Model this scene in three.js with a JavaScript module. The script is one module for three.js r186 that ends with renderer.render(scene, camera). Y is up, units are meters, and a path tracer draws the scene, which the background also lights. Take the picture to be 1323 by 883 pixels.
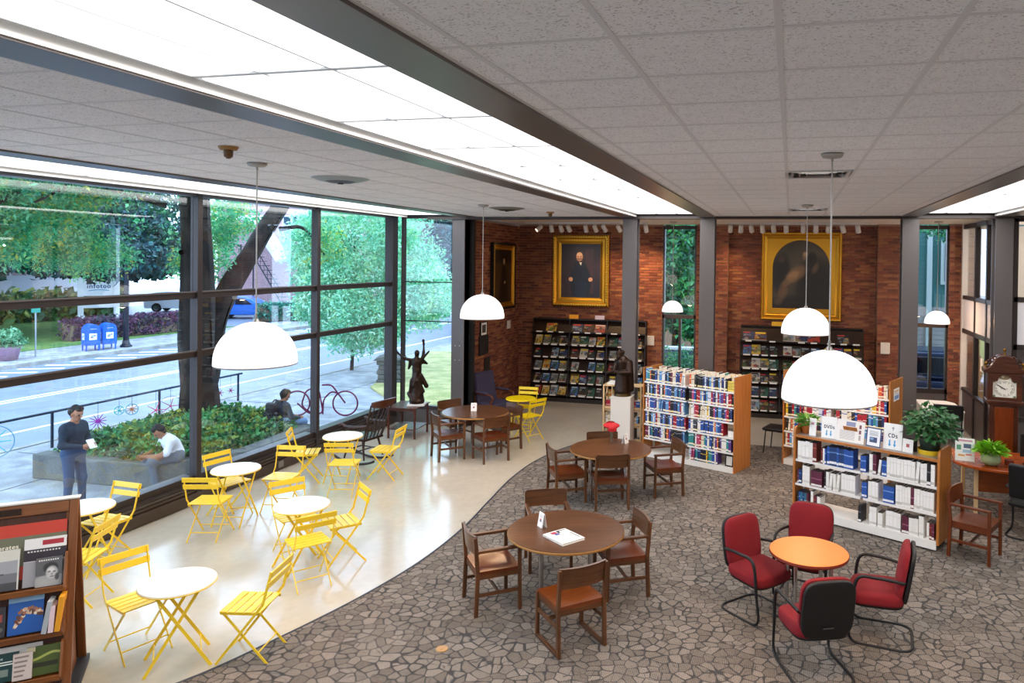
import * as THREE from 'three';
import { RoundedBoxGeometry } from 'three/addons/geometries/RoundedBoxGeometry.js';
import { mergeGeometries } from 'three/addons/utils/BufferGeometryUtils.js';
import { RectAreaLightUniformsLib } from 'three/addons/lights/RectAreaLightUniformsLib.js';

// ------------------------------------------------------------ camera, sky, exposure
// x to the right along the rear wall, y up, D = -z into the hall; the camera stands on the gallery
const scene = new THREE.Scene();
const renderer = new THREE.WebGLRenderer({ antialias: true });
renderer.toneMapping = THREE.LinearToneMapping;
renderer.toneMappingExposure = 1.3;
renderer.shadowMap.enabled = true;
const camera = new THREE.PerspectiveCamera(2 * Math.atan(441.5 / 945.739) * 180 / Math.PI, 1323 / 883, 0.1, 400);
camera.setViewOffset(1323, 883, 661.5 - 782.328, 441.5 - 346.524, 1323, 883);
{
  const m = new THREE.Matrix4().makeBasis(new THREE.Vector3(0.96921, 0.012305, -0.24592), new THREE.Vector3(-0.014934, 0.99985, -0.008827), new THREE.Vector3(0.245778, 0.012228, 0.969249));
  camera.quaternion.setFromRotationMatrix(m);
  camera.position.set(0, 3.57, 0);
}
scene.background = new THREE.Color().setRGB(2.05, 2.85, 4.0);   // bright overcast sky
RectAreaLightUniformsLib.init();
const PANEL_LIGHT = 4.0;        // strength of the luminous ceiling troughs
const CEIL = 4.403, REAR = 17.75, GY = -0.7;
function troughLight(x, w, d0, d1, y, k = 1) {
  const l = new THREE.RectAreaLight(new THREE.Color(1.0, 0.985, 0.985), PANEL_LIGHT * k, w, d1 - d0);
  l.name = 'trough_light'; l.position.set(x, y, -(d0 + d1) / 2); l.rotation.x = -Math.PI / 2; l.castShadow = true; scene.add(l);
}
for (const [x, w, d1, k] of [[-2.31, 1.16, 13.9, 1], [2.79, 1.16, 13.9, 1], [-7.25, 1.2, 13.9, 0.5]]) troughLight(x, w, -2.6, d1, 4.425, k);

// ------------------------------------------------------------ helpers
let seedState = 1234567;
const rnd = () => { seedState = (seedState + 0x6d2b79f5) | 0; let t = Math.imul(seedState ^ (seedState >>> 15), 1 | seedState); t = (t + Math.imul(t ^ (t >>> 7), 61 | t)) ^ t; return ((t ^ (t >>> 14)) >>> 0) / 4294967296; };
const reseed = (n) => { seedState = n | 0; };
const rr = (a, b) => a + (b - a) * rnd();
const pick = (a) => a[Math.floor(rnd() * a.length) % a.length];
const V = (x, y, z) => new THREE.Vector3(x, y, z);
const names = new Map();
function numbered(n) { const k = names.get(n) || 0; names.set(n, k + 1); return k ? n + '_' + String(k).padStart(3, '0') : n; }

function prep(g) {
  let o = g.index ? g.toNonIndexed() : g;
  for (const k of Object.keys(o.attributes)) if (!['position', 'normal', 'uv'].includes(k)) o.deleteAttribute(k);
  if (!o.attributes.normal) o.computeVertexNormals();
  if (!o.attributes.uv) o.setAttribute('uv', new THREE.BufferAttribute(new Float32Array(o.attributes.position.count * 2), 2));
  return o;
}
// uv in metres, the first coordinate along the longest side of the piece (grain direction)
function metricUV(g, grain) {
  g.computeBoundingBox();
  const s = g.boundingBox.getSize(V(0, 0, 0)), p = g.attributes.position, n = g.attributes.normal, uv = g.attributes.uv;
  const off = (s.x * 7.31 + s.y * 3.17 + s.z * 5.77 + g.boundingBox.min.x * 1.7 + g.boundingBox.min.z * 2.3) % 1;
  const ext = [s.x, s.y, s.z], long = grain ?? ext.indexOf(Math.max(...ext));
  for (let i = 0; i < p.count; i++) {
    const a = [p.getX(i), p.getY(i), p.getZ(i)], m = [Math.abs(n.getX(i)), Math.abs(n.getY(i)), Math.abs(n.getZ(i))];
    const d = m[0] > m[1] && m[0] > m[2] ? 0 : m[1] > m[2] ? 1 : 2;
    let ax = [0, 1, 2].filter((k) => k !== d);
    if (ax[1] === long) ax = [ax[1], ax[0]];
    uv.setXY(i, a[ax[0]] + off, a[ax[1]] + off * 3);
  }
  return g;
}
function shape(geos, keepUV, grain) {
  const list = [].concat(geos).map(prep);
  if (!keepUV) list.forEach((g) => metricUV(g, grain));
  return list.length === 1 ? list[0] : mergeGeometries(list, false);
}
function shadow(m) { m.castShadow = true; m.receiveShadow = true; return m; }
function mesh(name, geos, mat, parent, opt = {}) {
  const m = shadow(new THREE.Mesh(geos.isBufferGeometry && opt.raw ? geos : shape(geos, opt.keepUV, opt.grain), mat));
  m.name = parent ? name : numbered(name);
  (parent || scene).add(m);
  return m;
}
function tag(o, label, category, group) { o.userData.label = label; o.userData.category = category; if (group) o.userData.group = group; return o; }
function thing(name, label, category, group) { const o = new THREE.Group(); o.name = numbered(name); scene.add(o); return tag(o, label, category, group); }
function struct(name, geos, mat, opt = {}) { const m = mesh(name, geos, mat, null, opt); m.userData.kind = 'structure'; if (opt.label) m.userData.label = opt.label; return m; }
function structGroup(name, label) { const o = new THREE.Group(); o.name = numbered(name); scene.add(o); o.userData.kind = 'structure'; if (label) o.userData.label = label; return o; }
function copy(o, label, group) { const c = o.clone(); c.name = numbered(o.name.replace(/_\d{3}$/, '')); c.userData = { ...o.userData }; scene.add(c); if (label) c.userData.label = label; if (group) c.userData.group = group; return c; }
// put a thing whose front is +z at (x, D), looking along (fx, fD)
function put(o, x, D, fx = 0, fD = -1, y = 0) { o.position.set(x, y, -D); o.rotation.set(0, Math.atan2(fx, -fD), 0); return o; }

const at = (g, x, y, z) => { g.translate(x, y, z); return g; };
const box = (w, h, d, x = 0, y = 0, z = 0) => at(new THREE.BoxGeometry(w, h, d), x, y, z);
const rbox = (w, h, d, r = 0.006, x = 0, y = 0, z = 0, s = 1) => at(new RoundedBoxGeometry(w, h, d, s, Math.min(r, w * 0.45, h * 0.45, d * 0.45)), x, y, z);
const turn = (g, rx, ry = 0, rz = 0) => g.applyMatrix4(new THREE.Matrix4().makeRotationFromEuler(new THREE.Euler(rx, ry, rz)));
const cyl = (r0, r1, h, x = 0, y = 0, z = 0, n = 20) => at(new THREE.CylinderGeometry(r0, r1, h, n), x, y, z);
const ball = (r, x = 0, y = 0, z = 0, n = 16) => at(new THREE.SphereGeometry(r, n, Math.max(6, n >> 1)), x, y, z);
function between(g, p, q, up = V(0, 0, 1)) {   // a geometry built along +y, carried to the segment p-q
  const d = q.clone().sub(p), y = d.clone().normalize(), x = new THREE.Vector3().crossVectors(y, up);
  if (x.lengthSq() < 1e-6) x.set(1, 0, 0); x.normalize();
  const z = new THREE.Vector3().crossVectors(x, y);
  return g.applyMatrix4(new THREE.Matrix4().makeBasis(x, y, z).setPosition(p.clone().add(q).multiplyScalar(0.5)));
}
const bar = (p, q, w, d, up) => between(rbox(w, p.distanceTo(q), d, Math.min(w, d) * 0.2), p, q, up);
const rod = (p, q, r0, r1 = r0, n = 10) => between(new THREE.CylinderGeometry(r1, r0, p.distanceTo(q), n), p, q);
const tube = (pts, r, n = 40, closed = false, k = 8, tension = 0.5) => new THREE.TubeGeometry(new THREE.CatmullRomCurve3(pts, closed, 'catmullrom', tension), n, r, k, closed);
// a rounded polyline: straight runs with filleted corners
function bent(pts, r, fillet = 0.06, k = 8, closed = false) {
  const path = new THREE.CurvePath(), n = pts.length; let last = null, first = null;
  const idx = closed ? [...Array(n).keys()] : [...Array(n).keys()];
  for (const i of idx) {
    const p = pts[i], a = pts[(i - 1 + n) % n], b = pts[(i + 1) % n];
    if (!closed && (i === 0 || i === n - 1)) { if (last) path.add(new THREE.LineCurve3(last, p)); last = p; continue; }
    const f = Math.min(fillet, p.distanceTo(a) * 0.45, p.distanceTo(b) * 0.45);
    const s = p.clone().lerp(a, f / p.distanceTo(a)), e = p.clone().lerp(b, f / p.distanceTo(b));
    if (last) path.add(new THREE.LineCurve3(last, s)); else first = s;
    path.add(new THREE.QuadraticBezierCurve3(s, p, e)); last = e;
  }
  if (closed) path.add(new THREE.LineCurve3(last, first));
  return new THREE.TubeGeometry(path, Math.max(24, n * 9), r, k, false);
}
const lathe = (pts, n = 32) => new THREE.LatheGeometry(pts.map(([x, y]) => new THREE.Vector2(x, y)), n);
function prism(pts, depth, bevel = 0) {   // outline in x, y drawn out along z, centred
  const s = new THREE.Shape(pts.map(([x, y]) => new THREE.Vector2(x, y)));
  const g = new THREE.ExtrudeGeometry(s, { depth: depth - 2 * bevel, bevelEnabled: bevel > 0, bevelThickness: bevel, bevelSize: bevel, bevelOffset: -bevel, bevelSegments: 1, curveSegments: 12 });
  return at(g, 0, 0, -depth / 2 + bevel);
}
// ------------------------------------------------------------ textures
function dataTex(n, f, srgb = true, m = n) {
  const d = new Uint8Array(n * m * 4);
  for (let y = 0; y < m; y++) for (let x = 0; x < n; x++) { const c = f(x / n, y / m, x, y), i = (y * n + x) * 4; d[i] = c[0]; d[i + 1] = c[1]; d[i + 2] = c[2]; d[i + 3] = 255; }
  const t = new THREE.DataTexture(d, n, m); t.wrapS = t.wrapT = THREE.RepeatWrapping; t.magFilter = THREE.LinearFilter; t.minFilter = THREE.LinearMipmapLinearFilter; t.generateMipmaps = true;
  if (srgb) t.colorSpace = THREE.SRGBColorSpace; t.needsUpdate = true; return t;
}
const hash = (x, y, s = 0) => { let h = Math.imul(x | 0, 374761393) + Math.imul(y | 0, 668265263) + Math.imul(s | 0, 974711); h = Math.imul(h ^ (h >>> 13), 1274126177); return ((h ^ (h >>> 16)) >>> 0) / 4294967296; };
function vnoise(u, v, n, m, s) {   // value noise that wraps
  const x = u * n, y = v * m, x0 = Math.floor(x), y0 = Math.floor(y), fx = x - x0, fy = y - y0, a = fx * fx * (3 - 2 * fx), b = fy * fy * (3 - 2 * fy);
  const h = (i, j) => hash(((i % n) + n) % n, ((j % m) + m) % m, s);
  return (h(x0, y0) * (1 - a) + h(x0 + 1, y0) * a) * (1 - b) + (h(x0, y0 + 1) * (1 - a) + h(x0 + 1, y0 + 1) * a) * b;
}
const mix = (a, b, t) => a.map((v, i) => v + (b[i] - v) * t);
const hex = (h) => [(h >> 16) & 255, (h >> 8) & 255, h & 255];
const clamp01 = (x) => Math.max(0, Math.min(1, x));
function rep(t, k, kk = k) { const c = t.clone(); c.repeat.set(k, kk); c.needsUpdate = true; return c; }
function woodTex(a, b, s, n = 512) {   // grain along u
  return dataTex(n, (u, v) => {
    const w = vnoise(u, v, 3, 9, s) * 0.5, g = vnoise(u, v + w * 0.06, 4, 64, s + 1), f = vnoise(u, v, 16, 220, s + 2), c = vnoise(u, v, 2, 5, s + 3);
    return mix(hex(a), hex(b), clamp01(g * 0.55 + f * 0.3 + c * 0.35 - 0.15));
  });
}
const T = {};
T.darkwood = woodTex(0x6e4424, 0x38200f, 3);
T.walnut = woodTex(0x6e482d, 0x452919, 9);
T.oak = woodTex(0xc4803c, 0x9a5a22, 15);
T.display = woodTex(0x8d5526, 0x5b3012, 21);
T.clock = woodTex(0x5c2c14, 0x2c1208, 27);
T.birch = woodTex(0xe3c79c, 0xc9a672, 33);
// carpet print: irregular pebble cells parted by dark veins, over a fine weave
T.carpet = (() => {
  const N = 1024, G = 22, pts = [];
  for (let j = 0; j < G; j++) for (let i = 0; i < G; i++) pts.push([(i + 0.5 + (hash(i, j, 5) - 0.5) * 0.95) / G, (j + 0.5 + (hash(i, j, 6) - 0.5) * 0.95) / G, hash(i, j, 7)]);
  return dataTex(N, (u0, v0, px, py) => {
    const u = u0 + (vnoise(u0, v0, 24, 24, 41) - 0.5) * 0.012, v = v0 + (vnoise(u0, v0, 24, 24, 42) - 0.5) * 0.012;
    let d1 = 9, d2 = 9, id = 0; const ci = Math.floor(u * G), cj = Math.floor(v * G);
    for (let j = cj - 2; j <= cj + 2; j++) for (let i = ci - 2; i <= ci + 2; i++) {
      const ii = ((i % G) + G) % G, jj = ((j % G) + G) % G, p = pts[jj * G + ii], dx = p[0] + (i - ii) / G - u, dy = p[1] + (j - jj) / G - v, d = Math.hypot(dx, dy);
      if (d < d1) { d2 = d1; d1 = d; id = p[2]; } else if (d < d2) d2 = d;
    }
    const e = (d2 - d1) * G, thin = vnoise(u0, v0, 14, 14, 43), vein = clamp01((e - 0.01 - 0.11 * vnoise(u0, v0, 40, 40, 8) * thin * 1.6) / 0.09);
    const crack = Math.abs(vnoise(u0, v0, 34, 26, 44) - 0.5) < 0.022 && vnoise(u0, v0, 9, 9, 45) > 0.45 ? 0.55 : 0;
    const weave = ((py % 7) < 2 ? -15 : 5) + ((px % 9) < 1 ? -9 : 0) + (hash(px >> 1, py >> 1, 9) - 0.5) * 34, tone = (id - 0.5) * 30;
    const c = mix([58, 56, 55], [117 + tone, 108 + tone, 99 + tone], vein * (1 - crack));
    return c.map((q) => Math.max(0, Math.min(255, q + weave)));
  });
})();
T.tile = dataTex(512, (u, v, x, y) => {   // fissured mineral fibre
  const f = vnoise(u, v, 70, 130, 50), g = vnoise(u, v, 24, 30, 51); const pit = f > 0.76 && hash(x >> 1, y >> 1, 52) > 0.3 ? -58 : 0;
  const c = 246 + (g - 0.5) * 6 + pit + (hash(x, y, 53) - 0.5) * 8; return [c, c - 2, c - 1];
});
T.terrazzo = dataTex(512, (u, v, x, y) => { const a = vnoise(u, v, 5, 5, 60), b = vnoise(u, v, 40, 40, 61); const c = (a - 0.5) * 10 + (b - 0.5) * 6 + (hash(x, y, 62) - 0.5) * 5; return [192 + c, 184 + c, 168 + c]; });
T.asphalt = dataTex(512, (u, v, x, y) => { const a = vnoise(u, v, 6, 6, 70), c = (a - 0.5) * 26 + (hash(x, y, 71) - 0.5) * 34; return [146 + c, 151 + c, 158 + c]; });
T.pave = dataTex(512, (u, v, x, y) => { const a = vnoise(u, v, 7, 7, 74), s = hash(x >> 1, y >> 1, 75), c = (a - 0.5) * 34 + (s - 0.5) * 50; return [146 + c, 150 + c, 154 + c]; });
T.grass = dataTex(512, (u, v, x, y) => { const a = vnoise(u, v, 9, 9, 80), s = vnoise(u, v, 120, 120, 81); return mix([44, 96, 40], [128, 150, 70], clamp01(a * 0.5 + s * 0.6 - 0.15)); });
T.dry = dataTex(256, (u, v) => { const a = vnoise(u, v, 7, 7, 84), s = vnoise(u, v, 90, 90, 85); return mix([112, 128, 66], [196, 180, 128], clamp01(a * 0.6 + s * 0.5 - 0.05)); });
T.bark = dataTex(512, (u, v) => { const r = vnoise(u, v, 30, 6, 90), f = vnoise(u, v, 80, 30, 91); return mix([38, 32, 28], [104, 92, 82], clamp01(r * 0.8 + f * 0.4 - 0.25)); });
T.concrete = dataTex(512, (u, v, x, y) => { const a = vnoise(u, v, 6, 6, 95), b = vnoise(u, v, 50, 50, 96), c = (a - 0.5) * 30 + (b - 0.5) * 20 + (hash(x, y, 97) - 0.5) * 14; return [150 + c, 150 + c, 144 + c]; });
T.cloth = dataTex(256, (u, v, x, y) => { const c = (((x ^ y) & 1) ? 10 : -10) + (hash(x, y, 98) - 0.5) * 30; return [228 + c, 228 + c, 228 + c]; });
const std = (o) => new THREE.MeshStandardMaterial(o);
const paint = (c, rough = 0.55, metal = 0, extra = {}) => std({ color: c, roughness: rough, metalness: metal, ...extra });
const wooden = (t, k, rough = 0.42, color = 0xffffff) => std({ map: rep(t, k), color, roughness: rough });
const m = {
  steel: paint(0x655e5c, 0.36, 0.25), frame: paint(0x3b3230, 0.4, 0.3), black: paint(0x08080a, 0.55), chrome: paint(0xc9c9cc, 0.18, 1), white: paint(0xe9e7e2, 0.5), offwhite: paint(0xd9d5cd, 0.6),
  yellow: paint(0xf5cf2e, 0.32), cream: paint(0xf3eedd, 0.35), yellowtop: paint(0xf6d400, 0.4),
  darkwood: wooden(T.darkwood, 1.1, 0.36), walnut: wooden(T.walnut, 0.9, 0.28), walnutEdge: paint(0xa2743a, 0.45), seatwood: wooden(T.oak, 1.3, 0.32, 0x8a6444), tanwood: wooden(T.oak, 1.4, 0.32, 0xa08058), oak: wooden(T.oak, 0.9, 0.4), display: wooden(T.display, 0.9, 0.4), clock: wooden(T.clock, 0.9, 0.3), birch: wooden(T.birch, 1, 0.5), lonewood: wooden(T.oak, 1.2, 0.35, 0x8c6a48),
  red: std({ color: 0x860c1a, map: rep(T.cloth, 6), roughness: 0.9 }), orange: paint(0xf2843e, 0.4), purple: std({ color: 0x423c58, map: rep(T.cloth, 6), roughness: 0.9 }),
  bronze: paint(0x33241c, 0.35, 0.7), gold: paint(0xc9952e, 0.32, 0.85), goldDark: paint(0x8a6420, 0.4, 0.8), mortar: paint(0x9a7c68, 0.9), leaf: null,
  tile: std({ map: rep(T.tile, 1.6), roughness: 0.95, bumpMap: rep(T.tile, 1.6), bumpScale: 0.0015 }), tbar: paint(0xdedcdd, 0.6), rearCeil: paint(0xd8cfc9, 0.9),
  floor: std({ map: rep(T.terrazzo, 0.4), roughness: 0.14 }), carpet: std({ map: rep(T.carpet, 1 / 2.35), roughness: 0.97 }), strip: paint(0x2e3644, 0.5),
  glass: new THREE.MeshPhysicalMaterial({ color: 0xffffff, transmission: 1, thickness: 0, roughness: 0.0, ior: 1.5 }), clearPlastic: new THREE.MeshPhysicalMaterial({ color: 0xffffff, transmission: 1, thickness: 0, roughness: 0.03, ior: 1.45 }),
  paper: paint(0xf1efe9, 0.7), pinkwall: paint(0xb9a39a, 0.85), plaster: paint(0xcfcac4, 0.9), dark: paint(0x1d1a1b, 0.6), greenPlant: std({ color: 0x1f5a2c, roughness: 0.5, side: THREE.DoubleSide }), limePlant: std({ color: 0x6fae2a, roughness: 0.5, side: THREE.DoubleSide }),
};
// ------------------------------------------------------------ floor and carpet
struct('floor', box(15.4, 0.2, 20.95, -0.5, -0.1, -7.275), m.floor, { label: 'polished pale beige hard floor' });
const carpetEdge = [[-7.4, 1.6], [-6.4, 2.9], [-5.55, 4.0], [-4.852, 5.017], [-4.552, 5.85], [-4.301, 6.766], [-4.15, 7.714], [-4.13, 8.775], [-4.24, 10.0], [-4.33, 11.1], [-4.29, 12.173], [-4.0, 13.3], [-3.4, 14.1], [-2.6, 14.4]];
{
  const curve = new THREE.CatmullRomCurve3(carpetEdge.map(([x, d]) => V(x, 0, -d))), pts = curve.getPoints(110);
  const s = new THREE.Shape([...pts.map((p) => new THREE.Vector2(p.x, -p.z)), new THREE.Vector2(7.1, 14.4), new THREE.Vector2(7.1, -3), new THREE.Vector2(-7.4, -3)]);
  const g = new THREE.ExtrudeGeometry(s, { depth: 0.012, bevelEnabled: false }); g.rotateX(-Math.PI / 2);
  const c = mesh('carpet', g, m.carpet); c.userData.kind = 'structure'; c.userData.label = 'taupe carpet printed with dark crackle veins';
  const e = mesh('trim_1', tube([...pts.filter((p, i) => i % 3 === 0), V(-2.6, 0, -14.4)].map((p) => V(p.x, 0.006, p.z)), 0.016, 200, false, 6), m.strip); e.userData.kind = 'structure'; e.userData.label = 'dark blue edging strip along the curved carpet';
}
{ const b = mesh('floor_outlet_cover', [cyl(0.052, 0.055, 0.008, 0, 0.016, 0, 28), cyl(0.02, 0.02, 0.004, 0, 0.021, 0, 16)], paint(0xb08a58, 0.35, 0.6)); tag(b, 'small round brass outlet cover set in the carpet', 'outlet'); b.position.set(-3.018, 0, -6.039); }

// ------------------------------------------------------------ ceiling of lay-in tiles, each tile a piece
{
  const ceil = structGroup('ceiling', 'suspended ceiling of fissured mineral tiles');
  mesh('deck', box(15.4, 0.1, 20.95, -0.5, 5.05, -7.275), m.dark, ceil);
  const gridBars = [], tile = metricUV(prep(rbox(0.588, 0.016, 0.588, 0.004)));
  const cut = new Map();
  const lay = (x0, x1, lines, d0, d1, phase) => {
    const xs = [x0, ...lines.filter((x) => x > x0 + 0.03 && x < x1 - 0.03), x1];
    for (let d = phase; d < d1; d += 0.61) for (let i = 0; i + 1 < xs.length; i++) {
      const w = xs[i + 1] - xs[i] - 0.022, dd = Math.min(d + 0.61, d1) - Math.max(d, d0) - 0.022; if (w < 0.03 || dd < 0.03) continue;
      const key = w.toFixed(2) + '_' + dd.toFixed(2); if (!cut.has(key)) cut.set(key, w > 0.58 && dd > 0.58 ? tile : metricUV(prep(rbox(w, 0.016, dd, 0.004))));
      if (blocked(xs[i], d)) continue;
      const t = shadow(new THREE.Mesh(cut.get(key), m.tile)); t.name = 'ceiling_tile'; t.position.set((xs[i] + xs[i + 1]) / 2, CEIL + 0.011, -(Math.max(d, d0) + Math.min(d + 0.61, d1)) / 2); ceil.add(t);
    }
    for (const x of xs) gridBars.push(box(0.026, 0.03, d1 - d0, x, CEIL + 0.0155, -(d0 + d1) / 2));
    for (let d = phase; d <= d1; d += 0.61) if (d > d0) gridBars.push(box(x1 - x0, 0.028, 0.024, (x0 + x1) / 2, CEIL + 0.0152, -d));
  };
  const holes = [[-0.075, 1.468], [-0.075, 7.0], [-0.075, 11.9]];
  const blocked = (x, d) => holes.some(([a, b]) => Math.abs(a - x) < 0.1 && Math.abs(b - d) < 0.32);
  const L = [], R = [];
  for (let k = -3; k < 6; k++) { L.push(-3.29 - 0.56 * 0 - 0.607 * k - 0.0); R.push(-1.27 + 0.607 * k); }
  lay(-6.24, -3.235, L.map((x) => x).sort((a, b) => a - b), -2.4, 13.95, 2.64 - 0.61 * 8);
  lay(-1.405, 1.885, R, -2.4, 13.95, 2.688 - 0.61 * 8);
  lay(3.70, 7.1, [4.31, 4.92, 5.53, 6.14, 6.75], -2.4, 13.95, 2.688 - 0.61 * 8);
  mesh('ceiling_grid', gridBars, m.tbar, ceil).userData.label = 'painted metal ceiling grid';
  mesh('rear_soffit', box(13.9, 0.06, 3.5, 0.2, 4.46, -16.0), m.rearCeil, ceil).userData.label = 'plain soffit over the rear alcoves';
  // air diffusers in the grid
  const diff = thing('air_diffuser', 'square aluminium air diffuser beside the overhead ceiling tiles', 'air vent', 'square ceiling air diffusers');
  mesh('diffuser_frame', [box(0.59, 0.02, 0.03, 0, 0, 0.28), box(0.59, 0.02, 0.03, 0, 0, -0.28), box(0.03, 0.02, 0.59, 0.28, 0, 0), box(0.03, 0.02, 0.59, -0.28, 0, 0)], paint(0xd5d5d2, 0.35, 0.4), diff);
  for (const k of [0.24, 0.175, 0.11]) {
    const v = []; for (let i = 0; i < 4; i++) { const q = prism([[-k, 0], [k, 0], [k - 0.05, 0.055], [-k + 0.05, 0.055]], 0.004); turn(q, 0.62); at(q, 0, -0.008, k - 0.02); v.push(turn(q, 0, i * Math.PI / 2)); }
    mesh('louvre_ring', v, paint(0xcfd0d0, 0.25, 0.7), diff);
  }
  mesh('duct_box', [box(0.58, 0.3, 0.02, 0, 0.17, 0.28), box(0.58, 0.3, 0.02, 0, 0.17, -0.28), box(0.02, 0.3, 0.58, 0.28, 0.17, 0), box(0.02, 0.3, 0.58, -0.28, 0.17, 0), box(0.58, 0.02, 0.58, 0, 0.32, 0)], paint(0x6a6a6a, 0.5, 0.5), diff);
  const dl = ['square aluminium air diffuser in the tile ceiling above the red chairs', 'square aluminium air diffuser beside a pendant cord above the rolling media shelf', 'square aluminium air diffuser near the track lights in front of the arched painting'];
  [[0.228, 1.773], [0.228, 7.305], [0.228, 12.2]].forEach(([x, d], i) => { const o = i ? copy(diff, dl[i]) : diff; o.userData.label = dl[i]; o.userData.group = undefined; delete o.userData.group; o.position.set(x, CEIL + 0.004, -d); });
  // slim round diffusers on the window side
  const rd = thing('round_air_vent', 'flat bronze ceiling vent above the yellow bistro tables', 'air vent');
  mesh('vent_ring', lathe([[0.02, -0.035], [0.2, -0.03], [0.3, 0]], 28), paint(0x9a9a92, 0.4, 0.4), rd);
  mesh('vent_core', [lathe([[0.0, -0.05], [0.12, -0.045], [0.16, -0.03]], 24), cyl(0.03, 0.03, 0.06, 0, -0.03, 0)], m.frame, rd);
  rd.position.set(-4.727, CEIL, -6.962);
  const rd2 = copy(rd, 'flat bronze ceiling vent between a pendant canopy and the portrait of the seated man'); rd2.position.set(-4.619, CEIL, -11.464);
  // smoke detectors
  const sd = thing('smoke_detector', 'round amber smoke detector beside a pendant canopy over the bistro tables', 'smoke detector');
  mesh('base', cyl(0.075, 0.06, 0.025, 0, -0.012, 0, 28), paint(0xa4793c, 0.5), sd); mesh('sensor_head', [cyl(0.035, 0.032, 0.05, 0, -0.05, 0, 20), cyl(0.03, 0.012, 0.015, 0, -0.083, 0, 20)], paint(0x6d4a22, 0.5), sd);
  sd.position.set(-4.239, CEIL, -4.786);
  const sd2 = copy(sd, 'round amber smoke detector close to the spotlights over the seated portrait'); sd2.position.set(-4.197, CEIL, -12.477);
}

// ------------------------------------------------------------ steel: beams, columns, luminous troughs
function iBeam(name, x, w, d0, d1, label) { const L = d1 - d0, z = -(d0 + d1) / 2; return struct(name, [rbox(w, 0.022, L, 0.003, x, 4.399, z), box(0.03, 0.5, L, x, 4.65, z)], m.steel, { label, grain: 2 }); }
iBeam('trim_beam', -6.39, 0.30, -2.6, 14.0, 'dark steel beam beside the window light trough');
for (const [x, l] of [[-3.085, 'left edge of the middle light trough'], [-1.555, 'right edge of the middle light trough'], [2.03, 'left edge of the far light trough'], [3.555, 'right edge of the far light trough']]) iBeam('trim_beam', x, 0.285, -2.6, 14.0, 'dark steel beam along the ' + l);
struct('trim_beam', [box(15.2, 0.05, 0.26, 0.2, 4.385, -14.08), box(15.2, 0.6, 0.05, 0.2, 4.7, -14.05)], m.frame, { label: 'dark cross beam between the hall and the rear alcoves' });
const hColumn = (name, x, D, label) => struct(name, [rbox(0.285, 4.37, 0.03, 0.006, x, 2.185, -D - 0.015), box(0.03, 4.37, 0.22, x, 2.185, -D - 0.14), rbox(0.285, 4.37, 0.03, 0.006, x, 2.185, -D - 0.265), rbox(0.34, 0.02, 0.34, 0.004, x, 0.01, -D - 0.14)], m.steel, { label });
hColumn('trim_column', -3.07, 14.0, 'dark steel column behind the seated bronze figure');
hColumn('trim_column', -1.555, 14.0, 'dark steel column beside the rear window');
hColumn('trim_column', 2.06, 14.0, 'dark steel column beside the recessed brick wall');
hColumn('trim_column', 3.58, 14.0, 'dark steel column behind the tall clock');
hColumn('trim_column', -6.735, 14.05, 'dark steel column at the corner window');
// troughs
{
  const lensMat = std({ color: 0xffffff, roughness: 0.4, emissive: 0xffffff, emissiveIntensity: 0.8 }), frameMat = paint(0xc9ccd2, 0.4, 0.2), housing = paint(0xdfe3e8, 0.5);
  const lensGeo = shape(new RoundedBoxGeometry(0.372, 0.05, 1.15, 3, 0.024), true), frameGeo = shape([box(1.17, 0.012, 0.012, 0, 0, 0.594), box(1.17, 0.012, 0.012, 0, 0, -0.594), box(0.012, 0.012, 1.18, 0.585, 0, 0), box(0.012, 0.012, 1.18, -0.585, 0, 0), box(0.010, 0.012, 1.18, 0.193, 0.004, 0), box(0.010, 0.012, 1.18, -0.193, 0.004, 0)]), boxGeo = shape(box(1.17, 0.05, 1.19, 0, 0.055, 0));
  let i = 0;
  for (const [x, where, n0, ph] of [[-2.31, 'middle', 0, 1.68], [2.79, 'right hand', 0, 1.68], [-7.25, 'window side', 0, 1.68]]) {
    for (let D = -2.37; D < 13.3; D += 1.2) {
      const o = thing('trough_light_panel', 'glowing white three-lens light panel in the ' + where + ' ceiling trough', 'ceiling light', 'light panels of the ' + where + ' trough');
      o.position.set(x, 4.452, -D);
      const f = shadow(new THREE.Mesh(frameGeo, frameMat)); f.name = 'panel_frame'; o.add(f);
      const b = shadow(new THREE.Mesh(boxGeo, housing)); b.name = 'housing'; o.add(b);
      for (const k of [-0.387, 0, 0.387]) { const l = shadow(new THREE.Mesh(lensGeo, lensMat)); l.name = 'lens'; l.position.set(k, 0.014, 0); o.add(l); }
      i++;
    }
    for (const s of [-1, 1]) struct('trim_trough', [box(0.02, 0.055, 16.4, x + s * 0.624, 4.4265, -5.75)], m.white, { label: 'white lip of the ' + where + ' light trough' });
    struct('trim_trough', [box(0.012, 0.3, 16.4, x - 0.63, 4.62, -5.75), box(0.012, 0.3, 16.4, x + 0.63, 4.62, -5.75)], m.white, { label: 'white side of the ' + where + ' light trough' });
  }
}

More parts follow.
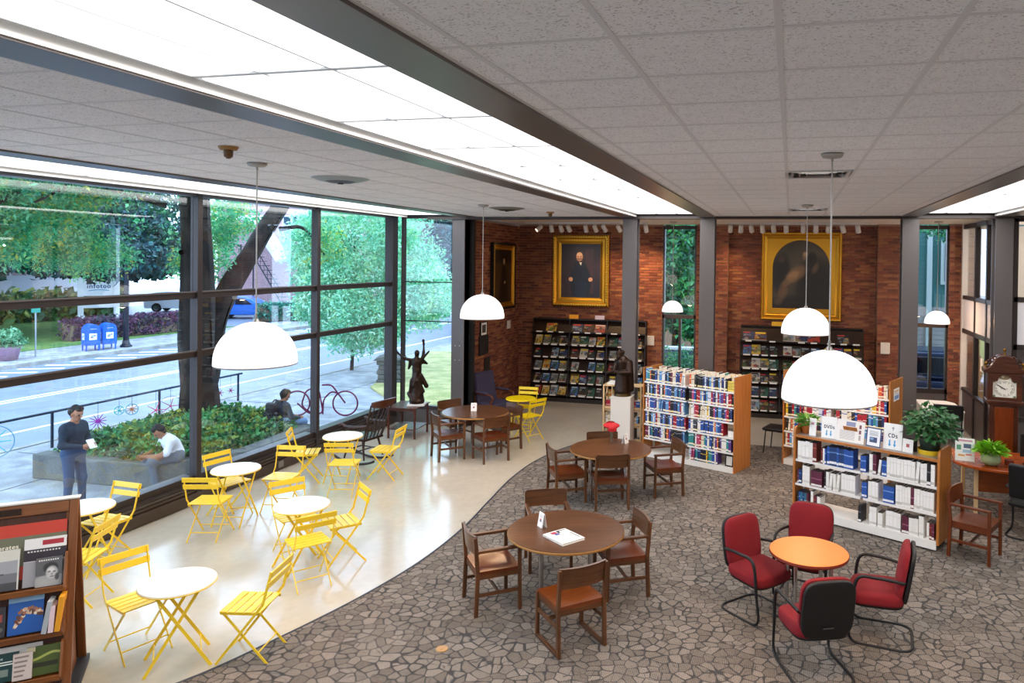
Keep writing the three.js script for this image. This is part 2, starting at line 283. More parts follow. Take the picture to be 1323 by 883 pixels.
// ------------------------------------------------------------ window wall
const WX = -8.2;
{
  const pane = (p, w, h, x, y, z, ry) => { const g = mesh('pane', box(w, h, 0.012), m.glass, p); g.position.set(x, y, z); g.rotation.y = ry; return g; };
  const mull = [-2.4, 0.4, 3.1, 5.82, 8.705, 11.42, 14.02];
  for (let i = 0; i + 1 < mull.length; i++) {
    const a = mull[i] + 0.03, b = mull[i + 1] - 0.03, c = (a + b) / 2, w = b - a, z = -c, wn = structGroup('window_' + (i + 1), 'tall street window bay with two dark transoms');
    for (const [y0, y1] of [[0.40, 2.08], [2.20, 2.92], [3.04, 4.40]]) pane(wn, w, y1 - y0 + 0.03, WX - 0.075, (y0 + y1) / 2, z, Math.PI / 2);
    for (const y of [2.14, 2.98]) { mesh('transom', rbox(0.12, 0.085, w, 0.008, WX - 0.07, y, z), m.frame, wn, { grain: 2 }); mesh('transom_bead', box(0.02, 0.02, w, WX - 0.0, y + 0.052, z), m.steel, wn, { grain: 2 }); }
    mesh('bottom_rail', [rbox(0.20, 0.11, w, 0.008, WX - 0.12, 0.35, z), box(0.06, 0.03, w, WX - 0.0, 0.30, z)], m.frame, wn, { grain: 2 });
    mesh('sill_bead', rbox(0.05, 0.025, w, 0.006, WX - 0.03, 0.245, z), m.steel, wn, { grain: 2 });
    mesh('head_rail', [rbox(0.22, 0.07, w, 0.008, WX - 0.12, 4.43, z)], m.steel, wn, { grain: 2 });
  }
  mull.forEach((d, i) => { const corner = i === mull.length - 1;
    struct('trim_mullion', [rbox(corner ? 0.2 : 0.13, 4.33, corner ? 0.16 : 0.06, 0.008, WX - (corner ? 0.08 : 0.055), 2.30, -d), rbox(0.03, 4.33, corner ? 0.2 : 0.085, 0.006, WX + 0.012, 2.30, -d)], m.frame, { label: corner ? 'bronze corner mullion beside the winged statue' : 'bronze window mullion', grain: 1 });
  });
  struct('trim_window_head', [box(0.5, 0.3, 16.6, WX - 0.2, 4.62, -5.8)], m.steel, { label: 'steel head above the street windows', grain: 2 });
  struct('wall_window_base', [box(0.36, 0.9, 16.6, WX - 0.2, -0.16, -5.8)], m.steel, { label: 'low wall under the street windows' });
  const cv = mesh('baseboard_window', [rbox(0.12, 0.15, 16.4, 0.006, WX - 0.02, 0.09, -5.8), box(0.09, 0.03, 16.4, WX - 0.03, 0.2, -5.8)], paint(0x4a3c33, 0.45, 0.2), null, { grain: 2 }); cv.userData.kind = 'structure'; cv.userData.label = 'brown metal heater casing along the windows';
  const gr = mesh('wall_outlet', [rbox(0.012, 0.10, 0.12, 0.003), box(0.014, 0.02, 0.09, 0.002, 0.025, 0), box(0.014, 0.02, 0.09, 0.002, -0.015, 0)], paint(0x8c8680, 0.4, 0.4)); tag(gr, 'small grey slotted outlet on the heater casing under the window', 'outlet'); gr.position.set(WX + 0.045, 0.1, -10.42);
  // corner return window, flat glass with thin joints
  const cw = structGroup('window_8', 'narrow return window behind the winged statue');
  for (const [y0, y1] of [[0.40, 2.185], [2.21, 3.02], [3.045, 4.40]]) pane(cw, 1.16, y1 - y0, -7.48, (y0 + y1) / 2, -14.2, 0);
  for (const y of [2.197, 3.032]) mesh('joint', box(1.16, 0.022, 0.03, -7.48, y, -14.2), m.black, cw);
  mesh('frame_side', [box(0.05, 4.2, 0.12, -8.08, 2.3, -14.2), box(0.05, 4.2, 0.12, -6.88, 2.3, -14.2)], m.frame, cw); mesh('frame_rail', [box(1.25, 0.08, 0.12, -7.48, 0.36, -14.2), box(1.25, 0.08, 0.12, -7.48, 4.43, -14.2)], m.frame, cw);
  struct('wall_window_base', box(1.5, 0.9, 0.2, -7.5, -0.13, -14.25), m.steel, { label: 'low wall under the corner window' });
}

// ------------------------------------------------------------ brick walls, each brick a piece
const brickTones = [0x824530, 0x723928, 0x8c5238, 0x643326, 0x7a422c, 0x945e3c].map((c) => paint(c, 0.85));
const brickGeo = metricUV(prep(rbox(0.2, 0.056, 0.05, 0.004)));
function brickWall(name, label, x0, d0, x1, d1, openings = [], y1 = 4.43, single = 290, ymin = 0) {
  const len = Math.hypot(x1 - x0, d1 - d0), w = structGroup(name, label);
  const back = mesh('mortar_bed', openings.length ? [] .concat(...[[0, openings[0][0]], [openings[0][1], len]].map(([a, b]) => b - a > 0.02 ? [box(b - a, y1, 0.16, (a + b) / 2, y1 / 2, -0.085)] : []), openings.flatMap(([a, b, p, q]) => [box(b - a, p, 0.16, (a + b) / 2, p / 2, -0.085), box(b - a, Math.max(0.01, y1 - q), 0.16, (a + b) / 2, (y1 + q) / 2, -0.085)])) : box(len, y1, 0.16, len / 2, y1 / 2, -0.085), m.mortar, w);
  const list = []; let row = 0;
  for (let y = 0.034 + ymin; y < y1 - 0.02; y += 0.0675, row++) for (let u = (row % 2 ? 0.1065 : 0); u < len + 0.1; u += 0.213) {
    const a = Math.max(0, u - 0.1), b = Math.min(len, u + 0.1); if (b - a < 0.03) continue;
    const c = (a + b) / 2, hw = (b - a) / 2; if (openings.some(([p, q, r, s]) => c + hw > p + 0.02 && c - hw < q - 0.02 && y > r && y < s)) continue;
    list.push([c, y, (b - a) / 0.2, rnd()]);
  }
  list.sort((p, q) => q[1] - p[1]);                      // the courses above the furniture show most
  const rest = [];
  const hashTone = (r) => Math.floor(r * 5.999);
  list.forEach(([u, y, s, r], i) => {
    const prd = -0.012 + (r - 0.5) * 0.006;
    if (i < single) { const b = new THREE.Mesh(brickGeo, brickTones[hashTone(r)]); shadow(b); b.name = 'brick'; b.position.set(u, y, prd); b.scale.x = s; w.add(b); }
    else rest.push([u, y, prd, s, hashTone(r)]);
  });
  for (let k = 0; k < 6; k++) { const gs = rest.filter((q) => q[4] === k).map(([u, y, z, s]) => { const g = brickGeo.clone(); g.scale(s, 1, 1); return at(g, u, y, z); }); if (gs.length) { const o = mesh('bricks', gs, brickTones[k], w); o.userData.kind = 'stuff'; } }
  w.position.set(x0, 0, -d0); w.rotation.y = Math.atan2(d1 - d0, x1 - x0);
  return w;
}
reseed(77);
brickWall('wall_left', 'red brick side wall with the dark portrait', -6.8, 14.3, -6.8, REAR + 0.2, [], 4.43, 290);
brickWall('wall_rear', 'red brick rear wall behind the seated portrait', -6.8, REAR, -3.05, REAR, [], 4.43, 290);
brickWall('wall_rear', 'red brick pier between the rear window and the arched painting', -2.2, 17.55, -1.45, 17.55, [], 4.43, 200);
brickWall('wall_rear', 'recessed red brick wall behind the arched painting', -1.45, REAR, 1.9, REAR, [], 4.43, 290);
brickWall('wall_rear', 'red brick pier beside the green siding window', 1.9, 17.55, 2.62, 17.55, [], 4.43, 200);
brickWall('wall_rear', 'narrow red brick pier beside the glazed partition', 3.36, 17.4, 3.62, 17.4, [], 4.43, 150);
struct('wall_rear', [box(0.15, 4.43, 0.3, -1.53, 2.215, -17.72), box(0.15, 4.43, 0.3, 1.98, 2.215, -17.72)], m.mortar, { label: 'brick pier return' });
// rear windows
function rearWindow(n, x0, x1, D, label) {
  const w = structGroup('window_' + n, label), c = (x0 + x1) / 2, W = x1 - x0;
  mesh('frame_side', [box(0.05, 4.0, 0.14, x0 + 0.025, 2.35, -D), box(0.05, 4.0, 0.14, x1 - 0.025, 2.35, -D)], m.frame, w);
  mesh('frame_rail', [box(W, 0.08, 0.14, c, 4.36, -D), box(W, 0.09, 0.14, c, 2.19, -D), box(W, 0.1, 0.14, c, 0.74, -D), box(0.06, 1.4, 0.12, c + 0.02, 1.46, -D)], m.frame, w);
  for (const [y0, y1] of [[0.79, 2.145], [2.235, 4.32]]) mesh('pane', box(W - 0.1, y1 - y0, 0.012, c, (y0 + y1) / 2, -D), m.glass, w);
  mesh('sill_panel', box(W, 0.7, 0.12, c, 0.35, -D), m.steel, w);
}
rearWindow(9, -3.04, -2.21, REAR, 'tall rear window looking into greenery');
rearWindow(10, 2.62, 3.36, 17.5, 'tall rear window looking at green siding');
// glazed partition on the right, at x = 3.66
{
  const w = structGroup('wall_right', 'dark framed glazed partition with white panels and a doorway');
  const X = 3.66, ds = [14.3, 15.35, 16.25, 17.35];
  for (const d of ds) mesh('post', box(0.09, 4.4, 0.08, X, 2.2, -d), m.frame, w);
  for (const [y, h] of [[4.36, 0.1], [2.84, 0.08], [2.12, 0.09]]) mesh('rail', box(0.09, h, 3.05, X, y, -15.82), m.frame, w, { grain: 2 });
  for (let i = 0; i < 3; i++) {
    const c = (ds[i] + ds[i + 1]) / 2, L = ds[i + 1] - ds[i] - 0.08;
    mesh('pane', box(0.012, 1.43, L, X, 3.595, -c), m.glass, w); mesh('white_panel', rbox(0.03, 0.63, L, 0.004, X - 0.01, 2.48, -c), paint(0xf4f0f2, 0.6), w);
    if (i > 0) mesh('pane', box(0.012, 1.2, L, X, 1.47, -c), m.glass, w), mesh('lower_panel', box(0.04, 0.84, L, X, 0.43, -c), m.steel, w), mesh('rail', box(0.09, 0.06, L, X, 0.86, -c), m.frame, w, { grain: 2 });
  }
  const door = structGroup('door_1', 'dark half-open door in the glazed partition'); mesh('door_leaf', rbox(0.05, 2.05, 0.9, 0.006, 0, 1.03, -0.46), paint(0x352c2b, 0.4), door); mesh('door_handle', [cyl(0.014, 0.014, 0.16, -0.06, 1.02, -0.82, 10), box(0.05, 0.02, 0.02, -0.035, 1.08, -0.82), box(0.05, 0.02, 0.02, -0.035, 0.96, -0.82)], m.chrome, door);
  door.position.set(X + 0.02, 0, -14.38); door.rotation.y = -0.9;
  const nt = mesh('paper_notice', box(0.004, 0.26, 0.2), m.paper); tag(nt, 'white paper notice taped inside the glazed partition beside the doorway', 'notice'); nt.position.set(X - 0.012, 1.58, -15.7);
  // front part of the partition, in line with the columns
  const f = structGroup('wall_right_front', 'dark framed glazing to the right of the clock column'), Z = -14.15;
  for (const x of [3.79, 4.9, 6.0, 7.05]) mesh('post', box(0.08, 4.4, 0.09, x, 2.2, Z), m.frame, f);
  for (const [y, h] of [[4.36, 0.1], [2.95, 0.09], [2.12, 0.09], [0.86, 0.07]]) mesh('rail', box(3.3, h, 0.09, 5.42, y, Z), m.frame, f);
  for (const x of [4.345, 5.45, 6.525]) { mesh('pane', box(1.02, 1.32, 0.012, x, 3.65, Z), m.glass, f); mesh('white_panel', rbox(1.02, 0.73, 0.03, 0.004, x, 2.53, Z + 0.01), paint(0xf4f0f2, 0.6), f); mesh('pane', box(1.02, 1.2, 0.012, x, 1.48, Z), m.glass, f); mesh('lower_panel', box(1.02, 0.84, 0.04, x, 0.43, Z), m.steel, f); }
  // the office behind
  struct('wall_office', [box(0.1, 4.43, 4.2, 7.15, 2.2, -16.2)], m.pinkwall, { label: 'pinkish office wall beyond the partition' });
  struct('wall_office', [box(3.5, 4.43, 0.1, 5.4, 2.2, -18.1), box(0.12, 4.43, 0.85, 3.66, 2.2, -17.72)], m.plaster, { label: 'office rear wall beyond the partition' });
  struct('floor_office', box(3.7, 0.1, 4.0, 5.4, -0.051, -16.2), paint(0x5a5552, 0.9));
  struct('ceiling_office', box(3.7, 0.1, 4.2, 5.4, 4.52, -16.2), m.rearCeil);
  const ol = thing('office_light', 'long white fluorescent fitting inside the office behind the partition', 'ceiling light'); mesh('lamp_tube', cyl(0.03, 0.03, 1.2, 0, 0, 0), std({ color: 0xffffff, emissive: 0xffffff, emissiveIntensity: 2 }), ol).rotation.z = Math.PI / 2; mesh('fitting', box(1.3, 0.06, 0.16, 0, 0.06, 0), m.white, ol); ol.position.set(5.3, 3.95, -16.1);
  mesh('hanger', [box(0.01, 0.42, 0.01, -0.5, 0.29, 0), box(0.01, 0.42, 0.01, 0.5, 0.29, 0)], m.frame, ol);
  const pl = new THREE.PointLight(0xfff4e6, 6, 0, 2); pl.position.set(5.3, 3.75, -16.1); pl.castShadow = true; pl.name = 'office_lamp'; scene.add(pl);
  const cab = thing('office_cabinet', 'tan cupboard standing inside the office behind the partition', 'cupboard'); mesh('body', rbox(1.0, 1.9, 0.45, 0.01, 0, 0.95, 0), m.birch, cab); for (const s of [-1, 1]) { const dd = mesh('cupboard_door', rbox(0.48, 1.8, 0.02, 0.005, s * 0.245, 0.96, 0.235), m.birch, cab); } cab.position.set(4.5, 0, -17.75);
}
// walls that close the hall outside the frame
struct('wall_back', box(15.6, 5.1, 0.15, -0.5, 2.5, 2.95), m.plaster, { label: 'plain wall behind the gallery' });
struct('wall_side', box(0.15, 5.1, 17.2, 7.18, 2.5, -5.6), m.plaster, { label: 'plain wall far to the right' });
struct('wall_rear_outer', [box(3.7, 0.7, 0.1, -4.9, 4.75, -17.95), box(13.9, 0.7, 0.1, 0.2, 4.8, -17.98)], m.mortar);
// ------------------------------------------------------------ pendant lamps
{
  const domeMat = std({ color: 0xffffff, roughness: 0.45, emissive: 0xfff3ea, emissiveIntensity: 0.75 });
  const canopy = shape(lathe([[0, 0], [0.085, 0], [0.085, -0.012], [0.07, -0.03], [0.012, -0.036], [0.008, -0.06], [0, -0.06]], 28), true);
  const pendant = (x, D, yb, r, ceilY, label, k) => {
    const o = thing('pendant_lamp', label, 'pendant lamp'), h = r * 1.05, prof = [], n = 18;
    for (let i = 0; i <= n; i++) { const a = (i / n) * Math.PI / 2; prof.push([Math.sin(a) * r + 1e-4, h * 0.09 + Math.cos(a) * h * 0.95]); }
    prof.push([r, 0.0], [r - 0.008, 0.0]);
    for (let i = n; i >= 0; i--) { const a = (i / n) * Math.PI / 2; prof.push([Math.sin(a) * (r - 0.008) + 1e-4, h * 0.09 + Math.cos(a) * (h * 0.95 - 0.008)]); }
    mesh('lamp_shade', lathe(prof, 48), domeMat, o, { keepUV: true }).userData.label = 'white acrylic dome shade';
    mesh('rim', [at(turn(new THREE.TorusGeometry(r - 0.004, 0.007, 8, 56), Math.PI / 2), 0, 0, 0)], paint(0x8d8580, 0.4), o).userData.label = 'thin grey rim';
    mesh('cap', [cyl(0.02, 0.03, 0.03, 0, h * 1.04 + 0.012, 0), cyl(0.01, 0.012, 0.06, 0, h * 1.04 + 0.045, 0)], paint(0x9a9690, 0.3, 0.7), o);
    mesh('cord', cyl(0.006, 0.006, ceilY - yb - h * 1.04 - 0.04, 0, h * 1.04 + 0.04 + (ceilY - yb - h * 1.04 - 0.04) / 2, 0, 8), paint(0xb9b3ad, 0.4, 0.4), o);
    const c = shadow(new THREE.Mesh(canopy, paint(0xa9a4a0, 0.4, 0.3))); c.name = 'ceiling_canopy'; c.position.y = ceilY - yb; o.add(c);
    mesh('bulb', [ball(0.05, 0, 0.14, 0, 14), cyl(0.02, 0.02, h - 0.16, 0, 0.17 + (h - 0.2) / 2, 0)], std({ color: 0xffffff, emissive: 0xffe6cc, emissiveIntensity: 1.5 }), o);
    o.position.set(x, yb, -D);
    const l = new THREE.PointLight(0xffca94, k * 1.35, 0, 2); l.position.set(x, yb + 0.06, -D); l.castShadow = true; l.shadow.radius = 5; l.name = 'pendant_light'; scene.add(l);
  };
  pendant(-4.72, 5.68, 2.575, 0.352, CEIL, 'white dome pendant lamp hanging over the bistro tables before the tree trunk', 2.6);
  pendant(-4.735, 10.76, 2.61, 0.345, CEIL, 'white dome pendant lamp hanging over the round table near the brick wall', 2.6);
  pendant(0.295, 5.91, 2.50, 0.354, CEIL, 'white dome pendant lamp hanging above the low media shelf with plants', 2.6);
  pendant(0.22, 11.18, 2.505, 0.35, CEIL, 'white dome pendant lamp hanging in front of the arched painting', 2.6);
  pendant(-2.57, 16.3, 2.40, 0.235, 4.43, 'small white dome pendant lamp hanging before the rear window of greenery', 1.2);
  pendant(2.93, 16.3, 2.32, 0.245, 4.43, 'small white dome pendant lamp hanging before the window of green siding', 1.2);
}
// ------------------------------------------------------------ track lights over the paintings
{
  const white = paint(0xdcd8d4, 0.4), glow = std({ color: 0xffffff, emissive: 0xffe2bf, emissiveIntensity: 2.2 });
  const track = (x0, x1, D, label) => { const t = mesh('light_track', [box(x1 - x0, 0.035, 0.035, (x0 + x1) / 2, 4.413, -D)], white); tag(t, label, 'light track'); return t; };
  track(-6.2, -3.2, 16.6, 'white ceiling light track above the seated portrait'); track(-1.44, 1.6, 16.6, 'white ceiling light track above the arched painting');
  const headGeo = shape([lathe([[0, 0.09], [0.03, 0.09], [0.052, 0.07], [0.056, -0.09], [0.048, -0.09], [0.048, -0.07], [0, -0.07]], 18)], true), lensGeo = shape(cyl(0.046, 0.046, 0.006, 0, -0.076, 0, 18), true), stemGeo = shape([cyl(0.008, 0.008, 0.1, 0, 0, 0, 8)], true);
  const spot = (x, target, k, label, group, lit = true) => {
    const o = thing('track_spotlight', label, 'spotlight', group), p = V(x, 4.29, -16.6), d = V(...target).sub(p).normalize();
    o.position.copy(p);
    const head = shadow(new THREE.Mesh(headGeo, white)); head.name = 'lamp_head'; head.quaternion.setFromUnitVectors(V(0, -1, 0), d); o.add(head);
    const lens = new THREE.Mesh(lensGeo, glow); lens.name = 'lens'; head.add(lens);
    const st = shadow(new THREE.Mesh(stemGeo, white)); st.name = 'stem'; st.position.y = 0.085; o.add(st);
    if (lit) { const l = new THREE.SpotLight(0xffcf98, k, 0, 0.52, 0.7, 2); l.position.copy(p).addScaledVector(d, 0.1); l.target.position.set(...target); l.castShadow = true; l.shadow.radius = 1; l.name = 'spot_beam'; scene.add(l); scene.add(l.target); }
  };
  const g1 = 'spotlights over the seated portrait', g2 = 'spotlights over the arched painting';
  [[-5.86, -6.78, 3.3, 15.6], [-5.55, -5.6, 2.3, 17.7], [-5.31, -5.3, 3.2, 17.7], [-5.12, -4.9, 3.2, 17.7], [-4.7, -4.6, 2.6, 17.7], [-4.47, -4.2, 3.0, 17.7], [-4.25, -3.6, 2.8, 17.7], [-3.9, -3.5, 3.2, 17.7]].forEach(([x, tx, ty, tD], i) => spot(x, [tx, ty, -tD], i === 0 ? 1.2 : i > 5 ? 6 : i > 3 ? 3.2 : 1.8, i === 0 ? 'white track spotlight tilted towards the dark side wall portrait' : 'white track spotlight aimed at the seated portrait wall', i === 0 ? undefined : g1));
  spot(-3.26, [-3.3, 3.0, -17.7], 6, 'single white track spotlight between the column and the rear window');
  [-1.33, -1.1, -0.87, -0.63, -0.39, -0.12, 0.245, 0.51, 0.77].forEach((x, i) => spot(x, [x * 0.9 + (i < 2 ? -0.25 : 0.05), i % 2 ? 2.4 : 3.2, -17.7], i < 2 ? 3.2 : 0.5, 'white track spotlight aimed at the arched painting wall', g2));
  spot(1.07, [1.5, 3.0, -17.7], 0.4, 'white track spotlight tilted to the right beyond the arched painting', 'tilted spotlights at the end of the arched painting track'); spot(1.38, [1.7, 2.6, -17.7], 0.4, 'white track spotlight tilted to the right beyond the arched painting', 'tilted spotlights at the end of the arched painting track');
}
// ------------------------------------------------------------ yellow folding bistro chairs and tables
function bistroChair(mat) {
  const o = thing('bistro_chair', '', 'chair'), Y = mat;
  for (let i = 0; i < 5; i++) mesh('seat_slat', rbox(0.40, 0.012, 0.062, 0.004, 0, 0.462, -0.145 + i * 0.074), Y, o);
  for (const [y, z] of [[0.795, -0.275], [0.705, -0.252]]) mesh('back_slat', turnAbout(rbox(0.43, 0.062, 0.012, 0.004, 0, y, z), V(0, y, z), -0.22), Y, o);
  for (const s of [-1, 1]) {
    mesh('back_leg', [bar(V(s * 0.195, 0.82, -0.272), V(s * 0.195, 0.52, -0.195), 0.008, 0.022, V(0, 0, 1)), bar(V(s * 0.195, 0.53, -0.197), V(s * 0.195, 0.0, 0.215), 0.008, 0.022, V(0, 0, 1))], Y, o);
    mesh('front_leg', bar(V(s * 0.175, 0.45, 0.165), V(s * 0.175, 0.0, -0.235), 0.008, 0.022, V(0, 0, 1)), Y, o);
    mesh('seat_rail', rbox(0.01, 0.022, 0.36, 0.003, s * 0.185, 0.446, 0.0), Y, o);
  }
  mesh('stretcher', rod(V(-0.195, 0.1, 0.137), V(0.195, 0.1, 0.137), 0.006), Y, o); mesh('stretcher', rod(V(-0.175, 0.1, -0.146), V(0.175, 0.1, -0.146), 0.006), Y, o); mesh('stretcher', rod(V(-0.195, 0.46, -0.15), V(0.195, 0.46, -0.15), 0.006), Y, o);
  return o;
}
function turnAbout(g, p, rx) { g.translate(-p.x, -p.y, -p.z); turn(g, rx); g.translate(p.x, p.y, p.z); return g; }
function bistroTable(topMat, legMat) {
  const o = thing('bistro_table', '', 'table');
  mesh('table_top', lathe([[0, 0.712], [0.298, 0.712], [0.305, 0.706], [0.305, 0.692], [0.30, 0.69], [0, 0.69]], 56), topMat, o);
  mesh('top_rim', at(turn(new THREE.TorusGeometry(0.303, 0.006, 6, 56), Math.PI / 2), 0, 0.692, 0), legMat, o);
  for (const s of [-1, 1]) {
    mesh('leg', bar(V(s * 0.19, 0.69, -0.17), V(s * 0.19, 0, 0.25), 0.01, 0.026, V(0, 0, 1)), legMat, o);
    mesh('leg', bar(V(s * 0.17, 0.69, 0.17), V(s * 0.17, 0, -0.25), 0.01, 0.026, V(0, 0, 1)), legMat, o);
  }
  mesh('stretcher', rod(V(-0.19, 0.12, 0.177), V(0.19, 0.12, 0.177), 0.006), legMat, o); mesh('stretcher', rod(V(-0.17, 0.12, -0.18), V(0.17, 0.12, -0.18), 0.006), legMat, o);
  mesh('top_rail', [box(0.40, 0.02, 0.02, 0, 0.68, -0.165), box(0.36, 0.02, 0.02, 0, 0.68, 0.165)], legMat, o);
  return o;
}
{
  const bc = bistroChair(m.yellow); let first = true;
  const chair = (label, ax, aD, bx, bD, fx, fD) => {   // the ends of the backrest and the way it faces
    const n = Math.hypot(fx, fD), ux = fx / n, uD = fD / n, o = first ? bc : copy(bc, label); first = false; o.userData.label = label; o.userData.group = 'yellow folding bistro chairs by the windows';
    return put(o, (ax + bx) / 2 + ux * 0.27, (aD + bD) / 2 + uD * 0.27, ux, uD);
  };
  const perp = (ax, aD, bx, bD, sx, sD) => { let nx = -(bD - aD), nD = bx - ax; if (nx * sx + nD * sD < 0) { nx = -nx; nD = -nD; } return [nx, nD]; };
  const C = (label, ax, aD, bx, bD, sx, sD) => chair(label, ax, aD, bx, bD, ...perp(ax, aD, bx, bD, sx, sD));
  C('yellow folding chair between the wooden book display and the nearby bistro table', -5.97, 5.21, -5.833, 5.60, 1, 0);
  chair('yellow folding chair with two feet beside the dark carpet edging', -4.37, 5.60, -4.37, 5.60, -0.96, -0.22);
  C('yellow folding chair half hidden by the corner of the wooden book display', -6.70, 5.80, -6.83, 6.20, -1, 0);
  C('yellow folding chair with its back to the window near the standing man', -7.87, 7.07, -7.48, 7.06, 0, -1);
  C('yellow folding chair in front of the bistro table at the thick window mullion', -7.188, 7.404, -6.802, 7.519, 0, 1);
  C('yellow folding chair pushed against the window beside the thick mullion', -7.72, 8.27, -7.63, 8.70, 1, 0);
  C('yellow folding chair whose back touches the middle bistro table on its window side', -6.054, 7.515, -5.816, 7.88, 1, -1);
  C('yellow folding chair on the near side of the middle bistro table', -4.966, 6.577, -4.714, 6.919, -1, 0.5);
  C('yellow folding chair at the middle bistro table standing alone on the open floor side', -5.084, 7.899, -4.703, 7.579, -1, -1);
  C('yellow folding chair facing the mullion table with a pale seat, next to a sideways chair', -7.151, 9.05, -6.741, 9.129, 0, -1);
  chair('yellow folding chair seen sideways with its back against the heater casing', -7.62, 9.92, -7.62, 9.92, 0.85, 0.45);
  C('yellow folding chair in front of the bistro table beside the rocking chair', -6.602, 9.357, -6.18, 9.486, 0, 1);
  chair('yellow folding chair seen sideways facing the rocking chair', -6.05, 10.6, -6.05, 10.6, -0.97, -0.12);
  const far = copy(bc, 'all-yellow folding chair behind the yellow round table near the magazine rack', undefined); delete far.userData.group; put(far, -5.37, 14.42, 0.05, -1);
  const far2 = copy(bc, 'all-yellow folding chair in front of the yellow round table near the purple armchair', undefined); delete far2.userData.group; put(far2, -4.98, 13.62, -0.92, 0.5);
  const ym = paint(0xf4d000, 0.4); for (const f of [far, far2]) f.traverse((q) => { if (q.isMesh) q.material = ym; });
  const bt = bistroTable(m.cream, m.yellow); let ft = true;
  for (const [x, D, a, l] of [[-5.147, 5.252, 2.35, 'round cream bistro table with yellow legs beside the wooden book display and carpet edge'], [-5.404, 7.265, -0.5, 'round cream bistro table in the middle of the yellow chairs'], [-7.153, 8.247, 0.2, 'round cream bistro table beside the thick window mullion'], [-6.874, 10.24, 0.1, 'round cream bistro table in front of the rocking chair'], [-7.679, 6.517, 0.3, 'round cream bistro table mostly hidden behind the wooden book display']]) {
    const o = ft ? bt : copy(bt, l); ft = false; o.userData.label = l; o.position.set(x, 0, -D); o.rotation.set(0, a, 0);
  }
  const t5 = copy(bt, 'round bistro table with a bright yellow top beside the purple armchair'); t5.position.set(-5.312, 0, -14.047); t5.rotation.set(0, 0.4, 0); t5.traverse((q) => { if (q.isMesh) q.material = q.name === 'table_top' ? m.yellowtop : ym; });
}
// ------------------------------------------------------------ wooden library chairs and round tables
function woodChair(wood, seatMat, arms) {
  const o = thing('wooden_chair', '', 'chair'), W = wood;
  const seat = (() => { const g = new THREE.BoxGeometry(0.47, 0.035, 0.44, 30, 1, 30), p = g.attributes.position;
    for (let i = 0; i < p.count; i++) if (p.getY(i) > 0) { const x = p.getX(i), z = p.getZ(i), r = (x / 0.19) ** 2 + ((z + 0.01) / 0.18) ** 2; if (r < 1) p.setY(i, p.getY(i) - 0.014 * (1 - r) ** 1.6); }
    g.computeVertexNormals(); return at(g, 0, 0.435, 0.005); })();
  mesh('seat', seat, seatMat, o);
  const back = (() => { const g = new THREE.BoxGeometry(0.47, 0.19, 0.022, 14, 1, 1), p = g.attributes.position; for (let i = 0; i < p.count; i++) { const x = p.getX(i); p.setZ(i, p.getZ(i) - 0.035 * (1 - (x / 0.235) ** 2)); } g.computeVertexNormals(); return at(turn(g, -0.12), 0, 0.715, -0.225); })();
  mesh('backrest', back, W, o);
  for (const s of [-1, 1]) {
    mesh('back_leg', [bar(V(s * 0.235, 0, -0.232), V(s * 0.235, 0.44, -0.215), 0.034, 0.042), bar(V(s * 0.235, 0.43, -0.215), V(s * 0.235, 0.80, -0.245), 0.034, 0.04)], W, o);
    mesh('front_leg', bar(V(s * 0.235, 0, 0.222), V(s * 0.235, arms ? 0.64 : 0.44, 0.215), 0.036, 0.038), W, o);
    if (arms) { mesh('armrest', rbox(0.045, 0.03, 0.47, 0.008, s * 0.235, 0.652, 0.005), W, o); mesh('side_stretcher', rbox(0.022, 0.035, 0.42, 0.004, s * 0.235, 0.22, 0), W, o); }
    else mesh('floor_runner', rbox(0.034, 0.04, 0.49, 0.006, s * 0.235, 0.02, -0.005), W, o), mesh('side_stretcher', rbox(0.022, 0.035, 0.42, 0.004, s * 0.235, 0.27, 0), W, o);
    mesh('seat_rail', rbox(0.02, 0.05, 0.42, 0.004, s * 0.225, 0.395, 0), W, o);
  }
  mesh('cross_stretcher', rbox(0.45, 0.035, 0.02, 0.004, 0, arms ? 0.22 : 0.27, 0), W, o);
  mesh('seat_rail', [rbox(0.45, 0.05, 0.02, 0.004, 0, 0.395, 0.205), rbox(0.45, 0.05, 0.02, 0.004, 0, 0.395, -0.205)], W, o);
  return o;
}
function roundTable() {
  const o = thing('round_table', '', 'table');
  mesh('table_top', lathe([[0, 0.742], [0.6, 0.742], [0.606, 0.738], [0, 0.737]], 72), m.walnut, o, { grain: 0 }).userData.label = 'dark brown wood grain laminate';
  mesh('top_edge', lathe([[0.55, 0.71], [0.604, 0.71], [0.61, 0.716], [0.61, 0.732], [0.604, 0.7385], [0.55, 0.738]], 72), m.walnutEdge, o).userData.label = 'pale wooden edge band';
  for (let i = 0; i < 4; i++) { const a = Math.PI / 4 + i * Math.PI / 2; mesh('leg', cyl(0.019, 0.017, 0.70, Math.cos(a) * 0.36, 0.35, Math.sin(a) * 0.36, 14), m.chrome, o); }
  mesh('underframe', [turn(box(0.9, 0.03, 0.04, 0, 0, 0), 0, Math.PI / 4), turn(box(0.9, 0.03, 0.04, 0, 0, 0), 0, -Math.PI / 4)].map((g) => at(g, 0, 0.695, 0)), m.black, o);
  return o;
}
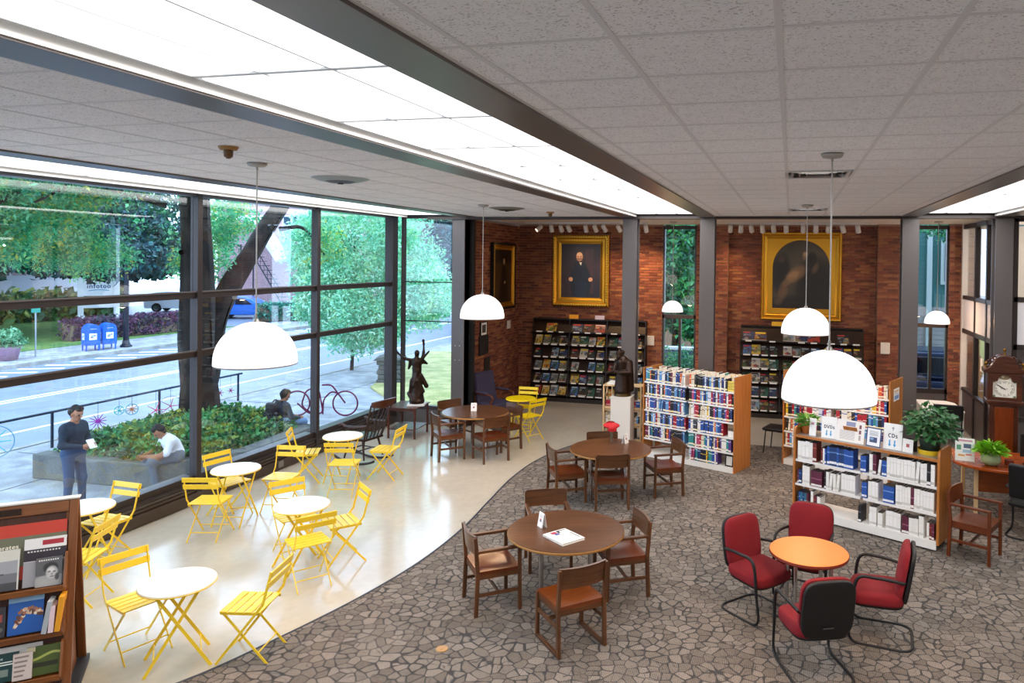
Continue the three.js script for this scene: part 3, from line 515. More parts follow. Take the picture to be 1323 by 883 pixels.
{
  const arm = woodChair(m.darkwood, m.seatwood, true), plain = woodChair(m.darkwood, m.tanwood, false); let fa = true;
  const W = (label, ax, aD, bx, bD, sx, sD) => { let nx = -(bD - aD), nD = bx - ax; if (nx * sx + nD * sD < 0) { nx = -nx; nD = -nD; } const n = Math.hypot(nx, nD), o = fa ? arm : copy(arm); fa = false; o.userData.label = label; return put(o, (ax + bx) / 2 + nx / n * 0.24, (aD + bD) / 2 + nD / n * 0.24, nx, nD); };
  W('dark wooden armchair at the newspaper table with its back to the carpet edge', -3.293, 7.05, -2.958, 6.64, 1, 1);
  W('dark wooden armchair at the newspaper table facing it from the far side', -3.025, 8.169, -2.578, 8.393, 0.4, -1);
  W('dark wooden armchair with a scooped seat at the newspaper table, bookcase side', -1.657, 7.985, -1.403, 7.576, -1, -1);
  put(plain, -1.777 - 0.17, 6.336 + 0.17, -0.7, 0.72).userData.label = 'armless wooden chair on runner feet with a tan seat at the newspaper table';
  W('dark wooden armchair at the red flower table with its back to the beige floor', -3.52, 10.42, -3.23, 9.98, 1, 0.6);
  W('dark wooden chair behind the red flower at the round table', -3.111, 11.226, -2.673, 11.417, 0.4, -1);
  W('dark wooden armchair at the red flower table with its curved back towards the newspaper table', -2.624, 9.934, -2.182, 10.132, -0.4, 1);
  W('dark wooden armchair beside the tall bookcase at the red flower table', -1.774, 11.38, -1.506, 10.93, -1, -0.6);
  W('dark wooden armchair on the beige floor next to the small side table', -6.22, 11.93, -5.87, 11.56, 1, 1);
  W('dark wooden chair at the round table, in front of the corner window column', -6.528, 12.788, -6.252, 13.204, 1, -1);
  W('dark wooden armchair with its back to the open beige floor at the round table', -5.08, 11.675, -4.764, 12.036, -1, 1);
  W('dark wooden armchair beside the bright yellow table at the round table', -5.24, 13.12, -4.84, 12.86, -0.6, -1);
  const lone = woodChair(m.lonewood, m.seatwood, true); lone.userData.label = 'brown wooden armchair standing alone beside the rolling media shelf and desk'; put(lone, 2.22, 9.72, 0.86, -0.46);
  lone.name = numbered('wooden_chair');
  const t = roundTable(); put(t, -2.234, 7.274, 0.3, -1).userData.label = 'round brown laminate table with a newspaper and a paper card on it';
  put(copy(t, 'round brown laminate table with a red flower in a glass tube'), -2.579, 10.607, 0.1, -1); put(copy(t, 'round brown laminate table on the beige floor with a white paper card'), -5.586, 12.432, 0.2, -1);
}
// ------------------------------------------------------------ red cantilever chairs and the orange table
{
  const sup = (c, e) => Math.sign(c) * Math.abs(c) ** e;
  const puff = (w, h, d, e1, e2, flat) => { const g = new THREE.SphereGeometry(1, 40, 24), p = g.attributes.position; for (let i = 0; i < p.count; i++) { const q = V(p.getX(i), p.getZ(i), p.getY(i)).normalize(), et = Math.asin(q.z), om = Math.atan2(q.y, q.x), ce = Math.abs(Math.cos(et)) ** e1; let z = sup(Math.sin(et), e1); if (flat && z < 0) z *= 0.25; p.setXYZ(i, w / 2 * ce * sup(Math.cos(om), e2), h / 2 * ce * sup(Math.sin(om), e2), d / 2 * z); } g.index.array.forEach((v, k, a) => { if (k % 3 === 1) { const t = a[k]; a[k] = a[k + 1]; a[k + 1] = t; } }); g.computeVertexNormals(); return g; };
  const cushion = (w, h, d, r, belly, axis) => { const g = new RoundedBoxGeometry(w, h, d, 6, r), p = g.attributes.position; for (let i = 0; i < p.count; i++) { const x = p.getX(i) / (w / 2), q = (axis === 'y' ? p.getZ(i) / (d / 2) : p.getY(i) / (h / 2)), k = (1 - x * x) * (1 - q * q); if (axis === 'y') { if (p.getY(i) > 0) p.setY(i, p.getY(i) + belly * k); } else if (p.getZ(i) > 0) p.setZ(i, p.getZ(i) + belly * k); } g.computeVertexNormals(); return g; };
  const make = () => {
    const o = thing('red_cantilever_chair', '', 'chair');
    mesh('seat_cushion', at(turn(puff(0.52, 0.50, 0.15, 0.55, 0.42, false), -Math.PI / 2 + 0.05), 0, 0.43, 0.02), m.red, o);
    mesh('back_cushion', at(turn(puff(0.48, 0.50, 0.13, 0.6, 0.45, true), -0.16), 0, 0.67, -0.225), m.red, o);
    mesh('back_shell', at(turn(puff(0.47, 0.52, 0.05, 0.4, 0.45, false), -0.16), 0, 0.655, -0.262), m.black, o); mesh('seat_pan', at(turn(puff(0.48, 0.46, 0.05, 0.4, 0.42, false), -Math.PI / 2 + 0.05), 0, 0.375, 0.01), m.black, o);
    const side = (s) => [V(s * 0.24, 0.63, -0.22), V(s * 0.272, 0.655, 0.02), V(s * 0.275, 0.62, 0.19), V(s * 0.27, 0.3, 0.235), V(s * 0.262, 0.02, 0.27)];
    const floorLoop = [V(0.27, 0.3, 0.235), V(0.262, 0.017, 0.275), V(0.27, 0.017, -0.30), V(-0.27, 0.017, -0.30), V(-0.262, 0.017, 0.275), V(-0.27, 0.3, 0.235)];
    mesh('tube_frame', [bent(floorLoop, 0.0135, 0.14)], m.black, o);
    for (const s of [-1, 1]) { mesh('armrest', tube(side(s).slice(0, 4), 0.0155, 24), m.black, o); mesh('seat_bracket', rod(V(s * 0.27, 0.385, 0.226), V(s * 0.1, 0.383, 0.12), 0.012), m.black, o); mesh('back_bracket', rod(V(s * 0.24, 0.63, -0.22), V(s * 0.12, 0.62, -0.265), 0.012), m.black, o); }
    mesh('back_spine', bar(V(0, 0.375, -0.12), V(0, 0.5, -0.275), 0.1, 0.012), m.black, o);
    return o;
  };
  const r = make(); r.userData.label = 'red upholstered chair to the side of the orange table, near the newspaper table'; put(r, -0.28, 7.56, 0.72, -0.62);
  put(copy(r, 'red upholstered chair behind the orange table, in front of the low media shelf'), 0.19, 8.08, -0.28, -1);
  put(copy(r, 'red upholstered chair turned in profile beside the orange table'), 0.86, 7.40, -0.98, 0.12);
  put(copy(r, 'red chair showing its black back shell in front of the orange table'), 0.24, 6.62, -0.40, 0.92);
  const t = thing('cafe_table', 'small round bright orange table among the red chairs', 'table');
  mesh('table_top', lathe([[0, 0.735], [0.372, 0.735], [0.378, 0.729], [0, 0.728]], 64), m.orange, t); mesh('top_edge', lathe([[0.33, 0.70], [0.372, 0.70], [0.379, 0.707], [0.379, 0.727], [0.372, 0.7285]], 64), paint(0x7a2b17, 0.5), t);
  mesh('top_edge_under', lathe([[0, 0.7], [0.34, 0.7], [0.34, 0.706], [0, 0.706]], 48), m.black, t);
  for (let i = 0; i < 4; i++) { const a = 0.55 + i * Math.PI / 2; mesh('leg', cyl(0.02, 0.018, 0.69, Math.cos(a) * 0.24, 0.345, Math.sin(a) * 0.24, 14), m.chrome, t); }
  mesh('underframe', [0.55, 0.55 + Math.PI / 2].map((a) => at(turn(box(0.56, 0.03, 0.03), 0, -a), 0, 0.688, 0)), m.chrome, t);
  t.position.set(0.209, 0, -7.422);
}
// ------------------------------------------------------------ rocking chair
{
  const o = thing('rocking_chair', 'dark wooden spindle-back rocking chair turned towards the window', 'rocking chair'), w = wooden(T.darkwood, 1.2, 0.3, 0x8f7a70);
  mesh('seat', prism([[-0.25, 0.24], [-0.27, 0], [-0.22, -0.24], [0.22, -0.24], [0.27, 0], [0.25, 0.24]], 0.04, 0.008).applyMatrix4(new THREE.Matrix4().makeRotationX(Math.PI / 2)).translate(0, 0.43, 0), w, o);
  const crest = (() => { const g = new THREE.BoxGeometry(0.58, 0.15, 0.022, 16, 4, 1), p = g.attributes.position; for (let i = 0; i < p.count; i++) { const x = p.getX(i) / 0.29; p.setZ(i, p.getZ(i) - 0.05 * (1 - x * x)); p.setY(i, p.getY(i) * (1 - 0.45 * x * x) + 0.01); } g.computeVertexNormals(); return at(turn(g, -0.3), 0, 1.06, -0.43); })();
  mesh('crest_rail', crest, wooden(T.oak, 1.2, 0.35, 0x66503c), o);
  for (let i = 0; i < 5; i++) { const k = (i - 2) / 2; mesh('spindle', rod(V(k * 0.17, 0.44, -0.215), V(k * 0.21, 1.03, -0.43 - 0.045 * (1 - k * k)), 0.012, 0.009), w, o); }
  for (const s of [-1, 1]) {
    mesh('back_post', rod(V(s * 0.21, 0.44, -0.205), V(s * 0.265, 1.05, -0.40), 0.018, 0.014), w, o);
    mesh('armrest', tube([V(s * 0.245, 0.68, -0.29), V(s * 0.29, 0.66, -0.1), V(s * 0.295, 0.655, 0.12), V(s * 0.30, 0.69, 0.22), V(s * 0.31, 0.67, 0.27)], 0.024, 24), wooden(T.oak, 1.2, 0.35, 0x56402e), o);
    mesh('arm_post', rod(V(s * 0.25, 0.44, 0.15), V(s * 0.295, 0.66, 0.19), 0.016, 0.013), w, o); mesh('arm_spindle', rod(V(s * 0.25, 0.44, 0.0), V(s * 0.29, 0.65, 0.02), 0.011), w, o);
    for (const z of [0.17, -0.17]) mesh('leg', rod(V(s * 0.18, 0.42, z * 0.85), V(s * 0.23, 0.075 + (z > 0 ? 0.01 : 0.012), z * 1.3), 0.02, 0.015), w, o);
    const pts = []; for (let i = 0; i <= 12; i++) { const t = -1 + i / 6; pts.push(V(s * 0.235, 0.02 + 0.085 * Math.abs(t) ** 2.2, t * 0.44)); }
    mesh('rocker', tube(pts, 0.021, 30), w, o); mesh('side_stretcher', rod(V(s * 0.215, 0.2, 0.19), V(s * 0.215, 0.2, -0.19), 0.011), w, o);
  }
  mesh('front_stretcher', [rod(V(-0.21, 0.22, 0.19), V(0.21, 0.22, 0.19), 0.012), rod(V(-0.215, 0.2, 0), V(0.215, 0.2, 0), 0.011)], w, o);
  put(o, -7.16, 11.28, -0.98, 0.18);
}
// ------------------------------------------------------------ purple armchair
{
  const o = thing('armchair', 'purple upholstered high-back armchair with curved wooden arms by the brick wall', 'armchair');
  mesh('seat_cushion', new RoundedBoxGeometry(0.58, 0.16, 0.58, 4, 0.05).translate(0, 0.40, 0.04), m.purple, o); mesh('back_cushion', at(turn(new RoundedBoxGeometry(0.58, 0.66, 0.12, 4, 0.05), -0.2), 0, 0.76, -0.28), m.purple, o);
  for (const s of [-1, 1]) {
    mesh('armrest', tube([V(s * 0.31, 0.66, -0.28), V(s * 0.33, 0.665, 0), V(s * 0.335, 0.65, 0.22), V(s * 0.33, 0.58, 0.27), V(s * 0.32, 0.50, 0.2), V(s * 0.31, 0.38, 0.25), V(s * 0.30, 0.3, 0.28)], 0.024, 36), m.lonewood, o); mesh('arm_pad', new RoundedBoxGeometry(0.07, 0.04, 0.36, 3, 0.018).translate(s * 0.325, 0.69, -0.05), m.purple, o);
    mesh('leg', rod(V(s * 0.27, 0.34, 0.28), V(s * 0.27, 0, 0.3), 0.026, 0.018), m.lonewood, o); mesh('leg', rod(V(s * 0.27, 0.34, -0.24), V(s * 0.27, 0, -0.32), 0.026, 0.018), m.lonewood, o);
  }
  mesh('seat_frame', rbox(0.56, 0.06, 0.56, 0.01, 0, 0.31, 0.03), m.lonewood, o);
  put(o, -6.18, 14.72, 0.95, -0.35);
}
// ------------------------------------------------------------ dark visitor chairs
{
  const o = thing('visitor_chair', 'slim black chair in front of the magazine rack between the bookcases', 'chair');
  mesh('seat', at(new RoundedBoxGeometry(0.46, 0.05, 0.45, 3, 0.022), 0, 0.455, 0.02), m.black, o); mesh('backrest', at(turn(new RoundedBoxGeometry(0.44, 0.26, 0.035, 3, 0.016), -0.12), 0, 0.74, -0.22), m.black, o);
  for (const s of [-1, 1]) { mesh('back_leg', [rod(V(s * 0.2, 0.0, -0.22), V(s * 0.2, 0.45, -0.18), 0.011), rod(V(s * 0.2, 0.45, -0.18), V(s * 0.2, 0.8, -0.245), 0.011)], m.black, o); mesh('front_leg', rod(V(s * 0.2, 0.0, 0.22), V(s * 0.2, 0.44, 0.18), 0.011), m.black, o); mesh('seat_rail', rod(V(s * 0.2, 0.43, 0.18), V(s * 0.2, 0.43, -0.18), 0.01), m.black, o); }
  put(o, -0.18, 14.0, -0.95, 0.3);
  const c = copy(o, 'black chair with a broad rounded back at the white study table'); put(c, 2.86, 14.78, 0.1, 1); c.scale.set(1.15, 1.12, 1.05);
}
// ------------------------------------------------------------ prints: a sheet of small covers, signs, posters
function canvasTex(w, h, draw) { const c = document.createElement('canvas'); c.width = w; c.height = h; const x = c.getContext('2d'); draw(x, w, h); const t = new THREE.CanvasTexture(c); t.colorSpace = THREE.SRGBColorSpace; t.magFilter = THREE.LinearFilter; t.anisotropy = 4; return t; }
reseed(11);
const coverHues = ['#1d1d22', '#26345c', '#6a2a2a', '#b8b4a8', '#2d5a4a', '#6a6a62', '#c9a23a', '#3d6aa0', '#3a2a1c', '#a83a2e', '#20242c', '#44602c', '#4a2f3a', '#202a2a', '#7c94a4', '#14161a'];
const coverSheet = canvasTex(1024, 1024, (x, W, H) => {
  for (let j = 0; j < 8; j++) for (let i = 0; i < 8; i++) {
    const X = i * 128, Y = j * 128, base = pick(coverHues); x.save(); x.beginPath(); x.rect(X, Y, 128, 128); x.clip();
    x.fillStyle = base; x.fillRect(X, Y, 128, 128);
    for (let k = 0; k < 9; k++) { x.globalAlpha = 0.55; x.fillStyle = pick(coverHues); const r = rr(8, 34), px = X + rr(10, 118), py = Y + rr(38, 118); x.beginPath(); if (rnd() < 0.5) x.ellipse(px, py, r, r * rr(0.5, 1.4), rr(0, 3), 0, 7); else x.rect(px - r, py - r * 0.6, r * 1.6, r * 1.2); x.fill(); }
    x.globalAlpha = 1; x.fillStyle = rnd() < 0.3 ? '#e2dfd6' : pick(['#e8c83a', '#c43c34', '#9aa0a8', '#101014']); x.fillRect(X + 8, Y + 8, rr(60, 112), rr(14, 24));
    x.fillStyle = 'rgba(240,238,230,0.8)'; for (let k = 0; k < 3; k++) x.fillRect(X + 10, Y + 40 + k * 9, rr(20, 60), 3);
    if (rnd() < 0.35) { x.fillStyle = '#d8d4c8'; x.fillRect(X, Y + 112, 128, 16); }
    x.restore();
  }
});
const coverMat = std({ map: coverSheet, roughness: 0.45 });
// a bound paper thing standing in x-y, cover towards +z, cover print from one cell of the sheet
function coverGeo(i, j, w = 1, h = 1, d = 1) {
  const g = new THREE.BoxGeometry(w, h, d).toNonIndexed(), uv = g.attributes.uv, n = g.attributes.normal;
  for (let k = 0; k < uv.count; k++) { const front = Math.abs(n.getZ(k)) > 0.5, u = front ? uv.getX(k) : 0.06, v = front ? uv.getY(k) : 0.04; uv.setXY(k, (i + 0.02 + u * 0.96) / 8, 1 - (j + 1 - 0.02 - v * 0.96) / 8); }
  return g;
}
const covers = []; for (let j = 0; j < 8; j++) for (let i = 0; i < 8; i++) covers.push(coverGeo(i, j));
// ------------------------------------------------------------ books: unit block, spine to +z, printed bands on the spine
const vcMat = std({ vertexColors: true, roughness: 0.55 });
function bookGeo(cover, label, band, page = 0xe9e2cf) {
  const pos = [], nor = [], col = [], c = (h) => { const q = new THREE.Color(h); return [q.r, q.g, q.b]; };
  const quad = (a, b, cc, d, n, h) => { for (const p of [a, b, cc, a, cc, d]) { pos.push(...p); nor.push(...n); col.push(...c(h)); } };
  const x0 = -0.5, x1 = 0.5, z0 = -1, z1 = 0, lab = rr(0.03, 0.12), tit = rr(0.45, 0.85);
  const ys = label ? [[0, lab, cover], [lab, lab + 0.13, label], [lab + 0.13, tit, cover], [tit, tit + 0.06, band], [tit + 0.06, 1, cover]] : [[0, 1, cover]];
  for (const [a, b, h] of ys) quad([x0, a, z1], [x1, a, z1], [x1, b, z1], [x0, b, z1], [0, 0, 1], h);
  quad([x1, 0, z1], [x1, 0, z0], [x1, 1, z0], [x1, 1, z1], [1, 0, 0], cover); quad([x0, 0, z0], [x0, 0, z1], [x0, 1, z1], [x0, 1, z0], [-1, 0, 0], cover);
  quad([x0, 1, z1], [x1, 1, z1], [x1, 1, z0], [x0, 1, z0], [0, 1, 0], page); quad([x0, 0, z0], [x1, 0, z0], [x1, 0, z1], [x0, 0, z1], [0, -1, 0], page); quad([x1, 0, z0], [x0, 0, z0], [x0, 1, z0], [x1, 1, z0], [0, 0, -1], page);
  const g = new THREE.BufferGeometry(); g.setAttribute('position', new THREE.Float32BufferAttribute(pos, 3)); g.setAttribute('normal', new THREE.Float32BufferAttribute(nor, 3)); g.setAttribute('color', new THREE.Float32BufferAttribute(col, 3)); return g;
}
const spine = (list, page) => list.map(([a, b, c, n]) => [bookGeo(a, b, c, page), n]);
const novels = spine([[0x1b2f66, 0xf2ead0, 0x9fb4dc, 'navy'], [0x2450a0, 0xf6f2e4, 0xe8e8f0, 'blue'], [0x5b93c8, 0xf3e6b0, 0xdfeaf4, 'light blue'], [0xe9e6de, 0xd0ccc0, 0x3a5aa0, 'white'], [0xdcd2b8, 0xf4f0e2, 0x7a3030, 'cream'], [0xa3182a, 0xf3e8c0, 0xf0d0c8, 'red'], [0x16161a, 0xf0dfa0, 0x8a8a90, 'black'], [0x131a33, 0xefe9d6, 0xc8a030, 'dark navy'], [0x5c3b86, 0xf0ead8, 0xd8cce8, 'purple'], [0xd2612a, 0xf6f0e0, 0xf6e0b0, 'orange'], [0xe2bc2e, 0xf6f2e6, 0x30302c, 'yellow'], [0x2d8a8a, 0xf2ead2, 0xe0f0ee, 'teal'], [0xcdd6e4, 0xf0e6b8, 0x28406e, 'pale blue'], [0x6e2038, 0xf2e4b6, 0xe8c8d0, 'maroon'], [0xb0406a, 0xf4ead4, 0xf6dce6, 'pink'], [0x3a3f46, 0xf0e8cc, 0xc8ccd2, 'grey']]);
const discs = spine([[0xeceae4, 0xd4d2cc, 0xf2f0ec, 'white'], [0xf0eeea, 0xc6c4be, 0xe4e2dc, 'white'], [0x1d4ea0, 0xe8eaf0, 0x7aa0d8, 'blue'], [0x5e1f38, 0xe8e4e0, 0xa06078, 'maroon'], [0x16376e, 0xf0f0f0, 0x5a80b8, 'navy'], [0x6e241e, 0xe8e0d8, 0xb05a4a, 'brown'], [0x1a1a1e, 0xeceae6, 0x6a6a70, 'black'], [0x2c6f86, 0xeceae6, 0xa0c8d4, 'teal']], 0x26262a);
let bookBlocks = 0;
// fill one shelf: base frame {x, D, ax, aD} is the front left end of the unit and its direction
function fillShelf(o, y, u0, u1, zf, maxH, kinds, weights, wRange, dRange, gapProb, name, category, label, group, quota) {
  const rest = []; let u = u0, run = 0, kind = 0;
  while (u < u1) {
    if (run <= 0) { run = 1 + (rnd() < 0.3 ? 1 : 0) ; let t = rnd(), k = 0; while (t > weights[k % weights.length] && k < kinds.length - 1) { t -= weights[k]; k++; } kind = k; }
    run--; const w = rr(...wRange), h = maxH * (kinds === discs ? rr(0.95, 1) : rr(0.84, 1)), d = rr(...dRange); if (u + w > u1) break;
    const lean = rnd() < gapProb ? rr(0.05, 0.13) : 0, [geo, tone] = kinds[kind];
    const p = o.at(u + w / 2, y + 0.001, zf), b = new THREE.Mesh(geo, vcMat); shadow(b); b.scale.set(w * 0.97, h, d); b.position.copy(p); b.rotation.y = o.rot; if (lean) { b.rotateZ(-lean); b.position.y += w * 0.5 * Math.sin(lean) + 0.001; u += h * Math.sin(lean); }
    if (quota.n > 0) { quota.n--; b.name = numbered(name); scene.add(b); tag(b, label(tone), category, group); } else { const g = geo.clone(); b.updateMatrix(); g.applyMatrix4(b.matrix); rest.push(g); }
    u += w + 0.0006;
  }
  return rest;
}
function unitFrame(x0, D0, x1, D1) { const L = Math.hypot(x1 - x0, D1 - D0), ax = (x1 - x0) / L, aD = (D1 - D0) / L, rot = Math.atan2(aD, ax); return { L, rot, at: (u, y, z) => V(x0 + ax * u - Math.sin(-rot) * 0 + aD * z * 1, y, -(D0 + aD * u - ax * z)) , x0, D0 }; }
// ------------------------------------------------------------ tall double-faced bookcases
const wEven = (n) => Array(n).fill(1 / n), quota = { n: 296 };
function bookcase(label, x0, D0, x1, D1, depth, H, shelves, panel) {
  const f = unitFrame(x0, D0, x1, D1), o = thing('bookcase', label, 'bookcase'), L = f.L;
  o.position.set(x0, 0, -D0); o.rotation.y = f.rot;
  for (const u of [0.012, L - 0.012]) mesh('end_panel', rbox(0.025, H, depth, 0.004, u, H / 2, -depth / 2), panel, o, { grain: 1 }).userData.label = 'warm oak end panel';
  mesh('centre_upright', [box(0.03, H - 0.1, 0.03, L / 2, (H - 0.1) / 2, -depth / 2), box(0.03, H - 0.1, 0.03, 0.05, (H - 0.1) / 2, -depth / 2), box(0.03, H - 0.1, 0.03, L - 0.05, (H - 0.1) / 2, -depth / 2)], m.offwhite, o);
  mesh('base_kick', [box(L - 0.05, 0.09, 0.02, L / 2, 0.05, -0.02), box(L - 0.05, 0.09, 0.02, L / 2, 0.05, -depth + 0.02)], m.white, o);
  for (const y of shelves) for (const s of [0, 1]) for (const z of [0, 1]) mesh('shelf', [rbox(L / 2 - 0.035, 0.016, depth / 2 - 0.03, 0.003, L * (0.25 + 0.5 * s), y - 0.009, -depth / 4 - z * depth / 2), box(L / 2 - 0.035, 0.028, 0.006, L * (0.25 + 0.5 * s), y - 0.012, z ? -depth + 0.012 : -0.012)], m.white, o).userData.label = 'white metal shelf';
  return f;
}
reseed(301);
const ordinal = ['top', 'second', 'third', 'fourth', 'fifth', 'bottom'];
{
  const f = bookcase('tall oak-ended bookcase of library novels on the carpet', -2.57, 13.0, -0.87, 12.31, 0.62, 1.62, [1.37, 1.115, 0.86, 0.605, 0.35, 0.105], m.oak), rest = [];
  [1.37, 1.115, 0.86, 0.605, 0.35, 0.105].forEach((y, i) => {
    const L = f.L, segs = i === 5 ? [[L / 2 + 0.05, L - 0.30]] : i === 4 ? [[0.05, L / 2 - 0.03], [L / 2 + 0.03, L - 0.05]] : i === 3 ? [[0.05, L / 2 - 0.03], [L / 2 + 0.03, L - 0.2]] : i === 0 ? [[0.05, L / 2 - 0.03], [L / 2 + 0.03, L - 0.16]] : [[0.05, L / 2 - 0.03], [L / 2 + 0.03, L - 0.04]];
    for (const [a, b] of segs) rest.push(...fillShelf(f, y, a, b, -0.02, 0.235, novels, i === 3 ? [0.1, 0.2, 0.18, 0.1, 0.08, 0.06, 0.06, 0.06, 0.02, 0.02, 0.02, 0.02, 0.02, 0.02, 0.02, 0.0] : [0.11, 0.1, 0.08, 0.09, 0.07, 0.09, 0.12, 0.09, 0.04, 0.03, 0.03, 0.04, 0.05, 0.03, 0.02, 0.01], [0.02, 0.038], [0.15, 0.19], 0.04, 'library_book', 'book', (t) => `${t} hardcover with a pale spine sticker on the ${ordinal[i]} shelf of the tall bookcase`, 'novels on the tall bookcase', quota));
  });
  // backs of the books on the far face, seen over the top shelf
  const far = unitFrame(-2.57 + 0.0, 13.0, -0.87, 12.31); far.at2 = far.at; const fr = { ...far, rot: far.rot + Math.PI, at: (u, y, z) => far.at2(u, y, -0.6 - z) };
  rest.push(...fillShelf(fr, 1.37, 0.06, far.L - 0.06, -0.0, 0.23, novels, wEven(16), [0.026, 0.046], [0.14, 0.17], 0, 'library_book', 'book', (t) => '', '', { n: 0 }));
  if (rest.length) { const g = mergeGeometries(rest, false), b = shadow(new THREE.Mesh(g, vcMat)); b.name = 'library_books'; scene.add(b); b.userData = { kind: 'stuff', label: 'further closely packed library books on the tall bookcase', category: 'books' }; }
  const sg = mesh('shelf_sign', [box(0.16, 0.17, 0.006)], std({ map: canvasTex(128, 128, (x) => { x.fillStyle = '#f2d964'; x.fillRect(0, 0, 128, 128); x.fillStyle = '#8a7420'; for (let k = 0; k < 5; k++) x.fillRect(18, 20 + k * 20, 92 - (k % 2) * 24, 7); }), roughness: 0.6 }), null, { keepUV: true }); tag(sg, 'yellow sign on the top shelf of the tall bookcase', 'sign'); sg.position.copy(f.at(f.L - 0.10, 1.46, -0.05)); sg.rotation.y = f.rot;
  const wc = mesh('shelf_card', [box(0.1, 0.1, 0.005)], m.paper); tag(wc, 'small white card leaning at the end of a half filled bookcase shelf', 'card'); wc.position.copy(f.at(f.L - 0.1, 0.656, -0.06)); wc.rotation.y = f.rot;
  const pf = thing('picture_frame', 'small dark framed picture on the bottom shelf of the tall bookcase', 'picture frame'); mesh('frame', [box(0.15, 0.02, 0.015, 0, 0.01, 0), box(0.15, 0.02, 0.015, 0, 0.18, 0), box(0.02, 0.19, 0.015, -0.065, 0.095, 0), box(0.02, 0.19, 0.015, 0.065, 0.095, 0)], m.black, pf); mesh('picture', box(0.12, 0.16, 0.006, 0, 0.095, 0), m.offwhite, pf); pf.position.copy(f.at(f.L - 0.12, 0.107, -0.05)); pf.rotation.set(-0.1, f.rot, 0, 'YXZ');
}
{ // the second bookcase, behind the media shelf
  const f = bookcase('tall oak-ended bookcase behind the rolling media shelf', -0.107, 13.2, 1.57, 12.45, 0.66, 1.66, [1.37, 1.115, 0.86, 0.605, 0.35, 0.105], m.oak), q = { n: 170 }, rest = [];
  [1.37, 1.115, 0.86, 0.605, 0.35].forEach((y, i) => { for (const [a, b] of i === 0 ? [[f.L - 0.55, f.L - 0.05]] : [[0.05, f.L / 2 - 0.03], [f.L / 2 + 0.03, f.L - 0.05]]) rest.push(...fillShelf(f, y, a, b, -0.02, i === 0 ? 0.2 : 0.235, novels, i < 2 ? [0.06, 0.08, 0.06, 0.14, 0.2, 0.1, 0.06, 0.04, 0.04, 0.08, 0.05, 0.02, 0.03, 0.02, 0.01, 0.01] : [0.08, 0.06, 0.05, 0.08, 0.1, 0.24, 0.14, 0.06, 0.04, 0.04, 0.03, 0.03, 0.02, 0.02, 0.01, 0], [0.022, 0.042], [0.15, 0.19], 0.03, 'shelved_book', 'book', (t) => `${t} hardcover on the ${ordinal[i]} shelf of the bookcase behind the media shelf`, 'books on the bookcase behind the media shelf', q)); });
  const nt = mesh('end_panel_notice', [box(0.005, 0.2, 0.28)], std({ map: canvasTex(128, 96, (x) => { x.fillStyle = '#f0eeea'; x.fillRect(0, 0, 128, 96); x.fillStyle = '#7f9ed0'; x.fillRect(12, 54, 104, 30); x.fillStyle = '#e6b07a'; x.fillRect(12, 14, 104, 12); x.fillStyle = '#9a9aa4'; for (let k = 0; k < 3; k++) x.fillRect(14, 32 + k * 6, 90, 2); }), roughness: 0.6 }), null, { keepUV: true }); tag(nt, 'white printed notice on the oak end of the bookcase behind the media shelf', 'notice'); nt.position.copy(f.at(f.L + 0.004, 1.42, -0.3)); nt.rotation.y = f.rot;
  for (const [u, c, l] of [[f.L - 0.62, 0xe4571e, 'orange boxed book set at the end of the top shelf behind the media shelf']]) { const b = mesh('book_set', rbox(0.1, 0.24, 0.17, 0.004, 0, 0.12, -0.09), paint(c, 0.5)); tag(b, l, 'book'); b.position.copy(f.at(u, 1.372, -0.02)); b.rotation.y = f.rot; }
}
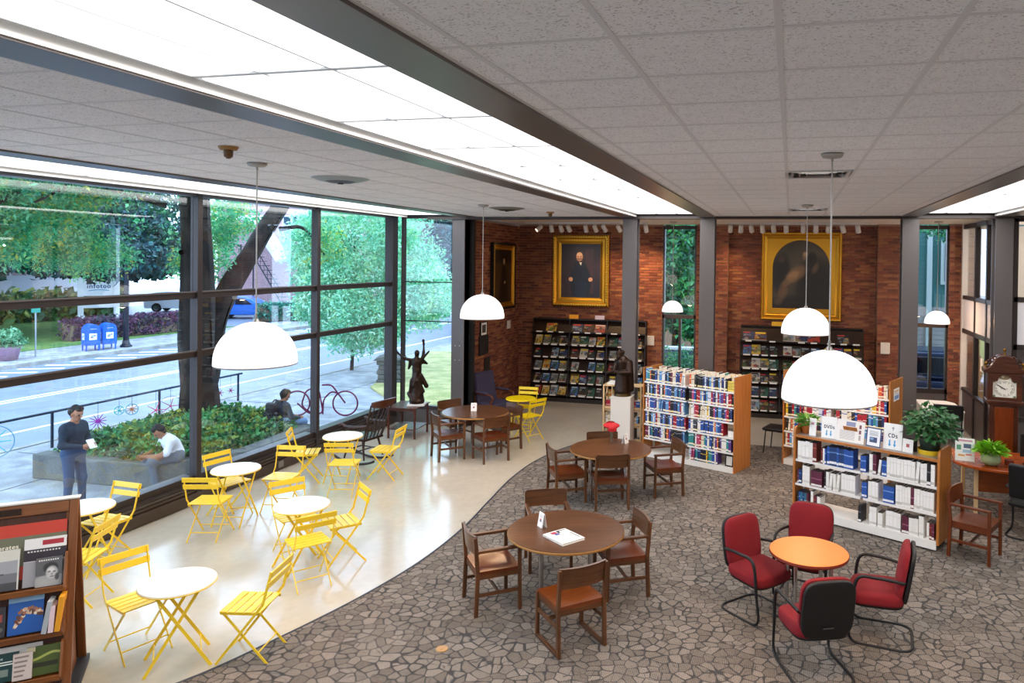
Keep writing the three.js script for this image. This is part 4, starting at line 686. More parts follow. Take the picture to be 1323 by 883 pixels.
// ------------------------------------------------------------ rolling media shelf
const MS = unitFrame(0.07, 10.56, 1.80, 9.68);
{
  const f = MS, o = thing('media_shelf', 'low oak media shelf on casters with signs and plants on its top', 'shelf'), L = f.L, dp = 0.46;
  o.position.set(f.x0, 0, -f.D0); o.rotation.y = f.rot;
  const end = () => { const s = new THREE.Shape(); s.moveTo(0, 0.1); s.lineTo(dp, 0.1); s.lineTo(dp, 1.17); s.quadraticCurveTo(dp, 1.26, dp - 0.09, 1.26); s.lineTo(0.09, 1.26); s.quadraticCurveTo(0, 1.26, 0, 1.17); s.closePath(); const g = new THREE.ExtrudeGeometry(s, { depth: 0.026, bevelEnabled: true, bevelSize: 0.003, bevelThickness: 0.003, bevelSegments: 1 }); g.rotateY(Math.PI / 2); return g; };
  for (const u of [-0.002, L - 0.024]) mesh('end_panel', at(end(), u, 0, 0), m.oak, o, { grain: 1 }).userData.label = 'rounded oak end panel';
  mesh('top_board', rbox(L - 0.05, 0.02, dp - 0.02, 0.003, L / 2, 1.14, -dp / 2), paint(0x8f8a86, 0.3), o).userData.label = 'grey laminate top'; mesh('top_edge', rbox(L - 0.05, 0.035, 0.02, 0.004, L / 2, 1.137, -0.008), m.oak, o);
  for (const y of [0.81, 0.475]) for (const s of [0, 1]) mesh('shelf', [rbox(L / 2 - 0.04, 0.016, 0.2, 0.003, L * (0.25 + 0.5 * s), y - 0.009, -0.115), box(L / 2 - 0.04, 0.03, 0.006, L * (0.25 + 0.5 * s), y - 0.015, -0.015)], m.white, o).userData.label = 'white metal shelf';
  mesh('bottom_shelf', [rbox(L - 0.05, 0.02, dp - 0.03, 0.003, L / 2, 0.13, -dp / 2), rbox(L - 0.05, 0.11, 0.02, 0.003, L / 2, 0.09, -0.005)], m.white, o);
  mesh('upright', [box(0.025, 1.0, 0.025, L / 2, 0.63, -dp / 2), box(0.025, 1.0, 0.025, 0.05, 0.63, -dp / 2), box(0.025, 1.0, 0.025, L - 0.05, 0.63, -dp / 2)], m.offwhite, o);
  for (const [u, z] of [[0.06, -0.05], [L / 2, -0.05], [L - 0.06, -0.05], [0.06, -dp + 0.05], [L - 0.06, -dp + 0.05]]) { const c = mesh('caster', [turn(cyl(0.028, 0.028, 0.02, 0, 0, 0, 18), 0, 0, Math.PI / 2).translate(u, 0.041, z)], m.black, o); mesh('caster_fork', [box(0.034, 0.03, 0.012, u, 0.068, z), box(0.004, 0.05, 0.03, u + 0.015, 0.05, z), box(0.004, 0.05, 0.03, u - 0.015, 0.05, z)], m.chrome, c); }
  reseed(555);
  const q = { n: 280 }, lab = (i) => (t) => `${t} disc case on the ${['upper', 'middle', 'bottom'][i]} shelf of the rolling media shelf`, go = (i, y, a, b, w, wd, h = 0.24) => fillShelf(f, [0.81, 0.475, 0.142][i], a * 1.075, Math.min(b * 1.075, f.L - 0.045), -0.02, h * 1.1, discs, w, wd, [0.15, 0.18], 0.05, 'disc_case', 'disc case', lab(i), 'disc cases on the rolling media shelf', q);
  const Wh = [0.5, 0.44, 0.01, 0.02, 0.0, 0.01, 0.02, 0], Bl = [0.08, 0.02, 0.5, 0.02, 0.38, 0, 0, 0], Mx = [0.22, 0.1, 0.06, 0.38, 0.06, 0.08, 0.1, 0];
  go(0, 0.745, 0.05, 0.36, Wh, [0.05, 0.062], 0.245); go(0, 0.745, 0.37, 0.45, Mx, [0.02, 0.03], 0.2); go(0, 0.745, 0.45, 0.80, Bl, [0.024, 0.04], 0.235); go(0, 0.745, 0.88, 0.98, Bl, [0.03, 0.05], 0.2); go(0, 0.745, 0.99, 1.09, Wh, [0.035, 0.05]); go(0, 0.745, 1.09, 1.2, Mx, [0.025, 0.04], 0.19); go(0, 0.745, 1.2, f.L - 0.05, Wh, [0.034, 0.048], 0.245);
  go(1, 0.44, 0.05, 0.12, [0.1, 0, 0.2, 0.4, 0.3, 0, 0, 0], [0.016, 0.022], 0.18); go(1, 0.44, 0.12, 0.23, Wh, [0.05, 0.06], 0.24); go(1, 0.44, 0.24, 0.41, [0.02, 0, 0, 0.93, 0.05, 0, 0, 0], [0.024, 0.03], 0.2); go(1, 0.44, 0.42, 0.64, [0.6, 0.05, 0, 0.3, 0, 0, 0.05, 0], [0.02, 0.045], 0.22); go(1, 0.44, 0.64, 0.84, Wh, [0.03, 0.045], 0.24); go(1, 0.44, 0.9, 0.98, Bl, [0.03, 0.04], 0.19); go(1, 0.44, 0.98, 1.13, Wh, [0.04, 0.05], 0.22); go(1, 0.44, 1.16, 1.31, Bl, [0.14, 0.149], 0.2); go(1, 0.44, 1.31, f.L - 0.05, Wh, [0.032, 0.046], 0.24);
  go(2, 0.142, 0.05, 0.22, [0.1, 0.02, 0.1, 0.1, 0.05, 0, 0.1, 0.53], [0.02, 0.03], 0.2); go(2, 0.142, 0.24, 0.28, Wh, [0.03, 0.04], 0.24); go(2, 0.142, 0.28, 0.38, Mx, [0.02, 0.026], 0.19); go(2, 0.142, 0.86, 0.91, Mx, [0.04, 0.049], 0.2); go(2, 0.142, 1.0, 1.1, Wh, [0.04, 0.05], 0.22); go(2, 0.142, 1.1, 1.18, Mx, [0.05, 0.07], 0.17); go(2, 0.142, 1.2, 1.38, Wh, [0.03, 0.05], 0.22); go(2, 0.142, 1.39, 1.58, Mx, [0.025, 0.045], 0.2); go(2, 0.142, 1.58, 1.66, Wh, [0.06, 0.075], 0.24); go(2, 0.142, 1.67, f.L - 0.05, Mx, [0.025, 0.03], 0.19);
}
// ------------------------------------------------------------ sloped magazine racks on the rear wall
function magazineRack(label, x0, x1, Df, wallD, who, spec) {
  const o = thing('magazine_rack', label, 'magazine rack'), W = x1 - x0, cx = (x0 + x1) / 2, dp = wallD - Df - 0.03; o.position.set(x0, 0, -Df);
  const dk = paint(0x1e1512, 0.45), dkk = wooden(T.darkwood, 1, 0.5, 0x7a6a60);
  mesh('back_panel', box(W, 2.05, 0.02, W / 2, 1.025, -dp), dk, o); mesh('plinth', box(W, 0.1, dp - 0.02, W / 2, 0.05, -dp / 2), dk, o); mesh('top_board', rbox(W + 0.02, 0.025, 0.16, 0.004, W / 2, 2.05, -dp + 0.09), dk, o);
  const secs = Math.round(W / 0.97), sw = W / secs, rows = [1.735, 1.42, 1.107, 0.794, 0.48, 0.167];
  for (let s = 0; s <= secs; s++) mesh('divider', prism([[0, 0.02], [dp, 0.02], [dp, 2.04], [dp - 0.17, 2.04], [0.06, 0.2]], 0.022).applyMatrix4(new THREE.Matrix4().makeRotationY(Math.PI / 2)).translate(s * sw, 0, 0), dk, o);
  rows.forEach((y, r) => {
    const zf = -0.03 - (y - 0.167) * 0.06, LN = 0.62, face = box(W, 0.34, 0.012);   // each row steps back a little going up
    mesh('slope_board', turn(face, -LN).translate(W / 2, y + 0.13, zf - 0.125), dkk, o); mesh('ledge', rbox(W, 0.016, 0.075, 0.003, W / 2, y - 0.008, zf - 0.015), dk, o); mesh('ledge_lip', rbox(W, 0.03, 0.01, 0.003, W / 2, y + 0.005, zf + 0.024), dk, o);
    const n = r === 0 ? 3 : 4;
    for (let s = 0; s < secs; s++) for (let k = 0; k < n; k++) {
      const u = s * sw + 0.06 + (k + 0.5) * (sw - 0.1) / n, skip = rnd() < (r === 0 ? 0.3 : 0.06), big = r === 0;
      if (rnd() < 0.93) { const lb = mesh('shelf_label', rbox(rr(0.13, 0.17), 0.032, 0.006, 0.002, u, y + 0.0, zf + 0.033), m.paper, o); }
      if (skip) continue;
      const g = covers[Math.floor(rnd() * 64) % 64], w = big ? 0.27 : rr(0.17, 0.21), h = big ? 0.24 : rr(0.22, 0.27), t = rr(0.006, 0.014), mg = shadow(new THREE.Mesh(g, coverMat));
      mg.name = numbered('magazine'); scene.add(mg); mg.scale.set(w, h, t); mg.rotation.set(-LN, 0, rr(-0.03, 0.03), 'YXZ');
      mg.position.set(x0 + u, y + 0.002 + h / 2 * Math.cos(LN), -Df + zf - 0.008 - h / 2 * Math.sin(LN));
      tag(mg, big ? `folded newspaper or wide magazine on the top row of ${who}` : `magazine face out on the ${['top', 'second', 'third', 'fourth', 'fifth', 'bottom'][r]} row of ${who}`, 'magazine', `row ${['one', 'two', 'three', 'four', 'five', 'six'][r]} of ${who}`);
    }
  });
  for (const [u, c, l] of spec) { const s = mesh('rack_sign', [box(0.24, 0.1, 0.006)], paint(c, 0.6)); tag(s, l, 'sign'); s.position.set(x0 + u, 2.11, -Df + -dp + 0.1); s.rotation.x = -0.1; }
}
reseed(901);
magazineRack('tall black sloped magazine rack under the seated portrait', -6.32, -3.42, 17.33, REAR, 'the rack under the seated portrait', [[1.05, 0xf0a81c, 'orange sign on top of the magazine rack under the seated portrait'], [1.72, 0xe6d8ea, 'pale lilac sign on top of the magazine rack under the seated portrait']]);
magazineRack('tall black sloped magazine rack under the arched painting', -1.12, 1.60, 16.98, 17.6, 'the rack under the arched painting', [[0.82, 0xf0b81c, 'orange sign on top of the magazine rack under the arched painting']]);
// ------------------------------------------------------------ smooth bodies: tapered capsules and ellipsoids blended, meshed with surface nets
function body(prims, cell, k, palette) {
  const lo = V(1e9, 1e9, 1e9), hi = V(-1e9, -1e9, -1e9);
  for (const p of prims) { const r = Math.max(p.ra, p.rb ?? p.ra, ...(p.e ? [p.e.x, p.e.y, p.e.z] : [0])) + cell * 2 + k * 0.3; for (const q of [p.a, p.b ?? p.a]) { lo.min(q.clone().subScalar(r)); hi.max(q.clone().addScalar(r)); } }
  const nx = Math.ceil((hi.x - lo.x) / cell) + 1, ny = Math.ceil((hi.y - lo.y) / cell) + 1, nz = Math.ceil((hi.z - lo.z) / cell) + 1, f = new Float32Array(nx * ny * nz).fill(1);
  const dist = (p, x, y, z) => {
    if (p.e) { const dx = (x - p.a.x) / p.e.x, dy = (y - p.a.y) / p.e.y, dz = (z - p.a.z) / p.e.z, l = Math.hypot(dx, dy, dz), g = Math.hypot(dx / p.e.x, dy / p.e.y, dz / p.e.z); return g < 1e-9 ? -Math.min(p.e.x, p.e.y, p.e.z) : l * (l - 1) / g; }
    const bx = p.b.x - p.a.x, by = p.b.y - p.a.y, bz = p.b.z - p.a.z, L = bx * bx + by * by + bz * bz; let t = L ? ((x - p.a.x) * bx + (y - p.a.y) * by + (z - p.a.z) * bz) / L : 0; t = t < 0 ? 0 : t > 1 ? 1 : t;
    const sx = p.flat ?? 1; return Math.hypot(x - p.a.x - bx * t, y - p.a.y - by * t, (z - p.a.z - bz * t) / sx) * (sx < 1 ? (1 + sx) / 2 : 1) - (p.ra + (p.rb - p.ra) * t);
  };
  const id = (i, j, l) => i + nx * (j + ny * l);
  for (const p of prims) { const kk = p.k ?? k;
    const r = Math.max(p.ra, p.rb ?? p.ra, ...(p.e ? [p.e.x, p.e.y, p.e.z] : [0])) + kk * 1.2 + cell * 2, a = p.a, b = p.b ?? p.a;
    const i0 = Math.max(0, Math.floor((Math.min(a.x, b.x) - r - lo.x) / cell)), i1 = Math.min(nx - 1, Math.ceil((Math.max(a.x, b.x) + r - lo.x) / cell)), j0 = Math.max(0, Math.floor((Math.min(a.y, b.y) - r - lo.y) / cell)), j1 = Math.min(ny - 1, Math.ceil((Math.max(a.y, b.y) + r - lo.y) / cell)), l0 = Math.max(0, Math.floor((Math.min(a.z, b.z) - r - lo.z) / cell)), l1 = Math.min(nz - 1, Math.ceil((Math.max(a.z, b.z) + r - lo.z) / cell));
    for (let l = l0; l <= l1; l++) for (let j = j0; j <= j1; j++) for (let i = i0; i <= i1; i++) { const d = dist(p, lo.x + i * cell, lo.y + j * cell, lo.z + l * cell), n = id(i, j, l), h = Math.max(kk - Math.abs(f[n] - d), 0) / kk; f[n] = Math.min(f[n], d) - h * h * kk * 0.25; }
  }
  const vid = new Int32Array(nx * ny * nz).fill(-1), pos = [], idx = [];
  for (let l = 0; l < nz - 1; l++) for (let j = 0; j < ny - 1; j++) for (let i = 0; i < nx - 1; i++) {
    let sx = 0, sy = 0, sz = 0, c = 0;
    for (let e = 0; e < 12; e++) { const ax = e >> 2, u = e & 1, v = (e >> 1) & 1, A = [0, 0, 0], B = [0, 0, 0]; A[(ax + 1) % 3] = B[(ax + 1) % 3] = u; A[(ax + 2) % 3] = B[(ax + 2) % 3] = v; B[ax] = 1; const fa = f[id(i + A[0], j + A[1], l + A[2])], fb = f[id(i + B[0], j + B[1], l + B[2])]; if ((fa < 0) !== (fb < 0)) { const t = fa / (fa - fb); sx += A[0] + (B[0] - A[0]) * t; sy += A[1] + (B[1] - A[1]) * t; sz += A[2] + (B[2] - A[2]) * t; c++; } }
    if (c) { vid[id(i, j, l)] = pos.length / 3; pos.push(lo.x + (i + sx / c) * cell, lo.y + (j + sy / c) * cell, lo.z + (l + sz / c) * cell); }
  }
  for (let l = 1; l < nz - 1; l++) for (let j = 1; j < ny - 1; j++) for (let i = 1; i < nx - 1; i++) for (let ax = 0; ax < 3; ax++) {
    const d = [0, 0, 0]; d[ax] = 1; const fa = f[id(i, j, l)], fb = f[id(i + d[0], j + d[1], l + d[2])]; if ((fa < 0) === (fb < 0)) continue;
    const u = [0, 0, 0], v = [0, 0, 0]; u[(ax + 1) % 3] = 1; v[(ax + 2) % 3] = 1;
    const q = [vid[id(i, j, l)], vid[id(i - u[0], j - u[1], l - u[2])], vid[id(i - u[0] - v[0], j - u[1] - v[1], l - u[2] - v[2])], vid[id(i - v[0], j - v[1], l - v[2])]]; if (q.some((n) => n < 0)) continue;
    if (fa < 0) idx.push(q[0], q[1], q[2], q[0], q[2], q[3]); else idx.push(q[0], q[2], q[1], q[0], q[3], q[2]);
  }
  const g = new THREE.BufferGeometry(); g.setAttribute('position', new THREE.Float32BufferAttribute(pos, 3)); g.setIndex(idx); g.computeVertexNormals();
  if (palette) { const col = new Float32Array(pos.length); for (let n = 0; n < pos.length; n += 3) { let best = 1e9, c = 0; for (const p of prims) { const d = dist(p, pos[n], pos[n + 1], pos[n + 2]) + (p.bias ?? 0); if (d < best) { best = d; c = p.c; } } const q = palette[c]; col[n] = q.r; col[n + 1] = q.g; col[n + 2] = q.b; } g.setAttribute('color', new THREE.BufferAttribute(col, 3)); }
  return g;
}
const cap = (a, b, ra, rb = ra, c = 0, o = {}) => ({ a: V(...a), b: V(...b), ra, rb, c, ...o });
const ell = (a, e, c = 0, o = {}) => ({ a: V(...a), e: V(...e), ra: 0, c, ...o });

// ------------------------------------------------------------ paintings
function goldFrame(o, w, h, bw, depth, ornate) {
  const prof = [[0, 0], [0.0, depth * 0.7], [bw * 0.12, depth], [bw * 0.3, depth * 0.95], [bw * 0.45, depth * 0.55], [bw * 0.7, depth * 0.6], [bw * 0.85, depth * 0.42], [bw, depth * 0.3], [bw, 0]];
  const sides = [[w, h, 0], [h, w, 1], [w, h, 2], [h, w, 3]];
  for (const [len, other, r] of sides) { const pos = [], P = (t, k) => { const [q, z] = prof[k]; return [t * (len / 2 - q), -other / 2 + q, z]; };
    for (let k = 0; k + 1 < prof.length; k++) pos.push(...P(-1, k), ...P(1, k), ...P(1, k + 1), ...P(-1, k), ...P(1, k + 1), ...P(-1, k + 1));
    const g = new THREE.BufferGeometry(); g.setAttribute('position', new THREE.Float32BufferAttribute(pos, 3)); g.computeVertexNormals(); g.rotateZ(r * Math.PI / 2); mesh('frame_rail', g, m.gold, o);
    if (ornate) { const b = []; for (let t = -len / 2 + 0.05; t <= len / 2 - 0.04; t += 0.062) { const q = ball(0.02, t, -other / 2 + bw * 0.17, depth * 0.92, 8); q.scale(1, 1, 1); b.push(q); } const gg = mergeGeometries(b.map(prep)); gg.rotateZ(r * Math.PI / 2); mesh('carved_moulding', gg, m.goldDark, o); }
  }
}
function portrait(x, W, H) { const g = x.createLinearGradient(0, 0, W, H); g.addColorStop(0, '#1c1014'); g.addColorStop(0.6, '#2e1a1c'); g.addColorStop(1, '#1a0e0e'); x.fillStyle = g; x.fillRect(0, 0, W, H); x.fillStyle = '#3a2020'; x.fillRect(W * 0.62, H * 0.1, W * 0.2, H * 0.5);
  x.fillStyle = '#3c1c16'; x.fillRect(W * 0.22, H * 0.62, W * 0.6, H * 0.3); x.fillStyle = '#0c0d16'; x.beginPath(); x.moveTo(W * 0.36, H * 0.34); x.lineTo(W * 0.60, H * 0.34); x.lineTo(W * 0.80, H * 0.66); x.lineTo(W * 0.70, H * 0.98); x.lineTo(W * 0.30, H * 0.98); x.lineTo(W * 0.2, H * 0.66); x.closePath(); x.fill();
  x.fillStyle = '#12182a'; x.fillRect(W * 0.36, H * 0.7, W * 0.28, H * 0.3); x.fillStyle = '#b98a6a'; x.beginPath(); x.ellipse(W * 0.47, H * 0.24, W * 0.085, H * 0.085, 0, 0, 7); x.fill(); x.fillStyle = '#d8b494'; x.beginPath(); x.ellipse(W * 0.465, H * 0.205, W * 0.07, H * 0.045, 0, 0, 7); x.fill(); x.fillStyle = '#8a6a58'; x.fillRect(W * 0.40, H * 0.27, W * 0.14, H * 0.04); x.fillStyle = '#3a2420'; x.fillRect(W * 0.42, H * 0.228, W * 0.03, H * 0.012); x.fillRect(W * 0.485, H * 0.228, W * 0.03, H * 0.012);
  x.fillStyle = '#e8e4da'; x.beginPath(); x.moveTo(W * 0.46, H * 0.345); x.lineTo(W * 0.53, H * 0.345); x.lineTo(W * 0.505, H * 0.41); x.fill(); x.fillStyle = '#c89a78'; for (const q of [0.25, 0.75]) { x.beginPath(); x.ellipse(W * q, H * 0.66, W * 0.055, H * 0.04, q < 0.5 ? 0.5 : -0.5, 0, 7); x.fill(); } }
{
  const o = thing('framed_painting', 'gilt framed oil portrait of a seated man in a dark suit on brick', 'painting');
  goldFrame(o, 1.47, 1.80, 0.235, 0.09, true); mesh('canvas', box(1.03, 1.36, 0.02, 0, 0, 0.02), std({ map: canvasTex(256, 340, portrait), roughness: 0.35 }), o, { keepUV: true }); mesh('backing', box(1.4, 1.72, 0.02, 0, 0, -0.008), m.black, o); o.position.set(-5.13, 3.27, -REAR + 0.03);
}
{
  const o = thing('framed_painting', 'large gilt framed dark painting with a round arched opening above the magazine rack', 'painting');
  goldFrame(o, 1.82, 2.06, 0.16, 0.09, false);
  // spandrel panel with an arched opening
  const s = new THREE.Shape(); const w = 0.76, h = 0.88; s.moveTo(-w, -h); s.lineTo(w, -h); s.lineTo(w, h); s.lineTo(-w, h); s.closePath(); const hole = new THREE.Path(); hole.moveTo(-0.65, -0.76); hole.lineTo(0.65, -0.76); hole.lineTo(0.65, 0.2); hole.absarc(0, 0.2, 0.65, 0, Math.PI, false); hole.lineTo(-0.65, -0.76); s.holes.push(hole);
  mesh('arched_spandrel', at(new THREE.ExtrudeGeometry(s, { depth: 0.02, bevelEnabled: true, bevelSize: 0.008, bevelThickness: 0.01, bevelSegments: 2, curveSegments: 40 }), 0, 0, 0.015), m.gold, o);
  const tex = canvasTex(320, 400, (x, W, H) => { const g = x.createLinearGradient(0, 0, W, H); g.addColorStop(0, '#3a352c'); g.addColorStop(0.45, '#4a4236'); g.addColorStop(1, '#17120f'); x.fillStyle = g; x.fillRect(0, 0, W, H);
    const soft = (c, al, px, py, rx, ry, a) => { x.save(); x.translate(px * W, py * H); x.rotate(a); x.scale(rx * W, ry * H); const q = x.createRadialGradient(0, 0, 0.1, 0, 0, 1); q.addColorStop(0, `rgba(${c},${al})`); q.addColorStop(0.6, `rgba(${c},${al * 0.75})`); q.addColorStop(1, `rgba(${c},0)`); x.fillStyle = q; x.fillRect(-1, -1, 2, 2); x.restore(); };
    soft('16,12,10', 1, 0.72, 0.62, 0.36, 0.42, 0.1); soft('14,11,12', 1, 0.15, 0.5, 0.2, 0.32, 0.1); soft('16,12,10', 1, 0.5, 0.98, 0.7, 0.2, 0); soft('70,54,40', 0.9, 0.17, 0.3, 0.07, 0.06, 0);
    soft('122,94,66', 0.95, 0.42, 0.5, 0.25, 0.11, -0.62); soft('150,118,84', 0.8, 0.36, 0.53, 0.15, 0.07, -0.62); soft('104,78,54', 0.9, 0.2, 0.74, 0.1, 0.18, 0.25); soft('120,92,64', 0.7, 0.3, 0.62, 0.16, 0.08, -0.4); soft('92,70,48', 0.8, 0.12, 0.9, 0.09, 0.06, -0.2); soft('60,48,38', 0.8, 0.34, 0.66, 0.12, 0.03, -0.5); soft('124,98,70', 0.95, 0.57, 0.25, 0.065, 0.075, 0); soft('176,148,112', 0.8, 0.565, 0.22, 0.045, 0.04, 0); soft('18,14,12', 1, 0.67, 0.3, 0.1, 0.13, 0.2); soft('96,74,52', 0.8, 0.74, 0.42, 0.06, 0.1, 0.4); });
  mesh('canvas', box(1.34, 1.66, 0.012, 0, 0.06, 0.012), std({ map: tex, roughness: 0.35 }), o, { keepUV: true }); mesh('backing', box(1.7, 1.94, 0.02, 0, 0, -0.008), m.black, o); o.position.set(0.225, 3.22, -REAR + 0.03);
}
{
  const o = thing('framed_painting', 'dark portrait of a standing figure framed in black on the brick side wall', 'painting');
  goldFrame(o, 1.32, 1.52, 0.13, 0.07, false); mesh('outer_frame', [box(1.4, 0.05, 0.08, 0, 0.775, 0.03), box(1.4, 0.05, 0.08, 0, -0.775, 0.03), box(0.05, 1.6, 0.08, 0.685, 0, 0.03), box(0.05, 1.6, 0.08, -0.685, 0, 0.03)], m.black, o);
  mesh('canvas', box(1.08, 1.28, 0.02, 0, 0, 0.012), std({ map: canvasTex(192, 256, (x, W, H) => { x.fillStyle = '#3a2a16'; x.fillRect(0, 0, W, H); x.fillStyle = '#1a120c'; x.fillRect(0, 0, W, H * 0.25); x.fillStyle = '#0a0808'; x.beginPath(); x.moveTo(W * 0.45, H * 0.3); x.lineTo(W * 0.65, H * 0.34); x.lineTo(W * 0.82, H); x.lineTo(W * 0.25, H); x.closePath(); x.fill(); x.fillStyle = '#b08a60'; x.beginPath(); x.ellipse(W * 0.55, H * 0.22, W * 0.05, H * 0.055, 0, 0, 7); x.fill(); x.beginPath(); x.ellipse(W * 0.6, H * 0.62, W * 0.04, H * 0.03, 0, 0, 7); x.fill(); }), roughness: 0.4 }), o, { keepUV: true }); o.position.set(-6.77, 3.13, -16.55); o.rotation.y = Math.PI / 2;
}
// small things on the brick walls
{
  const wall = (name, w, h, y, D, mat, label, cat) => { const p = mesh(name, rbox(w, h, 0.03, 0.004), mat, null, { keepUV: true }); tag(p, label, cat); p.position.set(-6.76, y, -D); p.rotation.y = Math.PI / 2; return p; };
  const fp = thing('framed_photograph', 'small framed photograph with a pale mount on the brick side wall', 'photograph'); mesh('frame', [box(0.36, 0.02, 0.03, 0, 0.15, 0), box(0.36, 0.02, 0.03, 0, -0.15, 0), box(0.02, 0.32, 0.03, 0.17, 0, 0), box(0.02, 0.32, 0.03, -0.17, 0, 0)], m.black, fp); mesh('mount', box(0.34, 0.3, 0.012), m.paper, fp); mesh('print', box(0.2, 0.18, 0.006, 0, 0, 0.008), paint(0x4a4640, 0.6), fp); fp.position.set(-6.765, 1.95, -15.46); fp.rotation.y = Math.PI / 2;
  wall('wall_plaque', 0.48, 0.44, 1.58, 15.46, m.dark, 'dark bronze plaque below the small framed photograph', 'plaque'); wall('wall_panel', 0.27, 0.48, 1.03, 15.66, paint(0x2a2422, 0.4), 'dark narrow control panel above the purple armchair', 'panel'); wall('thermostat_plate', 0.18, 0.2, 1.92, 16.97, m.offwhite, 'small pale switch plate on the brick side wall below the portrait', 'switch plate');
  const t1 = mesh('notice_plate', rbox(0.17, 0.24, 0.02, 0.004), m.offwhite); tag(t1, 'pale notice plate on the sunlit brick beside the rear window of greenery', 'notice'); t1.position.set(-3.32, 1.58, -REAR + 0.04);
  const t2 = mesh('notice_plate', rbox(0.2, 0.26, 0.02, 0.004), m.offwhite); tag(t2, 'pale notice plate on the brick pier beside the column by the arched painting', 'notice'); t2.position.set(2.08, 1.64, -17.51);
  const strip = thing('speckled_poster', 'tall narrow black poster with scattered white specks beside the corner column', 'poster'); mesh('poster_sheet', box(0.2, 1.0, 0.01), m.black, strip); const dots = []; reseed(40); for (let k = 0; k < 90; k++) { const q = (k / 90) ** 0.8; dots.push(cyl(0.007, 0.007, 0.004, 0, 0, 0, 6).rotateX(Math.PI / 2).translate(rr(-0.09, 0.09), 0.46 - q * 0.9, 0.006)); } mesh('white_specks', dots, m.paper, strip); strip.position.set(-6.66, 1.58, -14.5); strip.rotation.y = 0.25;
  struct('trim_column', box(0.3, 4.4, 0.12, -6.66, 2.2, -14.36), m.black, { label: 'dark jamb between the corner column and the brick wall' });
  const bolts = []; for (const [a, b] of [[-0.05, 1.72], [0.05, 1.72], [-0.05, 1.42], [0.05, 1.42]]) bolts.push(cyl(0.007, 0.007, 0.01, -6.735 + a, b, -14.045, 8).rotateX(0)); const bl = mesh('screw_heads', bolts, m.paper); tag(bl, 'four pale screw heads on the corner column', 'screws');
}
// ------------------------------------------------------------ side table with the bronze figure with raised arms
{
  const t = thing('side_table', 'low reddish wooden side table with a lower shelf by the corner window', 'table'), w = wooden(T.walnut, 1, 0.3, 0xe0a080);
  mesh('table_top', rbox(0.62, 0.022, 0.72, 0.004, 0, 0.60, 0), w, t); mesh('lower_shelf', rbox(0.56, 0.02, 0.66, 0.004, 0, 0.18, 0), w, t); for (const [a, b] of [[-1, -1], [1, -1], [-1, 1], [1, 1]]) mesh('leg', rbox(0.035, 0.6, 0.035, 0.004, a * 0.27, 0.295, b * 0.32), w, t); mesh('apron', [box(0.54, 0.05, 0.018, 0, 0.565, 0.31), box(0.54, 0.05, 0.018, 0, 0.565, -0.31)], w, t);
  put(t, -7.38, 13.2, 0.1, -1);
  const s = thing('bronze_statue', 'dark bronze figure of a robed woman with raised arms on the side table', 'statue');
  mesh('plinth_slab', rbox(0.34, 0.04, 0.3, 0.006, 0, 0.02, 0), m.white, s);
  const P = [cap([0, 0.1, 0], [0, 0.14, 0], 0.15, 0.12), cap([0.02, 0.1, 0], [0.0, 0.45, 0], 0.13, 0.10), cap([0.05, 0.2, 0.05], [0.1, 0.3, 0.03], 0.06, 0.05), cap([0, 0.45, 0], [0.0, 0.72, 0], 0.105, 0.085), cap([0, 0.72, 0], [0, 0.86, 0], 0.085, 0.10), cap([-0.02, 0.9, 0], [0.0, 1.0, 0.0], 0.04, 0.032), ell([0.0, 1.04, 0.01], [0.05, 0.065, 0.055]),
    cap([-0.1, 0.9, 0], [-0.24, 0.93, 0.02], 0.035, 0.028), cap([-0.24, 0.93, 0.02], [-0.36, 1.04, 0.04], 0.026, 0.018), cap([-0.36, 1.04, 0.04], [-0.4, 1.13, 0.05], 0.014, 0.01), cap([0.1, 0.9, 0], [0.13, 1.06, 0], 0.034, 0.026), cap([0.13, 1.06, 0], [0.13, 1.22, 0.01], 0.024, 0.017), cap([0.13, 1.22, 0.01], [0.12, 1.29, 0.0], 0.018, 0.03), cap([0.1, 0.92, 0.02], [0.24, 1.08, 0.05], 0.03, 0.018),
    cap([-0.12, 0.86, -0.04], [-0.17, 0.72, -0.06], 0.05, 0.02), cap([0.12, 0.86, -0.04], [0.19, 0.82, -0.06], 0.05, 0.02), cap([0.03, 0.5, 0.08], [0.14, 0.28, 0.06], 0.05, 0.03), cap([-0.08, 0.5, 0.05], [-0.13, 0.2, 0.03], 0.05, 0.03), cap([0.09, 0.6, 0.03], [0.19, 0.38, 0.0], 0.035, 0.045), cap([-0.05, 0.12, 0.08], [-0.15, 0.24, 0.02], 0.06, 0.04), cap([0.03, 0.7, 0.07], [-0.05, 0.4, 0.1], 0.02, 0.02)];
  mesh('figure', body(P, 0.014, 0.03), m.bronze, s); s.position.set(-7.2, 0.612, -13.2); s.rotation.y = 0.35;
}
